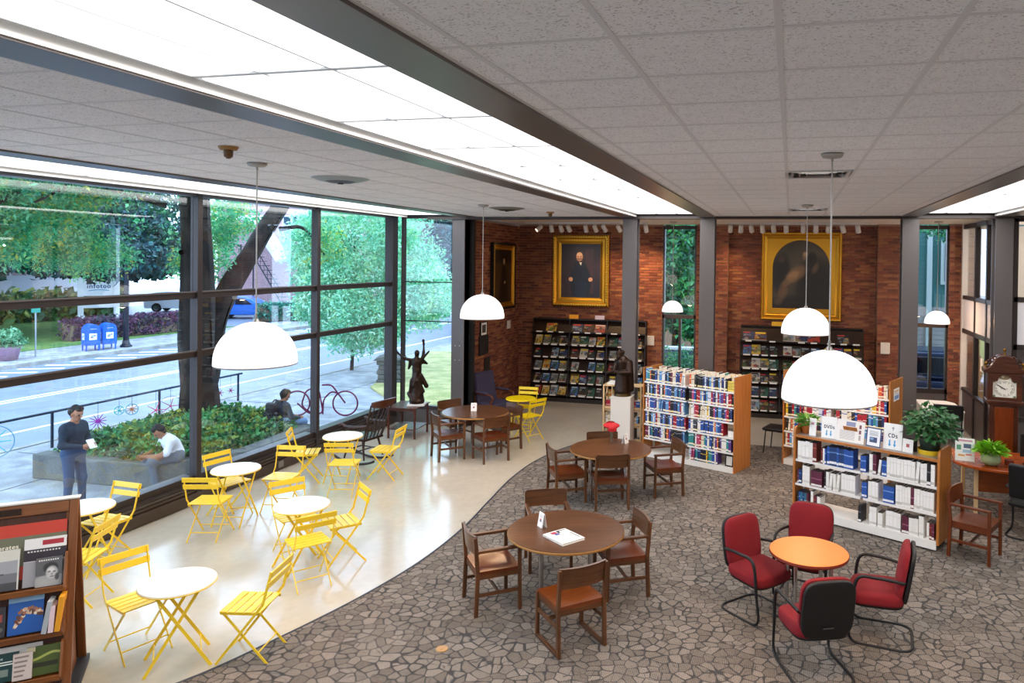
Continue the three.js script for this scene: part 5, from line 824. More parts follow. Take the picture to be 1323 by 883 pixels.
// ------------------------------------------------------------ pedestal with the second bronze, light wooden book rack behind it
{
  const p = thing('pedestal', 'tall pale grey pedestal beside the tall bookcase', 'pedestal'); mesh('shaft', rbox(0.37, 1.03, 0.34, 0.006, 0, 0.53, 0), m.offwhite, p); mesh('cap_slab', rbox(0.38, 0.02, 0.35, 0.004, 0, 1.055, 0), m.offwhite, p); mesh('foot', box(0.35, 0.03, 0.32, 0, 0.015, 0), paint(0x9a9690, 0.7), p); p.position.set(-2.97, 0, -13.1);
  const s = thing('bronze_statue', 'dark bronze robed man with bowed head standing on the grey pedestal', 'statue'); mesh('base_block', [cyl(0.15, 0.16, 0.05, 0, 0.025, 0, 24)], paint(0x4a3a1c, 0.35, 0.7), s);
  const P = [cap([0, 0.1, 0], [0.01, 0.42, -0.02], 0.14, 0.115), cap([0.06, 0.1, 0.08], [0.03, 0.38, 0.07], 0.06, 0.06), cap([-0.08, 0.1, 0.06], [-0.04, 0.36, 0.06], 0.06, 0.06), cap([0.01, 0.42, -0.02], [0.0, 0.62, 0.0], 0.115, 0.12), cap([-0.02, 0.68, 0.02], [-0.03, 0.74, 0.05], 0.05, 0.045), ell([-0.045, 0.785, 0.065], [0.058, 0.072, 0.068]), cap([-0.08, 0.77, 0.02], [0.0, 0.8, 0.02], 0.04, 0.045), cap([-0.03, 0.72, 0.12], [-0.03, 0.68, 0.13], 0.03, 0.012),
    cap([-0.12, 0.6, 0.02], [-0.15, 0.45, 0.07], 0.05, 0.042), cap([-0.15, 0.45, 0.07], [-0.24, 0.42, 0.16], 0.038, 0.025), cap([0.12, 0.6, 0.0], [0.16, 0.44, 0.04], 0.052, 0.044), cap([0.16, 0.44, 0.04], [0.04, 0.44, 0.15], 0.038, 0.028), cap([0.1, 0.6, -0.06], [0.13, 0.12, -0.08], 0.07, 0.06), cap([0.02, 0.44, 0.15], [-0.08, 0.47, 0.16], 0.035, 0.03)];
  mesh('figure', body(P, 0.013, 0.03), m.bronze, s); s.position.set(-2.97, 1.066, -13.1); s.rotation.y = -0.25;
  const r = thing('book_rack', 'pale wooden slotted book rack behind the grey pedestal', 'book rack'), W = 0.72, H = 1.12; reseed(17);
  for (const x of [-W / 2, W / 2]) mesh('side_panel', [rbox(0.03, H, 0.06, 0.004, x, H / 2 + 0.04, 0.13), rbox(0.03, H, 0.06, 0.004, x, H / 2 + 0.04, -0.13), ...[0.06, 0.36, 0.66, 0.96, 1.13].map((y) => rbox(0.03, 0.06, 0.3, 0.004, x, y, 0))], m.birch, r);
  for (const y of [0.1, 0.4, 0.7]) mesh('shelf', [rbox(W - 0.03, 0.018, 0.28, 0.003, 0, y, 0), box(W - 0.03, 0.05, 0.014, 0, y + 0.05, 0.13)], m.birch, r); mesh('top_board', rbox(W + 0.03, 0.02, 0.32, 0.004, 0, H + 0.05, 0), m.birch, r); mesh('centre_upright', rbox(0.02, H, 0.05, 0.003, -0.2, H / 2 + 0.04, 0.12), m.birch, r);
  r.position.set(-3.06, 0, -13.62);
  const f = { rot: 0, at: (u, y, z) => V(-3.42 + u, y, -13.62 + z) };
  [0.409, 0.709].forEach((y, i) => fillShelf(f, y, 0.03, 0.7, 0.1, 0.2, novels, [0.05, 0.05, 0.05, 0.2, 0.2, 0.1, 0.15, 0.05, 0.03, 0.04, 0.02, 0.02, 0.02, 0.01, 0.01, 0], [0.03, 0.05], [0.12, 0.15], 0.03, 'rack_book', 'book', (t) => `${t} book on the ${['middle', 'upper'][i]} shelf of the pale wooden rack behind the pedestal`, 'books in the pale rack behind the pedestal', { n: 60 }));
  const st = mesh('leaflet_stack', [box(0.16, 0.03, 0.22, 0, 0.015, 0), box(0.15, 0.02, 0.2, 0.01, 0.04, 0.01)], m.paper); tag(st, 'small stack of white leaflets on the pale wooden rack', 'leaflets'); st.position.set(-3.28, 1.181, -13.62);
}
// ------------------------------------------------------------ things on the tables
{
  const tent = (x, D, y, r, label) => { const o = thing('table_card', label, 'table card'); const face = std({ map: canvasTex(64, 96, (c) => { c.fillStyle = '#f3f2ee'; c.fillRect(0, 0, 64, 96); c.fillStyle = '#c45a3c'; c.fillRect(22, 40, 18, 20); c.fillStyle = '#5a6a8a'; c.fillRect(26, 46, 16, 14); c.fillStyle = '#a8a8a4'; for (let k = 0; k < 4; k++) c.fillRect(12, 12 + k * 6, 40, 2); }), roughness: 0.5 }); mesh('card_front', turn(box(0.105, 0.15, 0.003), -0.18).translate(0, 0.075, 0.016), face, o, { keepUV: true }); mesh('card_back', turn(box(0.105, 0.15, 0.003), 0.18).translate(0, 0.075, -0.016), m.paper, o); mesh('holder_base', box(0.105, 0.004, 0.075, 0, 0.002, 0), m.clearPlastic, o); o.position.set(x, y, -D); o.rotation.y = r; };
  tent(-2.50, 7.28, 0.743, -0.75, 'upright white card in a clear holder on the newspaper table'); tent(-2.43, 10.95, 0.743, 1.25, 'upright white card seen edge-on beside the red flower'); tent(-5.62, 12.44, 0.743, 0.25, 'upright white card on the round table on the beige floor');
  const n = thing('newspaper', 'folded white newspaper with colour pictures lying on the round table', 'newspaper'); const ntex = std({ map: canvasTex(256, 192, (c) => { c.fillStyle = '#eceae4'; c.fillRect(0, 0, 256, 192); c.fillStyle = '#2a3a3a'; c.fillRect(12, 12, 14, 80); c.fillStyle = '#b03048'; c.fillRect(14, 98, 40, 44); c.fillStyle = '#4a5a9a'; c.fillRect(54, 92, 34, 40); c.fillStyle = '#20242c'; c.fillRect(24, 70, 34, 22); c.fillStyle = '#9a9a98'; for (let j = 0; j < 4; j++) for (let k = 0; k < 18; k++) c.fillRect(98 + j * 38, 30 + k * 8, 32, 3); c.fillStyle = '#60605e'; c.fillRect(96, 14, 120, 9); }), roughness: 0.75 });
  mesh('top_sheets', turn(new THREE.BoxGeometry(0.34, 0.006, 0.28), 0, 0, 0.012).translate(0, 0.017, 0), ntex, n, { keepUV: true }); mesh('lower_sheets', [box(0.34, 0.006, 0.275, 0.006, 0.004, 0.004), box(0.33, 0.005, 0.27, 0.0, 0.0105, -0.004)], m.paper, n); n.position.set(-2.19, 0.743, -7.05); n.rotation.y = -0.62;
  const v = thing('flower_vase', 'red flower in a slim clear glass tube on the round table', 'vase'); mesh('glass_tube', lathe([[0.001, 0], [0.022, 0], [0.022, 0.16], [0.019, 0.16], [0.019, 0.006], [0.001, 0.006]], 24), new THREE.MeshPhysicalMaterial({ transmission: 1, thickness: 0.01, roughness: 0.02, ior: 1.45, color: 0xf4faf6 }), v); mesh('stem', rod(V(0, 0.01, 0), V(0.0, 0.24, 0), 0.004), m.greenPlant, v);
  const red = std({ color: 0xc4101c, roughness: 0.6, side: THREE.DoubleSide }); for (let k = 0; k < 14; k++) { const a = k * 2.4, t = k / 14, g = new THREE.SphereGeometry(0.1, 8, 6, 0, 1.6, 0.5, 1.1); g.scale(1, 0.7, 1); turn(g, 0.5 - t * 0.4, a, 0); mesh('petal', at(g, Math.cos(a) * 0.05 * (1 - t * 0.3), 0.22 + t * 0.02, Math.sin(a) * 0.05), red, v); } mesh('flower_head', [ell2(0.13, 0.04, 0.25)], red, v);
  v.position.set(-2.66, 0.743, -10.99);
}
function ell2(r, h, y) { const g = new THREE.SphereGeometry(1, 18, 10); g.scale(r, h, r); return at(g, 0, y, 0); }
// ------------------------------------------------------------ plants
const leafShape = (l, w, fold = 0.25) => { const g = new THREE.BufferGeometry(); const p = [[0, 0, 0], [w, fold * w, l * 0.42], [0, 0, l], [0, 0, l * 0.45], [-w, fold * w, l * 0.42]]; const t = [[0, 3, 1], [1, 3, 2], [0, 4, 3], [4, 2, 3]]; const q = []; for (const f of t) for (const k of f) q.push(...p[k]); g.setAttribute('position', new THREE.Float32BufferAttribute(q, 3)); g.computeVertexNormals(); return g; };
function leafCloud(n, spot, l0, l1, wr) { const list = []; for (let i = 0; i < n; i++) { const [p, d] = spot(i), l = rr(l0, l1), g = leafShape(l, l * wr); g.rotateZ(rr(-0.6, 0.6)); const q = new THREE.Quaternion().setFromUnitVectors(V(0, 0, 1), d.normalize()); g.applyQuaternion(q); g.translate(p.x, p.y, p.z); list.push(g); } return list; }
const plantMat = (c) => new THREE.MeshPhysicalMaterial({ color: c, roughness: 0.55, transmission: 0.25, thickness: 0, side: THREE.DoubleSide });
{
  reseed(61);
  const big = thing('potted_plant', 'bushy dark green potted plant at the oak end of the media shelf', 'plant'); mesh('pot', lathe([[0.001, 0], [0.10, 0], [0.135, 0.17], [0.14, 0.19], [0.125, 0.19], [0.12, 0.17], [0.001, 0.165]], 28), paint(0x22322c, 0.4), big);
  const sp = () => { const a = rr(0, 6.283), e = Math.acos(rr(-0.45, 1)), r = rr(0.1, 0.3); const d = V(Math.sin(e) * Math.cos(a), Math.cos(e), Math.sin(e) * Math.sin(a)); return [V(d.x * r * 1.05, 0.34 + d.y * r * 1.0, d.z * r), V(d.x + rr(-0.6, 0.6), d.y * 0.3 - 0.35 + rr(-0.4, 0.4), d.z + rr(-0.6, 0.6))]; };
  mesh('foliage', leafCloud(560, sp, 0.065, 0.12, 0.34), plantMat(0x2b6a34), big); mesh('stems', Array.from({ length: 12 }, (_, k) => rod(V(0, 0.15, 0), V(Math.cos(k * 0.6) * 0.2, 0.35 + (k % 4) * 0.07, Math.sin(k * 0.6) * 0.2), 0.006, 0.003, 6)), paint(0x5a4a2c, 0.8), big); big.position.copy(MS.at(MS.L - 0.2, 1.151, -0.27));
  const wrap = mesh('pot_wrap', lathe([[0.142, 0.0], [0.15, 0.06], [0.144, 0.06], [0.138, 0.0]], 24), paint(0xd9b820, 0.5), big);
  const small = thing('potted_plant', 'small green fern in an orange pot at the far corner of the media shelf', 'plant'); mesh('pot', lathe([[0.001, 0], [0.06, 0], [0.085, 0.11], [0.075, 0.11], [0.001, 0.1]], 24), paint(0xb5652c, 0.55), small);
  mesh('foliage', leafCloud(260, () => { const a = rr(0, 6.283), r = rr(0.02, 0.12); return [V(Math.cos(a) * r, 0.13 + rr(0, 0.14) * (1 - r * 3), Math.sin(a) * r), V(Math.cos(a), rr(-0.5, 0.8), Math.sin(a))]; }, 0.05, 0.11, 0.2), plantMat(0x5c9a2c), small); small.position.copy(MS.at(0.10, 1.151, -0.2));
  // signs on the media shelf
  const stand = (w, h, u, z, lean, ry, tex, name, label, cat, back) => { const o = thing(name, label, cat); mesh('sign_sheet', box(w, h, 0.005, 0, h / 2, 0), std({ map: tex, roughness: 0.5 }), o, { keepUV: true }); mesh('easel_back', [turn(box(w * 0.5, h * 0.8, 0.004), 0.5).translate(0, h * 0.36, -h * 0.2)], back ?? m.clearPlastic, o); const p = MS.at(u, 1.1515, z); o.position.copy(p); o.rotation.set(0, MS.rot + ry, 0); o.children[0].rotation.x = -lean; };
  const text = (big, arrows) => canvasTex(192, 256, (c) => { c.fillStyle = '#f4f4f2'; c.fillRect(0, 0, 192, 256); c.fillStyle = '#20283a'; c.font = 'bold 56px sans-serif'; c.textAlign = 'center'; c.fillText(big, 96, arrows === 2 ? 140 : 150); c.fillStyle = '#3a9ad0'; for (const q of [66, 118]) { c.fillRect(q - 7, 164, 14, 48); c.beginPath(); c.moveTo(q - 16, 206); c.lineTo(q + 16, 206); c.lineTo(q, 232); c.fill(); } c.fillStyle = '#8a9096'; if (big === 'CDs') { c.fillRect(92, 30, 8, 40); c.fillRect(82, 42, 28, 7); } });
  stand(0.21, 0.29, 0.46, -0.12, 0.12, 0.1, text('DVDs', 2), 'shelf_sign', 'white sign reading DVDs with two blue arrows on the media shelf', 'sign'); stand(0.24, 0.33, 1.32, -0.12, 0.12, 0.0, text('CDs', 2), 'shelf_sign', 'white sign reading CDs with two blue arrows on the media shelf', 'sign');
  stand(0.38, 0.29, 0.76, -0.10, 0.22, 0.0, canvasTex(256, 192, (c) => { c.fillStyle = '#ece9e4'; c.fillRect(0, 0, 256, 192); c.fillStyle = '#8a93b4'; c.fillRect(84, 14, 86, 40); c.fillStyle = '#4a4a52'; c.fillRect(62, 64, 96, 16); c.fillStyle = '#a09c98'; for (let k = 0; k < 9; k++) c.fillRect(30, 96 + k * 9, 140, 3); c.fillStyle = '#7c4a50'; c.fillRect(206, 30, 20, 34); c.fillRect(206, 76, 20, 34); c.fillStyle = '#b8a8a0'; c.fillRect(206, 120, 20, 44); }), 'framed_notice', 'wide framed notice with small pictures leaning on the media shelf', 'notice', m.oak);
  stand(0.2, 0.25, 1.085, -0.08, 0.15, -0.1, canvasTex(128, 160, (c) => { c.fillStyle = '#2c3a6e'; c.fillRect(0, 0, 128, 160); c.fillStyle = '#eef0f2'; c.fillRect(8, 10, 112, 142); c.fillStyle = '#3a4a72'; c.fillRect(30, 80, 66, 44); c.fillStyle = '#7a9ac0'; c.fillRect(34, 84, 30, 20); c.fillStyle = '#8a8e96'; for (let k = 0; k < 4; k++) c.fillRect(26, 30 + k * 11, 76, 4); }), 'framed_notice', 'blue bordered picture card standing on the media shelf', 'notice');
  stand(0.14, 0.17, 1.52, -0.10, 0.1, -0.15, canvasTex(96, 96, (c) => { c.fillStyle = '#f1efea'; c.fillRect(0, 0, 96, 96); c.fillStyle = '#b05a58'; c.fillRect(34, 34, 28, 24); }), 'shelf_card', 'small white card with a red picture beside the CDs sign', 'card'); stand(0.1, 0.24, 0.23, -0.1, 0.1, 0.0, canvasTex(64, 128, (c) => { c.fillStyle = '#f1f0ee'; c.fillRect(0, 0, 64, 128); c.fillStyle = '#c0889a'; c.fillRect(18, 30, 26, 18); }), 'shelf_card', 'narrow white leaflet holder beside the small fern', 'card');
  const bb = mesh('black_book', rbox(0.12, 0.16, 0.02, 0.003, 0, 0.08, 0), m.black); tag(bb, 'black upright booklet behind the CDs sign', 'book'); bb.position.copy(MS.at(1.54, 1.151, -0.22)); bb.rotation.y = MS.rot;
}
// ------------------------------------------------------------ desk corner on the right
{
  const d = thing('reception_desk', 'reddish wooden desk with a curved front beside the wooden armchair', 'desk'), w = wooden(T.oak, 0.8, 0.26, 0xd89a64);
  const s = new THREE.Shape(); s.moveTo(2.30, 11.42); s.quadraticCurveTo(2.40, 11.05, 3.0, 10.98); s.quadraticCurveTo(3.8, 10.9, 4.5, 11.0); s.lineTo(4.5, 12.1); s.lineTo(2.42, 12.15); s.closePath();
  const g = new THREE.ExtrudeGeometry(s, { depth: 0.03, bevelEnabled: true, bevelSize: 0.004, bevelThickness: 0.004, bevelSegments: 1, curveSegments: 20 }); g.rotateX(-Math.PI / 2); mesh('desk_top', at(g, 0, 0.705, 0), w, d);
  mesh('modesty_panel', rbox(1.7, 0.42, 0.025, 0.004, 3.5, 0.49, -11.55), wooden(T.oak, 0.7, 0.4, 0xd0a868), d); mesh('leg', rbox(0.05, 0.70, 0.05, 0.006, 2.6, 0.35, -11.38), m.birch, d); mesh('leg', rbox(0.05, 0.70, 0.05, 0.006, 2.56, 0.35, -12.0), m.birch, d); mesh('side_panel', rbox(0.03, 0.7, 0.7, 0.004, 4.4, 0.35, -11.6), w, d);
  const v = thing('potted_plant', 'bright lime green leafy plant in a round pale green pot on the desk', 'plant'); reseed(71); mesh('pot', lathe([[0.001, 0], [0.07, 0], [0.12, 0.04], [0.135, 0.09], [0.12, 0.15], [0.10, 0.165], [0.09, 0.16], [0.001, 0.14]], 32), paint(0x9ab48a, 0.35), v);
  mesh('foliage', leafCloud(320, () => { const a = rr(0, 6.283), r = rr(0.02, 0.16); return [V(Math.cos(a) * r, 0.17 + rr(0, 0.16) * (1 - r * 3.5), Math.sin(a) * r), V(Math.cos(a) + rr(-0.4, 0.4), rr(-0.4, 0.9), Math.sin(a) + rr(-0.4, 0.4))]; }, 0.07, 0.14, 0.26), plantMat(0x86c424), v); v.position.set(2.76, 0.742, -11.28);
  const sg = thing('desk_sign', 'clear stand with a colourful printed sheet on the desk beside the lime plant', 'sign'); mesh('sign_sheet', box(0.25, 0.32, 0.003, 0, 0.17, 0), std({ map: canvasTex(128, 160, (c) => { c.fillStyle = '#eef4f0'; c.fillRect(0, 0, 128, 160); c.fillStyle = '#4a9a78'; c.fillRect(10, 50, 30, 34); c.fillStyle = '#3a5a7a'; c.fillRect(56, 40, 50, 30); c.fillStyle = '#e2a23c'; c.fillRect(20, 116, 44, 12); c.fillStyle = '#d86a5a'; c.fillRect(70, 110, 40, 10); c.fillStyle = '#9ac0d8'; c.fillRect(50, 80, 56, 22); c.fillStyle = '#c88aa0'; c.fillRect(10, 12, 104, 12); }), roughness: 0.4 }), sg, { keepUV: true }).rotation.x = -0.14; mesh('holder', [turn(box(0.26, 0.34, 0.004), -0.14).translate(0, 0.18, 0.006), box(0.26, 0.006, 0.1, 0, 0.003, 0)], m.clearPlastic, sg); sg.position.set(2.44, 0.742, -11.36); sg.rotation.y = -0.2;
  const bx = mesh('wooden_box', rbox(0.1, 0.07, 0.09, 0.008), wooden(T.oak, 1.5, 0.4, 0x9a5a3a)); tag(bx, 'small wooden box on the desk behind the lime plant', 'box'); bx.position.set(3.02, 0.777, -11.38);
  const mo = thing('computer_monitor', 'black computer monitor at the far side of the desk', 'monitor'); mesh('screen_back', rbox(0.5, 0.32, 0.03, 0.01, 0, 0.3, 0), m.black, mo); mesh('stand', [rbox(0.06, 0.2, 0.03, 0.006, 0, 0.12, -0.02), rbox(0.22, 0.015, 0.18, 0.005, 0, 0.008, -0.02)], m.black, mo); mo.position.set(3.36, 0.742, -11.42); mo.rotation.y = 0.5;
  const oc = thing('office_chair', 'black tubular office chair partly seen in front of the desk', 'chair'); mesh('seat', at(new RoundedBoxGeometry(0.48, 0.07, 0.46, 3, 0.03), 0, 0.45, 0), m.black, oc); mesh('backrest', at(turn(new RoundedBoxGeometry(0.46, 0.46, 0.06, 3, 0.028), -0.15), 0, 0.76, -0.24), m.black, oc); mesh('tube_frame', bent([V(-0.26, 0.66, -0.22), V(-0.27, 0.66, 0.2), V(-0.27, 0.02, 0.25), V(-0.27, 0.02, -0.26), V(0.27, 0.02, -0.26), V(0.27, 0.02, 0.25), V(0.27, 0.66, 0.2), V(0.26, 0.66, -0.22)], 0.014, 0.13), m.black, oc); mesh('cross_bar', [rod(V(-0.27, 0.42, 0.217), V(0.27, 0.42, 0.217), 0.012), rod(V(-0.26, 0.66, -0.22), V(0.26, 0.66, -0.22), 0.012)], m.black, oc); put(oc, 3.1, 10.62, 0.5, 1);
}
// ------------------------------------------------------------ longcase clock
{
  const c = thing('longcase_clock', 'tall dark wooden longcase clock with a white arched dial in front of the column', 'clock'), w = m.clock, wl = wooden(T.oak, 0.8, 0.28, 0xa07040);
  mesh('plinth', [rbox(0.52, 0.5, 0.3, 0.008, 0, 0.27, 0), rbox(0.55, 0.06, 0.32, 0.008, 0, 0.03, 0), rbox(0.54, 0.03, 0.32, 0.008, 0, 0.53, 0)], w, c); mesh('trunk', rbox(0.40, 0.84, 0.24, 0.006, 0, 0.96, 0), w, c); mesh('trunk_door', rbox(0.26, 0.70, 0.02, 0.005, 0, 0.97, 0.128), wl, c).userData.label = 'lighter figured door panel'; mesh('door_moulding', [box(0.30, 0.02, 0.025, 0, 1.33, 0.126), box(0.30, 0.02, 0.025, 0, 0.61, 0.126), box(0.02, 0.74, 0.025, 0.14, 0.97, 0.126), box(0.02, 0.74, 0.025, -0.14, 0.97, 0.126)], w, c);
  mesh('hood_cornice', [rbox(0.52, 0.05, 0.32, 0.01, 0, 1.405, 0.01), rbox(0.46, 0.03, 0.28, 0.008, 0, 1.365, 0.01)], w, c);
  const arch = (a, b, r, t) => { const s = new THREE.Shape(); s.moveTo(-a, 0); s.lineTo(a, 0); s.lineTo(a, b); s.absarc(0, b, a, 0, Math.PI, false); s.lineTo(-a, 0); return s; };
  const hs = new THREE.Shape(); hs.moveTo(-0.24, 0); hs.lineTo(0.24, 0); hs.lineTo(0.24, 0.42); hs.lineTo(-0.24, 0.42); hs.closePath(); const hh = new THREE.Path(); hh.moveTo(-0.165, 0.05); hh.lineTo(0.165, 0.05); hh.lineTo(0.165, 0.3); hh.absarc(0, 0.3, 0.1, 0, Math.PI, false); hh.lineTo(-0.165, 0.3); hh.closePath(); hs.holes.push(hh);
  mesh('hood', [at(new THREE.ExtrudeGeometry(hs, { depth: 0.03, bevelEnabled: false }), 0, 1.43, 0.12), box(0.03, 0.42, 0.26, -0.225, 1.64, 0), box(0.03, 0.42, 0.26, 0.225, 1.64, 0), box(0.46, 0.42, 0.02, 0, 1.64, -0.12), box(0.48, 0.02, 0.28, 0, 1.86, 0)], w, c);
  const ped = new THREE.Shape(); ped.moveTo(-0.29, 0); ped.lineTo(0.29, 0); ped.lineTo(0.29, 0.04); ped.quadraticCurveTo(0.2, 0.05, 0.17, 0.12); ped.absarc(0, 0.1, 0.16, 0.15, Math.PI - 0.15, false); ped.quadraticCurveTo(-0.2, 0.05, -0.29, 0.04); ped.closePath(); mesh('arched_pediment', at(new THREE.ExtrudeGeometry(ped, { depth: 0.28, bevelEnabled: true, bevelSize: 0.01, bevelThickness: 0.01, bevelSegments: 2, curveSegments: 20 }), 0, 1.87, -0.12), w, c);
  mesh('fretwork', Array.from({ length: 11 }, (_, k) => { const a = Math.PI * (0.06 + 0.088 * k); return at(new THREE.TorusGeometry(0.03, 0.012, 6, 12), Math.cos(a) * 0.24, 1.95 + Math.sin(a) * 0.15, 0.05); }), m.clock, c); for (const x of [-0.26, 0, 0.26]) mesh('finial', [ball(0.026, x, x ? 2.0 : 2.22, 0.08, 12), cyl(0.01, 0.014, 0.08, x, x ? 1.95 : 2.17, 0.08, 10)], m.goldDark, c);
  const dial = canvasTex(256, 352, (x) => { x.fillStyle = '#e9e6d8'; x.fillRect(0, 0, 256, 352); x.strokeStyle = '#3a3428'; x.lineWidth = 3; x.beginPath(); x.arc(128, 222, 104, 0, 7); x.stroke(); x.fillStyle = '#3a3428'; x.font = 'bold 26px serif'; x.textAlign = 'center'; x.textBaseline = 'middle'; ['XII', 'I', 'II', 'III', 'IIII', 'V', 'VI', 'VII', 'VIII', 'IX', 'X', 'XI'].forEach((t, i) => { const a = i * Math.PI / 6; x.save(); x.translate(128 + Math.sin(a) * 86, 222 - Math.cos(a) * 86); x.rotate(a); x.fillText(t, 0, 0); x.restore(); }); x.fillStyle = '#8a7a5a'; x.beginPath(); x.ellipse(128, 60, 60, 40, 0, 0, 7); x.fill(); x.fillStyle = '#c8b890'; x.beginPath(); x.arc(110, 54, 18, 0, 7); x.fill(); x.fillStyle = '#6a7a5a'; for (const [a, b] of [[20, 124], [236, 124], [20, 330], [236, 330]]) { x.beginPath(); x.arc(a, b, 15, 0, 7); x.fill(); } x.fillStyle = '#16120c'; x.beginPath(); x.arc(100, 222, 5, 0, 7); x.arc(156, 222, 5, 0, 7); x.fill(); });
  mesh('dial', box(0.34, 0.40, 0.008, 0, 1.665, 0.105), std({ map: dial, roughness: 0.4 }), c, { keepUV: true }).userData.label = 'white painted dial with roman numerals';
  const hand = (l, a, y) => { const g = box(0.012, l, 0.004, 0, l / 2 - 0.02, 0); g.rotateZ(a); return at(g, 0, y, 0.114); }; const yd = 1.665 + (176 - 222) / 352 * 0.4; mesh('clock_hands', [hand(0.09, 1.1, yd), hand(0.135, 1.05, yd)], m.black, c);
  put(c, 3.28, 12.75, -0.12, -1);
}
// ------------------------------------------------------------ white study table under the rear window
{
  const d = thing('study_table', 'white study table with a solid white end panel below the rear window', 'table'); mesh('table_top', prism([[-0.36, -0.55], [0.36, -0.55], [0.36, 0.35], [0.22, 0.55], [-0.36, 0.55]], 0.035, 0.004).rotateX(-Math.PI / 2), m.white, d).position.y = 0.735; mesh('end_panel', [rbox(0.03, 0.70, 1.0, 0.004, 0.33, 0.36, 0.04), rbox(0.03, 0.70, 1.0, 0.004, -0.33, 0.36, 0.04)], m.white, d); mesh('back_panel', box(0.64, 0.5, 0.02, 0, 0.45, -0.45), m.offwhite, d); d.position.set(2.88, 0, -15.66);
}
// ------------------------------------------------------------ wooden A-frame book display in the left foreground
{
  const ex = -5.655, eD = 4.762, ux = -0.745, uD = -0.666, L = 1.25;   // right hand end, direction to the left end
  const o = thing('book_display', 'wooden A-frame book display with angled shelves on a black base', 'book display'); o.position.set(ex, 0, -eD); o.rotation.y = Math.atan2(-(uD), -(ux)) ; 
  // local: x runs right (end at 0, left end at -L), z towards the reader
  const w = m.display, lean = 0.245, A = 1.55;
  mesh('base_plate', rbox(L + 0.04, 0.05, 0.86, 0.006, -L / 2, 0.03, 0), paint(0x23252c, 0.6), o);
  const slope = (y) => 0.015 + (A - y) * Math.tan(lean);
  for (const s of [1, -1]) for (const x of [-0.03, -L + 0.03]) mesh('stile', bar(V(x, 0.05, s * slope(0.05)), V(x, A, s * slope(A)), 0.06, 0.03, V(0, 0, 1)), w, o);
  for (const x of [0, -L]) mesh('end_board', prism([[-slope(0.3) + 0.02, 0.055], [slope(0.3) - 0.02, 0.055], [0.03, A - 0.06], [-0.03, A - 0.06]], 0.02).rotateY(Math.PI / 2).translate(x - (x ? -0.07 : 0.07) * 1, 0, 0), w, o, { grain: 1 });
  const face = (y0, y1, t, off, mat, name, x0 = -L + 0.06, x1 = -0.06, s = 1) => mesh(name, bar(V((x0 + x1) / 2, y0, s * (slope(y0) + off)), V((x0 + x1) / 2, y1, s * (slope(y1) + off)), x1 - x0, t, V(0, 0, 1)), mat, o);
  for (const s of [1, -1]) face(0.06, A, 0.012, -0.012, wooden(T.display, 1, 0.5, 0x9a8478), 'back_board', -L + 0.06, -0.06, s);
  face(1.46, A, 0.03, 0.0, w, 'top_rail'); mesh('top_cap', rbox(L + 0.02, 0.014, 0.075, 0.004, -L / 2, A + 0.012, 0), m.offwhite, o);
  for (const y of [0.93, 0.61, 0.30]) for (const s of [1, -1]) {
    const z = slope(y); mesh('ledge', rbox(L - 0.12, 0.022, 0.12, 0.004, -L / 2, y - 0.012, s * (z + 0.055)), w, o); mesh('ledge_lip', rbox(L - 0.12, 0.045, 0.014, 0.004, -L / 2, y + 0.005, s * (z + 0.118)), w, o);
    for (const x of [-0.055, -L + 0.055]) mesh('bracket', at(prism([[0, 0], [0.12, 0], [0.125, 0.03], [0.03, 0.26], [0, 0.27]].map(([a, b]) => [s > 0 ? -a : a, b]), 0.016).rotateY(Math.PI / 2), x, y - 0.02, s * z), w, o);
  }
  o.updateMatrixWorld(true);
  // things on the front ledges
  const local = (x, y, z) => o.localToWorld(V(x, y, z)), rot = o.rotation.y;
  const lay = (q, x, y, depth, lab, cat, tilt = lean, rz = 0) => { tag(q, lab, cat); q.position.copy(local(x, y, slope(y) + depth)); q.rotation.set(-tilt, rot, rz, 'YXZ'); };
  const sheet = (w2, h, t, tex, name) => { const b = mesh(name, at(new THREE.BoxGeometry(w2, h, t), 0, h / 2, 0), std({ map: tex, roughness: 0.5 }), null, { keepUV: true }); return b; };
  lay(sheet(0.98, 0.42, 0.004, canvasTex(512, 220, (x) => { x.fillStyle = '#c8402e'; x.fillRect(0, 0, 512, 220); x.fillStyle = '#6f705a'; x.fillRect(0, 50, 512, 118); x.fillStyle = '#f2ead8'; x.font = 'bold 22px sans-serif'; x.textAlign = 'right'; x.fillText('brates', 352, 96); x.fillStyle = '#e8742a'; x.font = 'bold 36px sans-serif'; x.fillText('DAY', 336, 136); }), 'display_poster'), -0.56, 1.0, 0.006, 'red and olive poster across the head of the wooden book display', 'poster');
  const plate = mesh('brass_label_holder', [box(0.2, 0.05, 0.008), box(0.17, 0.034, 0.012)], m.bronze); lay(plate, -0.47, 1.505, 0.022, 'dark metal label holder on the top rail of the wooden book display', 'label holder');
  const photo = (x, W, H, dark) => { x.fillStyle = dark ? '#4a4a4e' : '#8f8f92'; x.fillRect(0, 0, W, H); };
  lay(sheet(0.27, 0.36, 0.02, canvasTex(192, 256, (x) => { x.fillStyle = '#eceae6'; x.fillRect(0, 0, 192, 256); x.fillStyle = '#b02a3a'; x.fillRect(82, 14, 98, 26); x.fillStyle = '#2c2630'; x.fillRect(0, 58, 192, 62); x.fillStyle = '#d8d4d0'; for (let k = 0; k < 11; k++) x.fillRect(16 + k * 14, 66, 9, 8); x.fillStyle = '#a2a0a2'; x.fillRect(0, 122, 192, 134); x.fillStyle = '#4a4648'; x.fillRect(150, 130, 34, 60); }), 'large_book'), -0.20, 0.945, 0.03, 'tall white and black book with a red title block on the wooden book display', 'book');
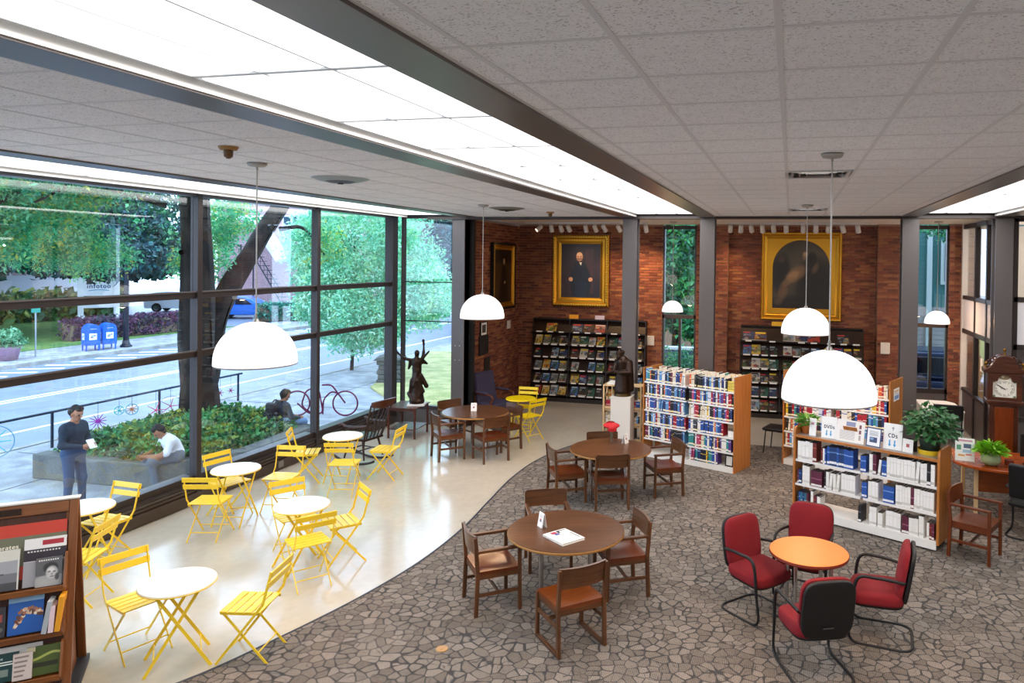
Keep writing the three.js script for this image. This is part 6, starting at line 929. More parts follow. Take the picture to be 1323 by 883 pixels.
  lay(sheet(0.17, 0.215, 0.018, canvasTex(128, 160, (x) => { x.fillStyle = '#5f6062'; x.fillRect(0, 0, 128, 160); x.fillStyle = '#8a8a8a'; x.fillRect(0, 100, 128, 60); const sf = (c, a, px, py, rx, ry) => { x.save(); x.translate(px, py); x.scale(rx, ry); const q = x.createRadialGradient(0, 0, 0.2, 0, 0, 1); q.addColorStop(0, `rgba(${c},${a})`); q.addColorStop(0.75, `rgba(${c},${a * 0.8})`); q.addColorStop(1, `rgba(${c},0)`); x.fillStyle = q; x.fillRect(-1, -1, 2, 2); x.restore(); }; sf('176,174,170', 1, 50, 140, 74, 46); sf('44,44,46', 1, 72, 58, 40, 34); sf('206,203,198', 1, 78, 84, 32, 40); sf('226,224,220', 0.9, 74, 72, 20, 16); sf('96,94,92', 0.9, 66, 80, 9, 5); sf('96,94,92', 0.9, 90, 82, 9, 5); sf('150,147,142', 0.9, 79, 94, 6, 9); sf('110,106,104', 0.9, 80, 108, 14, 4); sf('60,60,62', 0.8, 104, 112, 12, 22); x.fillStyle = '#e8e6e0'; for (let k = 0; k < 9; k++) x.fillRect(14 + k * 11, 10, 7, 8); }), 'small_book'), -0.165, 0.945, 0.065, 'grey photograph book of a smiling face in front of the tall book', 'book');
  lay(sheet(0.25, 0.30, 0.02, canvasTex(192, 224, (x) => { x.fillStyle = '#d9d6ca'; x.fillRect(0, 0, 192, 224); x.fillStyle = '#77787e'; x.fillRect(0, 60, 184, 164); x.fillStyle = '#a4a6aa'; x.fillRect(0, 60, 184, 70); x.fillStyle = '#3c3e44'; x.fillRect(84, 120, 6, 90); x.fillRect(60, 128, 60, 6); x.fillRect(70, 112, 30, 10); x.fillStyle = '#4a4c50'; x.fillRect(0, 180, 184, 44); }), 'large_book'), -0.485, 0.945, 0.035, 'cream topped book with a misty grey harbour picture on the wooden book display', 'book');
  lay(sheet(0.22, 0.27, 0.02, canvasTex(160, 192, (x) => { x.fillStyle = '#1e5aa8'; x.fillRect(0, 0, 160, 192); x.fillStyle = '#8ab0d0'; x.fillRect(0, 0, 160, 26); reseed(5); for (let k = 0; k < 40; k++) { x.fillStyle = pick(['#e8d8c0', '#a86a4a', '#d8b090', '#6a4030']); const a = k / 40 * 2.6, r = 60 + rr(-12, 12); x.beginPath(); x.ellipse(100 - Math.cos(a) * r, 150 - Math.sin(a) * r * 1.3, 9, 9, 0, 0, 7); x.fill(); } }), 'large_book'), -0.30, 0.625, 0.04, 'blue book with a curving crowd of brown shapes on the wooden book display', 'book');
  lay(sheet(0.2, 0.22, 0.02, canvasTex(128, 160, (x) => { x.fillStyle = '#34343a'; x.fillRect(0, 0, 128, 160); x.fillStyle = '#b0aea8'; x.beginPath(); x.ellipse(50, 80, 12, 46, 0.5, 0, 7); x.fill(); x.fillStyle = '#6a6a66'; x.beginPath(); x.ellipse(80, 120, 40, 20, 0, 0, 7); x.fill(); x.fillStyle = '#a04a40'; x.fillRect(104, 40, 12, 40); }), 'small_book'), -0.525, 0.625, 0.04, 'dark grey photograph book beside the blue book on the wooden book display', 'book');
  for (const [x, c, h, rz, l] of [[-0.168, 0xaab0b4, 0.24, -0.16, 'leaning pale grey'], [-0.125, 0xe8ccd0, 0.2, -0.06, 'narrow pink'], [-0.085, 0xe39a20, 0.26, -0.1, 'orange yellow']]) { const b = mesh('upright_book', rbox(0.034, h, 0.15, 0.003, 0, h / 2, 0), paint(c, 0.5)); lay(b, x, 0.63, 0.075, `${l} book standing at the end of the wooden book display`, 'book', 0.1, rz); }
  lay(sheet(0.3, 0.1, 0.004, canvasTex(64, 32, (x) => { x.fillStyle = '#f0efec'; x.fillRect(0, 0, 64, 32); }), 'paper_sheet'), -0.34, 0.44, 0.008, 'white paper strip behind the lowest books of the wooden book display', 'paper'); 
  lay(sheet(0.14, 0.2, 0.02, canvasTex(128, 160, (x) => { x.fillStyle = '#143c3c'; x.fillRect(0, 0, 128, 160); x.fillStyle = '#dfe6dc'; x.font = 'bold 15px sans-serif'; x.fillText('THE', 14, 34); x.fillRect(14, 46, 80, 7); x.fillRect(14, 60, 92, 7); x.fillStyle = '#7a8a80'; x.fillRect(14, 90, 60, 40); }), 'small_book'), -0.40, 0.315, 0.04, 'dark teal book with white title on the lowest ledge of the wooden book display', 'book');
  lay(sheet(0.21, 0.21, 0.02, canvasTex(160, 160, (x) => { x.fillStyle = '#4a5a24'; x.fillRect(0, 0, 160, 160); x.strokeStyle = '#a8b058'; x.lineWidth = 14; x.beginPath(); x.moveTo(0, 60); x.bezierCurveTo(50, 100, 100, 20, 160, 50); x.stroke(); x.fillStyle = '#2a2c18'; x.fillRect(20, 90, 130, 26); x.fillStyle = '#c8c0a0'; x.fillRect(0, 0, 40, 26); }), 'large_book'), -0.175, 0.315, 0.04, 'olive green landscape book on the lowest ledge of the wooden book display', 'book');
  lay(sheet(0.12, 0.19, 0.02, canvasTex(96, 128, (x) => { x.fillStyle = '#cfc0b6'; x.fillRect(0, 0, 96, 128); x.fillStyle = '#8a7a74'; for (let k = 0; k < 5; k++) x.fillRect(8, 14 + k * 22, 70 - k * 6, 9); }), 'small_book'), -0.30, 0.315, 0.06, 'pale pinkish booklet between the teal and olive books', 'book');
}
// ------------------------------------------------------------ the street outside, ground level GY
const road = std({ map: rep(T.asphalt, 0.5), color: 0xc6d4e6, roughness: 0.42 }), pave = std({ map: rep(T.pave, 0.6), roughness: 0.8 }), turf = std({ map: rep(T.grass, 0.4), roughness: 0.95 });
const ground = (name, x0, x1, d0, d1, mat, y, label, h = 0.3) => struct(name, box(x1 - x0, h, d1 - d0, (x0 + x1) / 2, y - h / 2, -(d0 + d1) / 2), mat, { label });
ground('pavement_near', -16.2, -8.45, -12, 60, pave, GY, 'speckled pavement outside the windows');
ground('pavement_rear', -8.45, 14, 17.95, 60, turf, GY - 0.02, 'ground behind the building');
ground('roadway', -28.4, -16.2, -25, 110, road, GY - 0.12, 'pale wet roadway');
ground('pavement_far', -31.8, -28.4, -25, 110, pave, GY, 'far pavement');
ground('lawn_far', -48, -31.8, -25, 36.5, turf, GY + 0.02, 'lawn across the road');
ground('car_park', -75, -31.8, 36.5, 110, road, GY - 0.05, 'car park across the road');
ground('far_ground', -110, -48, -40, 36.5, turf, GY - 0.02, 'far ground');
struct('trim_kerb', [box(0.16, 0.16, 72, -16.2, GY - 0.06, -24), box(0.16, 0.16, 130, -28.4, GY - 0.06, -42)], std({ map: rep(T.concrete, 0.5), roughness: 0.85 }), { label: 'concrete kerbs' });
{ // markings and joints lie on the surface as thin paint
  const wp = paint(0xf2f4f6, 0.6), lines = [box(0.12, 0.004, 120, -25.9, GY - 0.118, -40), box(0.12, 0.004, 120, -22.3, GY - 0.118, -40), box(0.1, 0.004, 120, -22.0, GY - 0.118, -40), box(0.12, 0.004, 120, -18.2, GY - 0.118, -40)];
  for (let d = 12; d < 60; d += 1.05) lines.push(turn(box(1.5, 0.004, 0.22), 0, 0.5).translate(-27.3, GY - 0.118, -d));
  struct('trim_road_markings', lines, wp, { label: 'white road markings' });
  const jt = []; for (let d = 6; d < 30; d += 3) jt.push(box(7.4, 0.004, 0.03, -12.2, GY + 0.002, -d)); jt.push(box(0.03, 0.004, 40, -13.6, GY + 0.002, -18)); struct('trim_pavement_joints', jt, paint(0x565a5e, 0.9), { label: 'dark pavement joints' });
}
// planter with ground cover
reseed(88);
const leafTex = (c, t = 0.3) => new THREE.MeshPhysicalMaterial({ color: c, roughness: 0.7, transmission: t, thickness: 0, side: THREE.DoubleSide });
function sprig(n, l, w, spread) { const list = []; for (let i = 0; i < n; i++) { const g = leafShape(l * rr(0.7, 1.2), l * w), a = rr(0, 6.283), e = rr(-0.9, 1.2); g.applyQuaternion(new THREE.Quaternion().setFromUnitVectors(V(0, 0, 1), V(Math.cos(a) * Math.cos(e), Math.sin(e), Math.sin(a) * Math.cos(e)).normalize())); g.translate(rr(-1, 1) * spread, rr(-1, 1) * spread * 0.7, rr(-1, 1) * spread); list.push(prep(g)); } return mergeGeometries(list); }
function foliage(name, parent, geo, mat, n, spot, s0, s1, tones) {   // countless leaves: instanced
  const im = new THREE.InstancedMesh(geo, mat, n), q = new THREE.Object3D(), c = new THREE.Color();
  for (let i = 0; i < n; i++) { const p = spot(i); q.position.copy(p); q.rotation.set(rr(0, 6.28), rr(0, 6.28), rr(0, 6.28)); q.scale.setScalar(rr(s0, s1)); q.updateMatrix(); im.setMatrixAt(i, q.matrix); im.setColorAt(i, c.set(pick(tones))); }
  im.name = name; im.userData.kind = 'stuff'; shadow(im); parent.add(im); return im;
}
const inBall = (cx, cy, cz, rx, ry, rz, shell = 0) => { for (;;) { const x = rr(-1, 1), y = rr(-1, 1), z = rr(-1, 1), d = x * x + y * y + z * z; if (d <= 1 && d >= shell) return V(cx + x * rx, cy + y * ry, cz + z * rz); } };
const sprigBig = sprig(14, 0.17, 0.3, 0.22), sprigFine = sprig(16, 0.12, 0.2, 0.2), sprigTiny = sprig(10, 0.07, 0.4, 0.07), sprigFar = sprig(12, 0.3, 0.34, 0.4);
{
  const o = thing('concrete_planter', 'low concrete planter wall filled with ground cover outside the windows', 'planter'), cm = std({ map: rep(T.concrete, 0.7), color: 0xa8aeb0, roughness: 0.85 }), top = GY + 0.46;
  const seg = (x0, D0, x1, D1) => { const L = Math.hypot(x1 - x0, D1 - D0), g = rbox(L + 0.02, 0.46, 0.32, 0.02, L / 2, GY + 0.23, -0.16); g.rotateY(Math.atan2(D1 - D0, x1 - x0)); return at(g, x0, 0, -D0); };
  mesh('front_wall', seg(-13.8, 10.68, -11.05, 10.76), cm, o); mesh('corner_wall', seg(-11.05, 10.76, -10.15, 12.05), cm, o); mesh('side_wall', seg(-10.15, 12.05, -10.29, 14.36), cm, o); mesh('far_wall', seg(-10.29, 14.36, -13.8, 14.5), cm, o);
  mesh('soil', prism([[-13.8, 11.0], [-11.2, 11.05], [-10.5, 12.1], [-10.6, 14.1], [-13.8, 14.2]], 0.36).rotateX(-Math.PI / 2).translate(0, GY + 0.2, 0), paint(0x4a3c30, 0.95), o);
  foliage('ground_cover', o, sprigTiny, leafTex(0xffffff, 0.2), 5200, () => { const d = rr(10.95, 14.05), x = rr(-13.5, Math.min(-10.65, -11.2 + (d - 10.95) * 0.62)), h = 0.1 + 0.3 * Math.max(0, 1 - ((x + 12.2) / 1.5) ** 2); return V(x, GY + 0.42 + rr(0, h), -d); }, 0.8, 1.7, [0x1f6a38, 0x2c8a4a, 0x4fa05a, 0x165030, 0x8aa04a, 0x3c7a3a]);
}
// the forked street tree with its crown over the windows
function trunk(list, n = 10) { return list.flatMap(([pts, r0, r1]) => { const c = new THREE.CatmullRomCurve3(pts), g = new THREE.TubeGeometry(c, 22, 1, n, false), p = g.attributes.position, k = n + 1; for (let i = 0; i < p.count; i++) { const t = Math.floor(i / k) / 22, q = c.getPoint(t), r = r0 + (r1 - r0) * t, wob = 1 + 0.09 * Math.sin(i % k * 2.1 + t * 17); p.setXYZ(i, q.x + (p.getX(i) - q.x) * r * wob, q.y + (p.getY(i) - q.y) * r * wob, q.z + (p.getZ(i) - q.z) * r * wob); } g.computeVertexNormals(); return [g]; }); }
{
  const o = thing('forked_tree', 'large forked street tree with dark furrowed bark growing from the planter', 'tree'), bm = std({ map: rep(T.bark, 1.0), color: 0xb0a8a6, roughness: 0.95, bumpMap: rep(T.bark, 1.0), bumpScale: 0.03 });
  const b = V(-12.8, GY + 0.3, -13.62);
  mesh('trunk', trunk([[[b, V(-12.8, 0.4, -13.6), V(-12.8, 1.6, -13.56), V(-12.8, 4, -13.5), V(-12.82, 6.5, -13.45), V(-12.85, 9, -13.4)], 0.42, 0.24]]), bm, o, { keepUV: true });
  mesh('leaning_limb', trunk([[[V(-12.8, 0.6, -13.75), V(-12.8, 1.5, -13.95), V(-12.8, 2.45, -14.25), V(-12.8, 3.55, -15.15), V(-12.8, 4.7, -16.15), V(-12.8, 6.6, -17.6)], 0.28, 0.18]]), bm, o, { keepUV: true });
  const br = []; reseed(5150); for (const [p, q] of [[V(-13.0, 4.6, -12.9), V(-14.6, 4.6, -10.4)], [V(-13.0, 5.2, -12.9), V(-12.4, 4.4, -9.6)], [V(-13.1, 5.6, -12.9), V(-15.6, 5.4, -12.4)], [V(-12.8, 3.6, -13.1), V(-13.6, 3.1, -14.2)], [V(-12.05, 4.2, -15.3), V(-11.6, 3.6, -16.4)], [V(-13.0, 5.0, -12.9), V(-11.2, 5.6, -11.6)], [V(-14.3, 4.5, -10.6), V(-14.7, 3.5, -10.0)], [V(-12.6, 4.6, -9.9), V(-12.9, 3.7, -9.0)]]) br.push([[p, p.clone().lerp(q, 0.5).add(V(0, 0.35, 0)), q], 0.06, 0.02]);
  mesh('branches', trunk(br, 7), bm, o, { keepUV: true });
  const wts = () => clumps.map((c) => (c[3] * c[4] * c[5]) ** 0.75), clumps = [[-14.4, 4.5, 10.3, 1.5, 0.8, 1.7], [-13.2, 4.9, 9.2, 1.4, 0.8, 1.4], [-15.2, 4.0, 11.4, 1.3, 0.75, 1.5], [-13.8, 4.0, 9.8, 1.2, 0.6, 1.2], [-14.9, 5.4, 11.5, 2.0, 1.0, 2.0], [-14.6, 3.5, 12.4, 1.0, 0.45, 1.0], [-13.4, 3.35, 14.3, 0.6, 0.5, 0.7], [-14.8, 4.5, 16.6, 0.9, 0.6, 0.9], [-15.2, 3.9, 16.6, 0.7, 0.4, 0.7], [-11.6, 4.0, 16.5, 0.55, 0.4, 0.7], [-13.0, 6.2, 12, 3.2, 1.4, 3.2], [-11.7, 3.55, 16.9, 0.5, 0.2, 0.5], [-12.2, 5.4, 9.0, 1.8, 0.9, 1.8], [-13.0, 4.2, 7.4, 1.4, 0.6, 1.4], [-14.2, 4.9, 8.0, 1.8, 0.9, 1.6]];
  foliage('crown', o, sprigFine, leafTex(0xffffff, 0.35), 9500, (() => { const w = wts(), sum = w.reduce((a, b) => a + b); return (i) => { let t = rnd() * sum, k = 0; while (t > w[k] && k < w.length - 1) t -= w[k++]; const c = clumps[k]; return inBall(c[0], c[1], -c[2], c[3], c[4], c[5]); }; })(), 0.5, 1.1, [0x48c084, 0x6cd49c, 0x8ce0ac, 0x30a070, 0x9cdc84, 0x289068, 0x58cc8c, 0x34ac78, 0xd8d860]);
}
function tree(name, label, x, D, h, r, clumps, n, tones, geo, trunkR = 0.22, t = 0.3) {
  const o = thing(name, label, 'tree'); mesh('trunk', trunk([[[V(x, GY - 0.1, -D), V(x + 0.1, h * 0.3, -D), V(x, h * 0.75, -D - 0.1)], trunkR, trunkR * 0.4]]), std({ map: rep(T.bark, 1), color: 0x6a6668, roughness: 0.95 }), o, { keepUV: true });
  foliage('crown', o, geo, leafTex(0xffffff, t), n, (i) => { const c = clumps[i % clumps.length]; return inBall(x + c[0], c[1], -(D + c[2]), c[3], c[4], c[5]); }, 0.7, 1.6, tones); return o;
}
reseed(2020);
const light = [0x8fdcb4, 0xa6e8c4, 0x6cc8a0, 0xc8f0d4, 0xb4e4a8, 0x58b490, 0x9ae0c0], dark = [0x0f3a44, 0x164a4a, 0x0c2c3a, 0x1f5c58, 0x123a30, 0x2a6a6a], mid = [0x2c8a5c, 0x1f6a4c, 0x48a86a, 0x14503e, 0x6cb87a];
tree('willow_like_tree', 'pale green drooping tree beside the road seen through the corner windows', -15.9, 24.2, 6, 2, [[0.2, 0.9, -0.3, 1.4, 0.9, 0.8], [1.4, 1.2, -0.2, 1.0, 0.8, 0.8], [-0.9, 1.8, -0.3, 1.2, 0.9, 0.9], [0.2, 4.3, 0, 2.2, 1.5, 2], [-0.6, 2.6, -0.4, 1.5, 1.3, 1.4], [1.6, 3.2, 0.8, 1.5, 1.6, 1.4], [2.7, 2.2, 0.6, 1.1, 1.3, 1.0], [0.4, 1.4, -0.6, 0.9, 1.0, 0.9], [1.2, 5.6, 0, 2.4, 1.2, 2], [-1.6, 4.0, 0, 1.2, 1.2, 1.2]], 5200, light, sprigFine, 0.07);
tree('spreading_tree', 'dark spreading tree on the lawn across the road', -38.5, 27.5, 7, 4, [[0, 4.0, 0, 5, 1.0, 5], [-2, 3.3, -3, 4, 0.8, 4], [2.5, 3.2, 4, 3.4, 0.8, 3.6], [-1, 5, 0, 6, 1.4, 6], [1, 2.9, -3.5, 3, 0.6, 3], [1, 3.1, 7, 3, 0.8, 3]], 3000, dark, sprigFar, 0.3, 0.1);
tree('broad_tree', 'dense mid green tree behind the lawn sign', -45, 41, 9, 4, [[0, 6, 0, 5, 3, 5], [3, 4.5, -2, 3, 1.6, 3], [-4, 5.5, -3, 4, 2.5, 4]], 1700, [...dark, ...mid], sprigFar, 0.3, 0.15);
tree('broad_tree', 'tall green tree far behind the lawn beside the pinkish house', -48.2, 33, 12, 5, [[0, 8, 0, 6, 4, 6], [4, 6, -5, 5, 3, 5], [-4, 9, 5, 5, 4, 5], [0, 6, 8, 5, 3, 4]], 2200, [...mid, ...light.slice(0, 3)], sprigFar, 0.35, 0.2);
tree('broad_tree', 'tall green tree rising behind the brick building', -44, 66, 14, 5, [[0, 10, 0, 6, 4, 3], [-7, 9, 0, 5, 4, 3]], 1300, mid, sprigFar, 0.35, 0.2);
tree('dark_conifer', 'tall blue-green conifer far down the road', -21.5, 64, 14, 3, [[0, 4, 0, 3, 3, 3], [0, 8, 0, 2.4, 3, 2.4], [0, 12, 0, 1.5, 2.5, 1.5], [5, 6, 4, 3, 5, 3], [8.5, 5, 2, 3, 5, 3]], 2400, dark, sprigFar, 0.3, 0.1);
tree('tall_conifer', 'dark blue-green conifer behind the pale drooping tree', -15.5, 40, 12, 3, [[0, 3, 0, 2.2, 2.6, 2.2], [0, 7, 0, 1.8, 2.6, 1.8], [2.8, 4, 2, 2, 4, 2], [-3, 5, 3, 2, 4.5, 2]], 2000, dark, sprigFar, 0.2, 0.1);
tree('tall_conifer', 'dark blue-green conifer beyond the car park near the brick building', -26.0, 56, 12, 3, [[0, 4, 0, 3, 3, 3], [0, 8, 0, 2.6, 3, 2.6], [-3, 7, 4, 3, 4, 3]], 1600, dark, sprigFar, 0.2, 0.1);
tree('broad_tree', 'tall green tree standing at the left of the white house', -60, 14, 12, 5, [[0, 6, 0, 6, 4, 6], [6, 5, 8, 5, 3, 5], [4, 8, -6, 6, 5, 6]], 2200, mid, sprigFar, 0.35, 0.2);
tree('garden_tree', 'leafy green tree outside the rear window', -3.6, 23.0, 6, 2, [[0, 3.6, 0, 1.2, 1.6, 1.2], [0.7, 5, 0.3, 1.5, 1.2, 1.3], [-0.5, 2.2, 0.2, 0.9, 0.8, 0.9], [1.2, 1.6, -0.4, 0.8, 0.5, 0.6], [-1, 5, 0, 1.2, 1.2, 1.2]], 1500, [...mid, 0x2f9a4a, 0x58b050], sprigBig, 0.16);
tree('garden_tree', 'slender green tree in front of the green siding', 4.85, 21.2, 6, 2, [[0, 4.2, 0, 0.5, 0.7, 0.5], [0.2, 3.2, 0, 0.35, 0.6, 0.35], [-0.7, 4.6, 0, 0.7, 0.3, 0.4]], 260, mid, sprigFine, 0.05);
// street furniture
{
  const rail = thing('street_railing', 'dark metal railing along the kerb hung with wire wheels and stars', 'railing'), dm = paint(0x1f3040, 0.45, 0.5);
  mesh('top_rail', rod(V(-15.6, GY + 0.78, -5), V(-15.6, GY + 0.78, -18.2), 0.028), dm, rail); for (const d of [6.9, 9.7, 12.5, 15.3, 18.05]) mesh('post', rod(V(-15.6, GY, -d), V(-15.6, GY + 0.78, -d), 0.03), dm, rail);
  reseed(9);
  const orn = (d, y, r, col, spokes, ring, label) => { const o = thing('wire_ornament', label, 'ornament'), mt = paint(col, 0.5); if (ring) mesh('ring', new THREE.TorusGeometry(r, 0.010, 6, 36), paint(ring, 0.5), o); mesh('spokes', Array.from({ length: spokes }, (_, k) => { const a = k / spokes * Math.PI * 2; return rod(V(0, 0, 0), V(Math.cos(a) * r * rr(0.8, 1), Math.sin(a) * r * rr(0.8, 1), 0), 0.014, 0.007, 6); }), mt, o); mesh('hub', ball(r * 0.12, 0, 0, 0, 10), mt, o); mesh('wire', rod(V(0, r * 0.3, 0), V(0, GY + 0.78 - y, 0), 0.004), dm, o); o.position.set(-15.55, y, -d); o.rotation.y = 0.9; };
  orn(11.25, GY + 0.42, 0.33, 0x35b8c4, 8, 0x6a9ab0, 'turquoise spoked wheel ornament hung on the railing near the standing man'); orn(13.0, GY + 0.42, 0.2, 0x2aa0c0, 6, 0, 'blue starburst ornament half hidden by the standing man'); orn(13.55, GY + 0.36, 0.2, 0xa018a0, 12, 0, 'magenta starburst ornament on the railing'); orn(14.1, GY + 0.5, 0.1, 0x30b0a8, 7, 0x30b0a8, 'tiny teal wheel ornament on the railing'); orn(14.45, GY + 0.46, 0.13, 0xc07840, 9, 0x60a0a8, 'small orange and teal wheel ornament on the railing'); orn(15.15, GY + 0.30, 0.26, 0xd04060, 5, 0, 'pink radiating wire ornament beside the railing post'); orn(15.6, GY + 0.32, 0.26, 0xb85070, 5, 0xa0a8ac, 'rose radiating wire ornament on the far side of the railing post'); orn(17.3, GY + 0.36, 0.11, 0x9a2050, 6, 0, 'small crimson bow ornament near the end of the railing'); orn(17.7, GY + 0.36, 0.1, 0x9a2050, 6, 0, 'small crimson bow ornament at the very end of the railing');
  const bk = thing('bicycle_rack', 'purple tubular bicycle-shaped rack on the pavement', 'bicycle rack'), pm = paint(0x6a1240, 0.4, 0.3); const ring = (x) => at(new THREE.TorusGeometry(0.35, 0.024, 8, 40), x, 0.375, 0);
  mesh('rear_wheel', ring(-0.62), pm, bk); mesh('front_wheel', ring(0.74), pm, bk); mesh('frame_tube', bent([V(-0.62, 0.375, 0), V(-0.28, 0.06, 0), V(0.12, 0.08, 0), V(-0.02, 0.80, 0), V(-0.36, 0.78, 0), V(-0.52, 0.3, 0), V(-0.2, 0.08, 0)], 0.024, 0.16), pm, bk); mesh('fork', bent([V(0.08, 0.9, 0), V(0.34, 0.92, 0), V(0.74, 0.38, 0)], 0.024, 0.14), pm, bk); mesh('down_tube', bent([V(0.1, 0.06, 0), V(0.12, 0.5, 0), V(0.34, 0.72, 0), V(0.56, 0.66, 0)], 0.024, 0.14), pm, bk); bk.position.set(-12.1, GY + 0.0, -16.95); bk.rotation.y = 0.3; bk.scale.setScalar(0.92);
  const sp = thing('stone_pillar', 'squat rough stone pillar with a slab cap on the grass by the road', 'stone pillar'), stm = std({ map: rep(T.concrete, 0.9), color: 0x9a9ea0, roughness: 0.95 }); reseed(31);
  for (let r = 0; r < 5; r++) for (let k = 0; k < 3; k++) for (const z of [-1, 1]) mesh('stone', rbox(0.26 + rr(-0.03, 0.03), 0.15, 0.36, 0.03, (k - 1) * 0.27 + (r % 2) * 0.05, 0.08 + r * 0.16, z * 0.19), stm, sp); mesh('cap_slab', prism([[-0.5, 0], [0.5, 0], [0.42, 0.08], [0, 0.16], [-0.42, 0.08]], 0.95, 0.01), stm, sp).position.y = 0.8; sp.position.set(-13.1, GY, -22.2); sp.rotation.y = 0.4;
  { const g = new THREE.ExtrudeGeometry(new THREE.Shape([[-13.1, 21.0], [-10.4, 18.3], [-8.5, 17.4], [-8.5, 30], [-15.6, 30], [-14.6, 25]].map(([a, b]) => new THREE.Vector2(a, b))), { depth: 0.05, bevelEnabled: false }); g.rotateX(-Math.PI / 2); struct('lawn_verge', at(g, 0, GY + 0.002, 0), std({ map: rep(T.dry, 0.6), roughness: 0.95 }), { label: 'worn grass verge by the corner window' }); }
  const mail = (x, D, label) => { const o = thing('mailbox', label, 'mailbox'), bl = paint(0x1f5fc4, 0.35, 0.1), lg = std({ map: canvasTex(64, 64, (c) => { c.fillStyle = '#f2f2f0'; c.fillRect(0, 0, 64, 64); c.fillStyle = '#24406a'; c.beginPath(); c.moveTo(8, 44); c.lineTo(22, 20); c.lineTo(52, 16); c.lineTo(58, 26); c.lineTo(40, 30); c.lineTo(34, 44); c.closePath(); c.fill(); c.fillStyle = '#f2f2f0'; c.beginPath(); c.moveTo(20, 30); c.lineTo(48, 22); c.lineTo(30, 36); c.fill(); }), roughness: 0.4 });
    const s = new THREE.Shape(); s.moveTo(-0.27, 0.25); s.lineTo(0.27, 0.25); s.lineTo(0.27, 0.88); s.absarc(0, 0.88, 0.27, 0, Math.PI, false); s.closePath(); mesh('body', at(new THREE.ExtrudeGeometry(s, { depth: 0.55, bevelEnabled: true, bevelSize: 0.01, bevelThickness: 0.01, bevelSegments: 1, curveSegments: 16 }), 0, 0, -0.275), bl, o); for (const [a, b] of [[-1, -1], [1, -1], [-1, 1], [1, 1]]) mesh('leg', rbox(0.05, 0.26, 0.05, 0.006, a * 0.235, 0.125, b * 0.24), bl, o);
    mesh('emblem', box(0.28, 0.28, 0.006, 0, 0.62, 0.29), lg, o, { keepUV: true }); const sd = mesh('emblem', box(0.28, 0.28, 0.006), lg, o, { keepUV: true }); sd.rotation.y = -Math.PI / 2; sd.position.set(-0.285, 0.62, 0); mesh('pull_handle', rod(V(-0.12, 0.95, 0.3), V(0.12, 0.95, 0.3), 0.012), m.chrome, o); mesh('pull_chute', turn(rbox(0.42, 0.2, 0.02, 0.005), -0.2).translate(0, 0.96, 0.27), bl, o); o.position.set(x, GY, -D); o.rotation.y = 1.15; return o; };
  mail(-29.62, 25.45, 'blue mailbox with a white emblem at the kerb, standing nearer the signpost'); mail(-29.5, 26.15, 'blue mailbox with a white emblem beside the dark lamp post');
  const lp = (x, D, h, label) => { const o = thing('street_lamp', label, 'lamp post'), dk = paint(0x14202c, 0.45, 0.4); mesh('base', lathe([[0.001, 0], [0.24, 0], [0.24, 0.06], [0.17, 0.12], [0.13, 0.3], [0.001, 0.3]], 18), dk, o); mesh('post', cyl(0.085, 0.12, h, 0, h / 2, 0, 16), dk, o); mesh('lantern', [lathe([[0.001, 0], [0.12, 0.02], [0.2, 0.4], [0.22, 0.42], [0.05, 0.6], [0.001, 0.62]], 16).translate(0, h, 0)], dk, o); o.position.set(x, GY, -D); };
  lp(-29.35, 26.95, 3.9, 'dark lamp post beside the blue mailboxes'); lp(-23.6, 47.5, 4.6, 'distant dark lamp post seen through the corner window');
  const ps = thing('parking_sign', 'thin post with a small green sign on the far pavement', 'street sign'); mesh('post', cyl(0.03, 0.03, 2.0, 0, 1.0, 0, 10), paint(0x9aa2a8, 0.4, 0.5), ps); mesh('sign_plate', rbox(0.3, 0.28, 0.02, 0.004, 0, 1.95, 0.03), paint(0x2c8a78, 0.5), ps); ps.position.set(-29.7, GY, -23.1); ps.rotation.y = 1.0;
  const pot = thing('street_planter', 'large round pinkish planter with a clipped shrub on the far pavement', 'planter'); mesh('tub', lathe([[0.001, 0], [0.42, 0], [0.55, 0.55], [0.5, 0.55], [0.001, 0.5]], 24), paint(0x9a7a90, 0.7), pot); foliage('shrub', pot, sprigTiny, leafTex(0xffffff, 0.2), 420, () => inBall(0, 0.75, 0, 0.62, 0.42, 0.62), 1, 2, [0x4a8a60, 0x6aa878, 0x8fc49a]); pot.position.set(-30.0, GY, -22.1);
  const hedge = (name, label, x0, D0, x1, D1, h, w, n, tones, geo) => { const o = thing(name, label, 'hedge'), L = Math.hypot(x1 - x0, D1 - D0); mesh('twig_core', rbox(L, h * 0.8, w * 0.7, 0.08, 0, h * 0.4, 0), paint(0x7a6858, 0.95), o); foliage('leaves', o, geo, leafTex(0xffffff, 0.15), n, () => V(rr(-0.5, 0.5) * L, h * (0.12 + 0.85 * rnd()), rr(-0.5, 0.5) * w), 1, 2.2, tones); o.position.set((x0 + x1) / 2, GY, -(D0 + D1) / 2); o.rotation.y = Math.atan2(D1 - D0, x1 - x0); };
  hedge('purple_hedge', 'long clipped purple barberry hedge behind the mailboxes', -33.6, 27.6, -32.6, 34.2, 1.05, 1.2, 1900, [0x54304e, 0x6a3c60, 0x3c2a44, 0x2f3c40, 0x7a4a6a, 0x443050], sprigTiny); hedge('green_hedge', 'trimmed blue-green hedge in front of the brick building', -33.4, 40.3, -29.4, 42.6, 1.15, 1.4, 1500, [0x2c7a68, 0x3c9480, 0x1c5a50, 0x64b498], sprigTiny); hedge('low_shrub', 'low shrub with yellow leaves behind the far lawn', -46, 30, -45, 40, 1.3, 2.0, 900, [0x5a8a4a, 0xa0a850, 0x3c6a48], sprigFar);
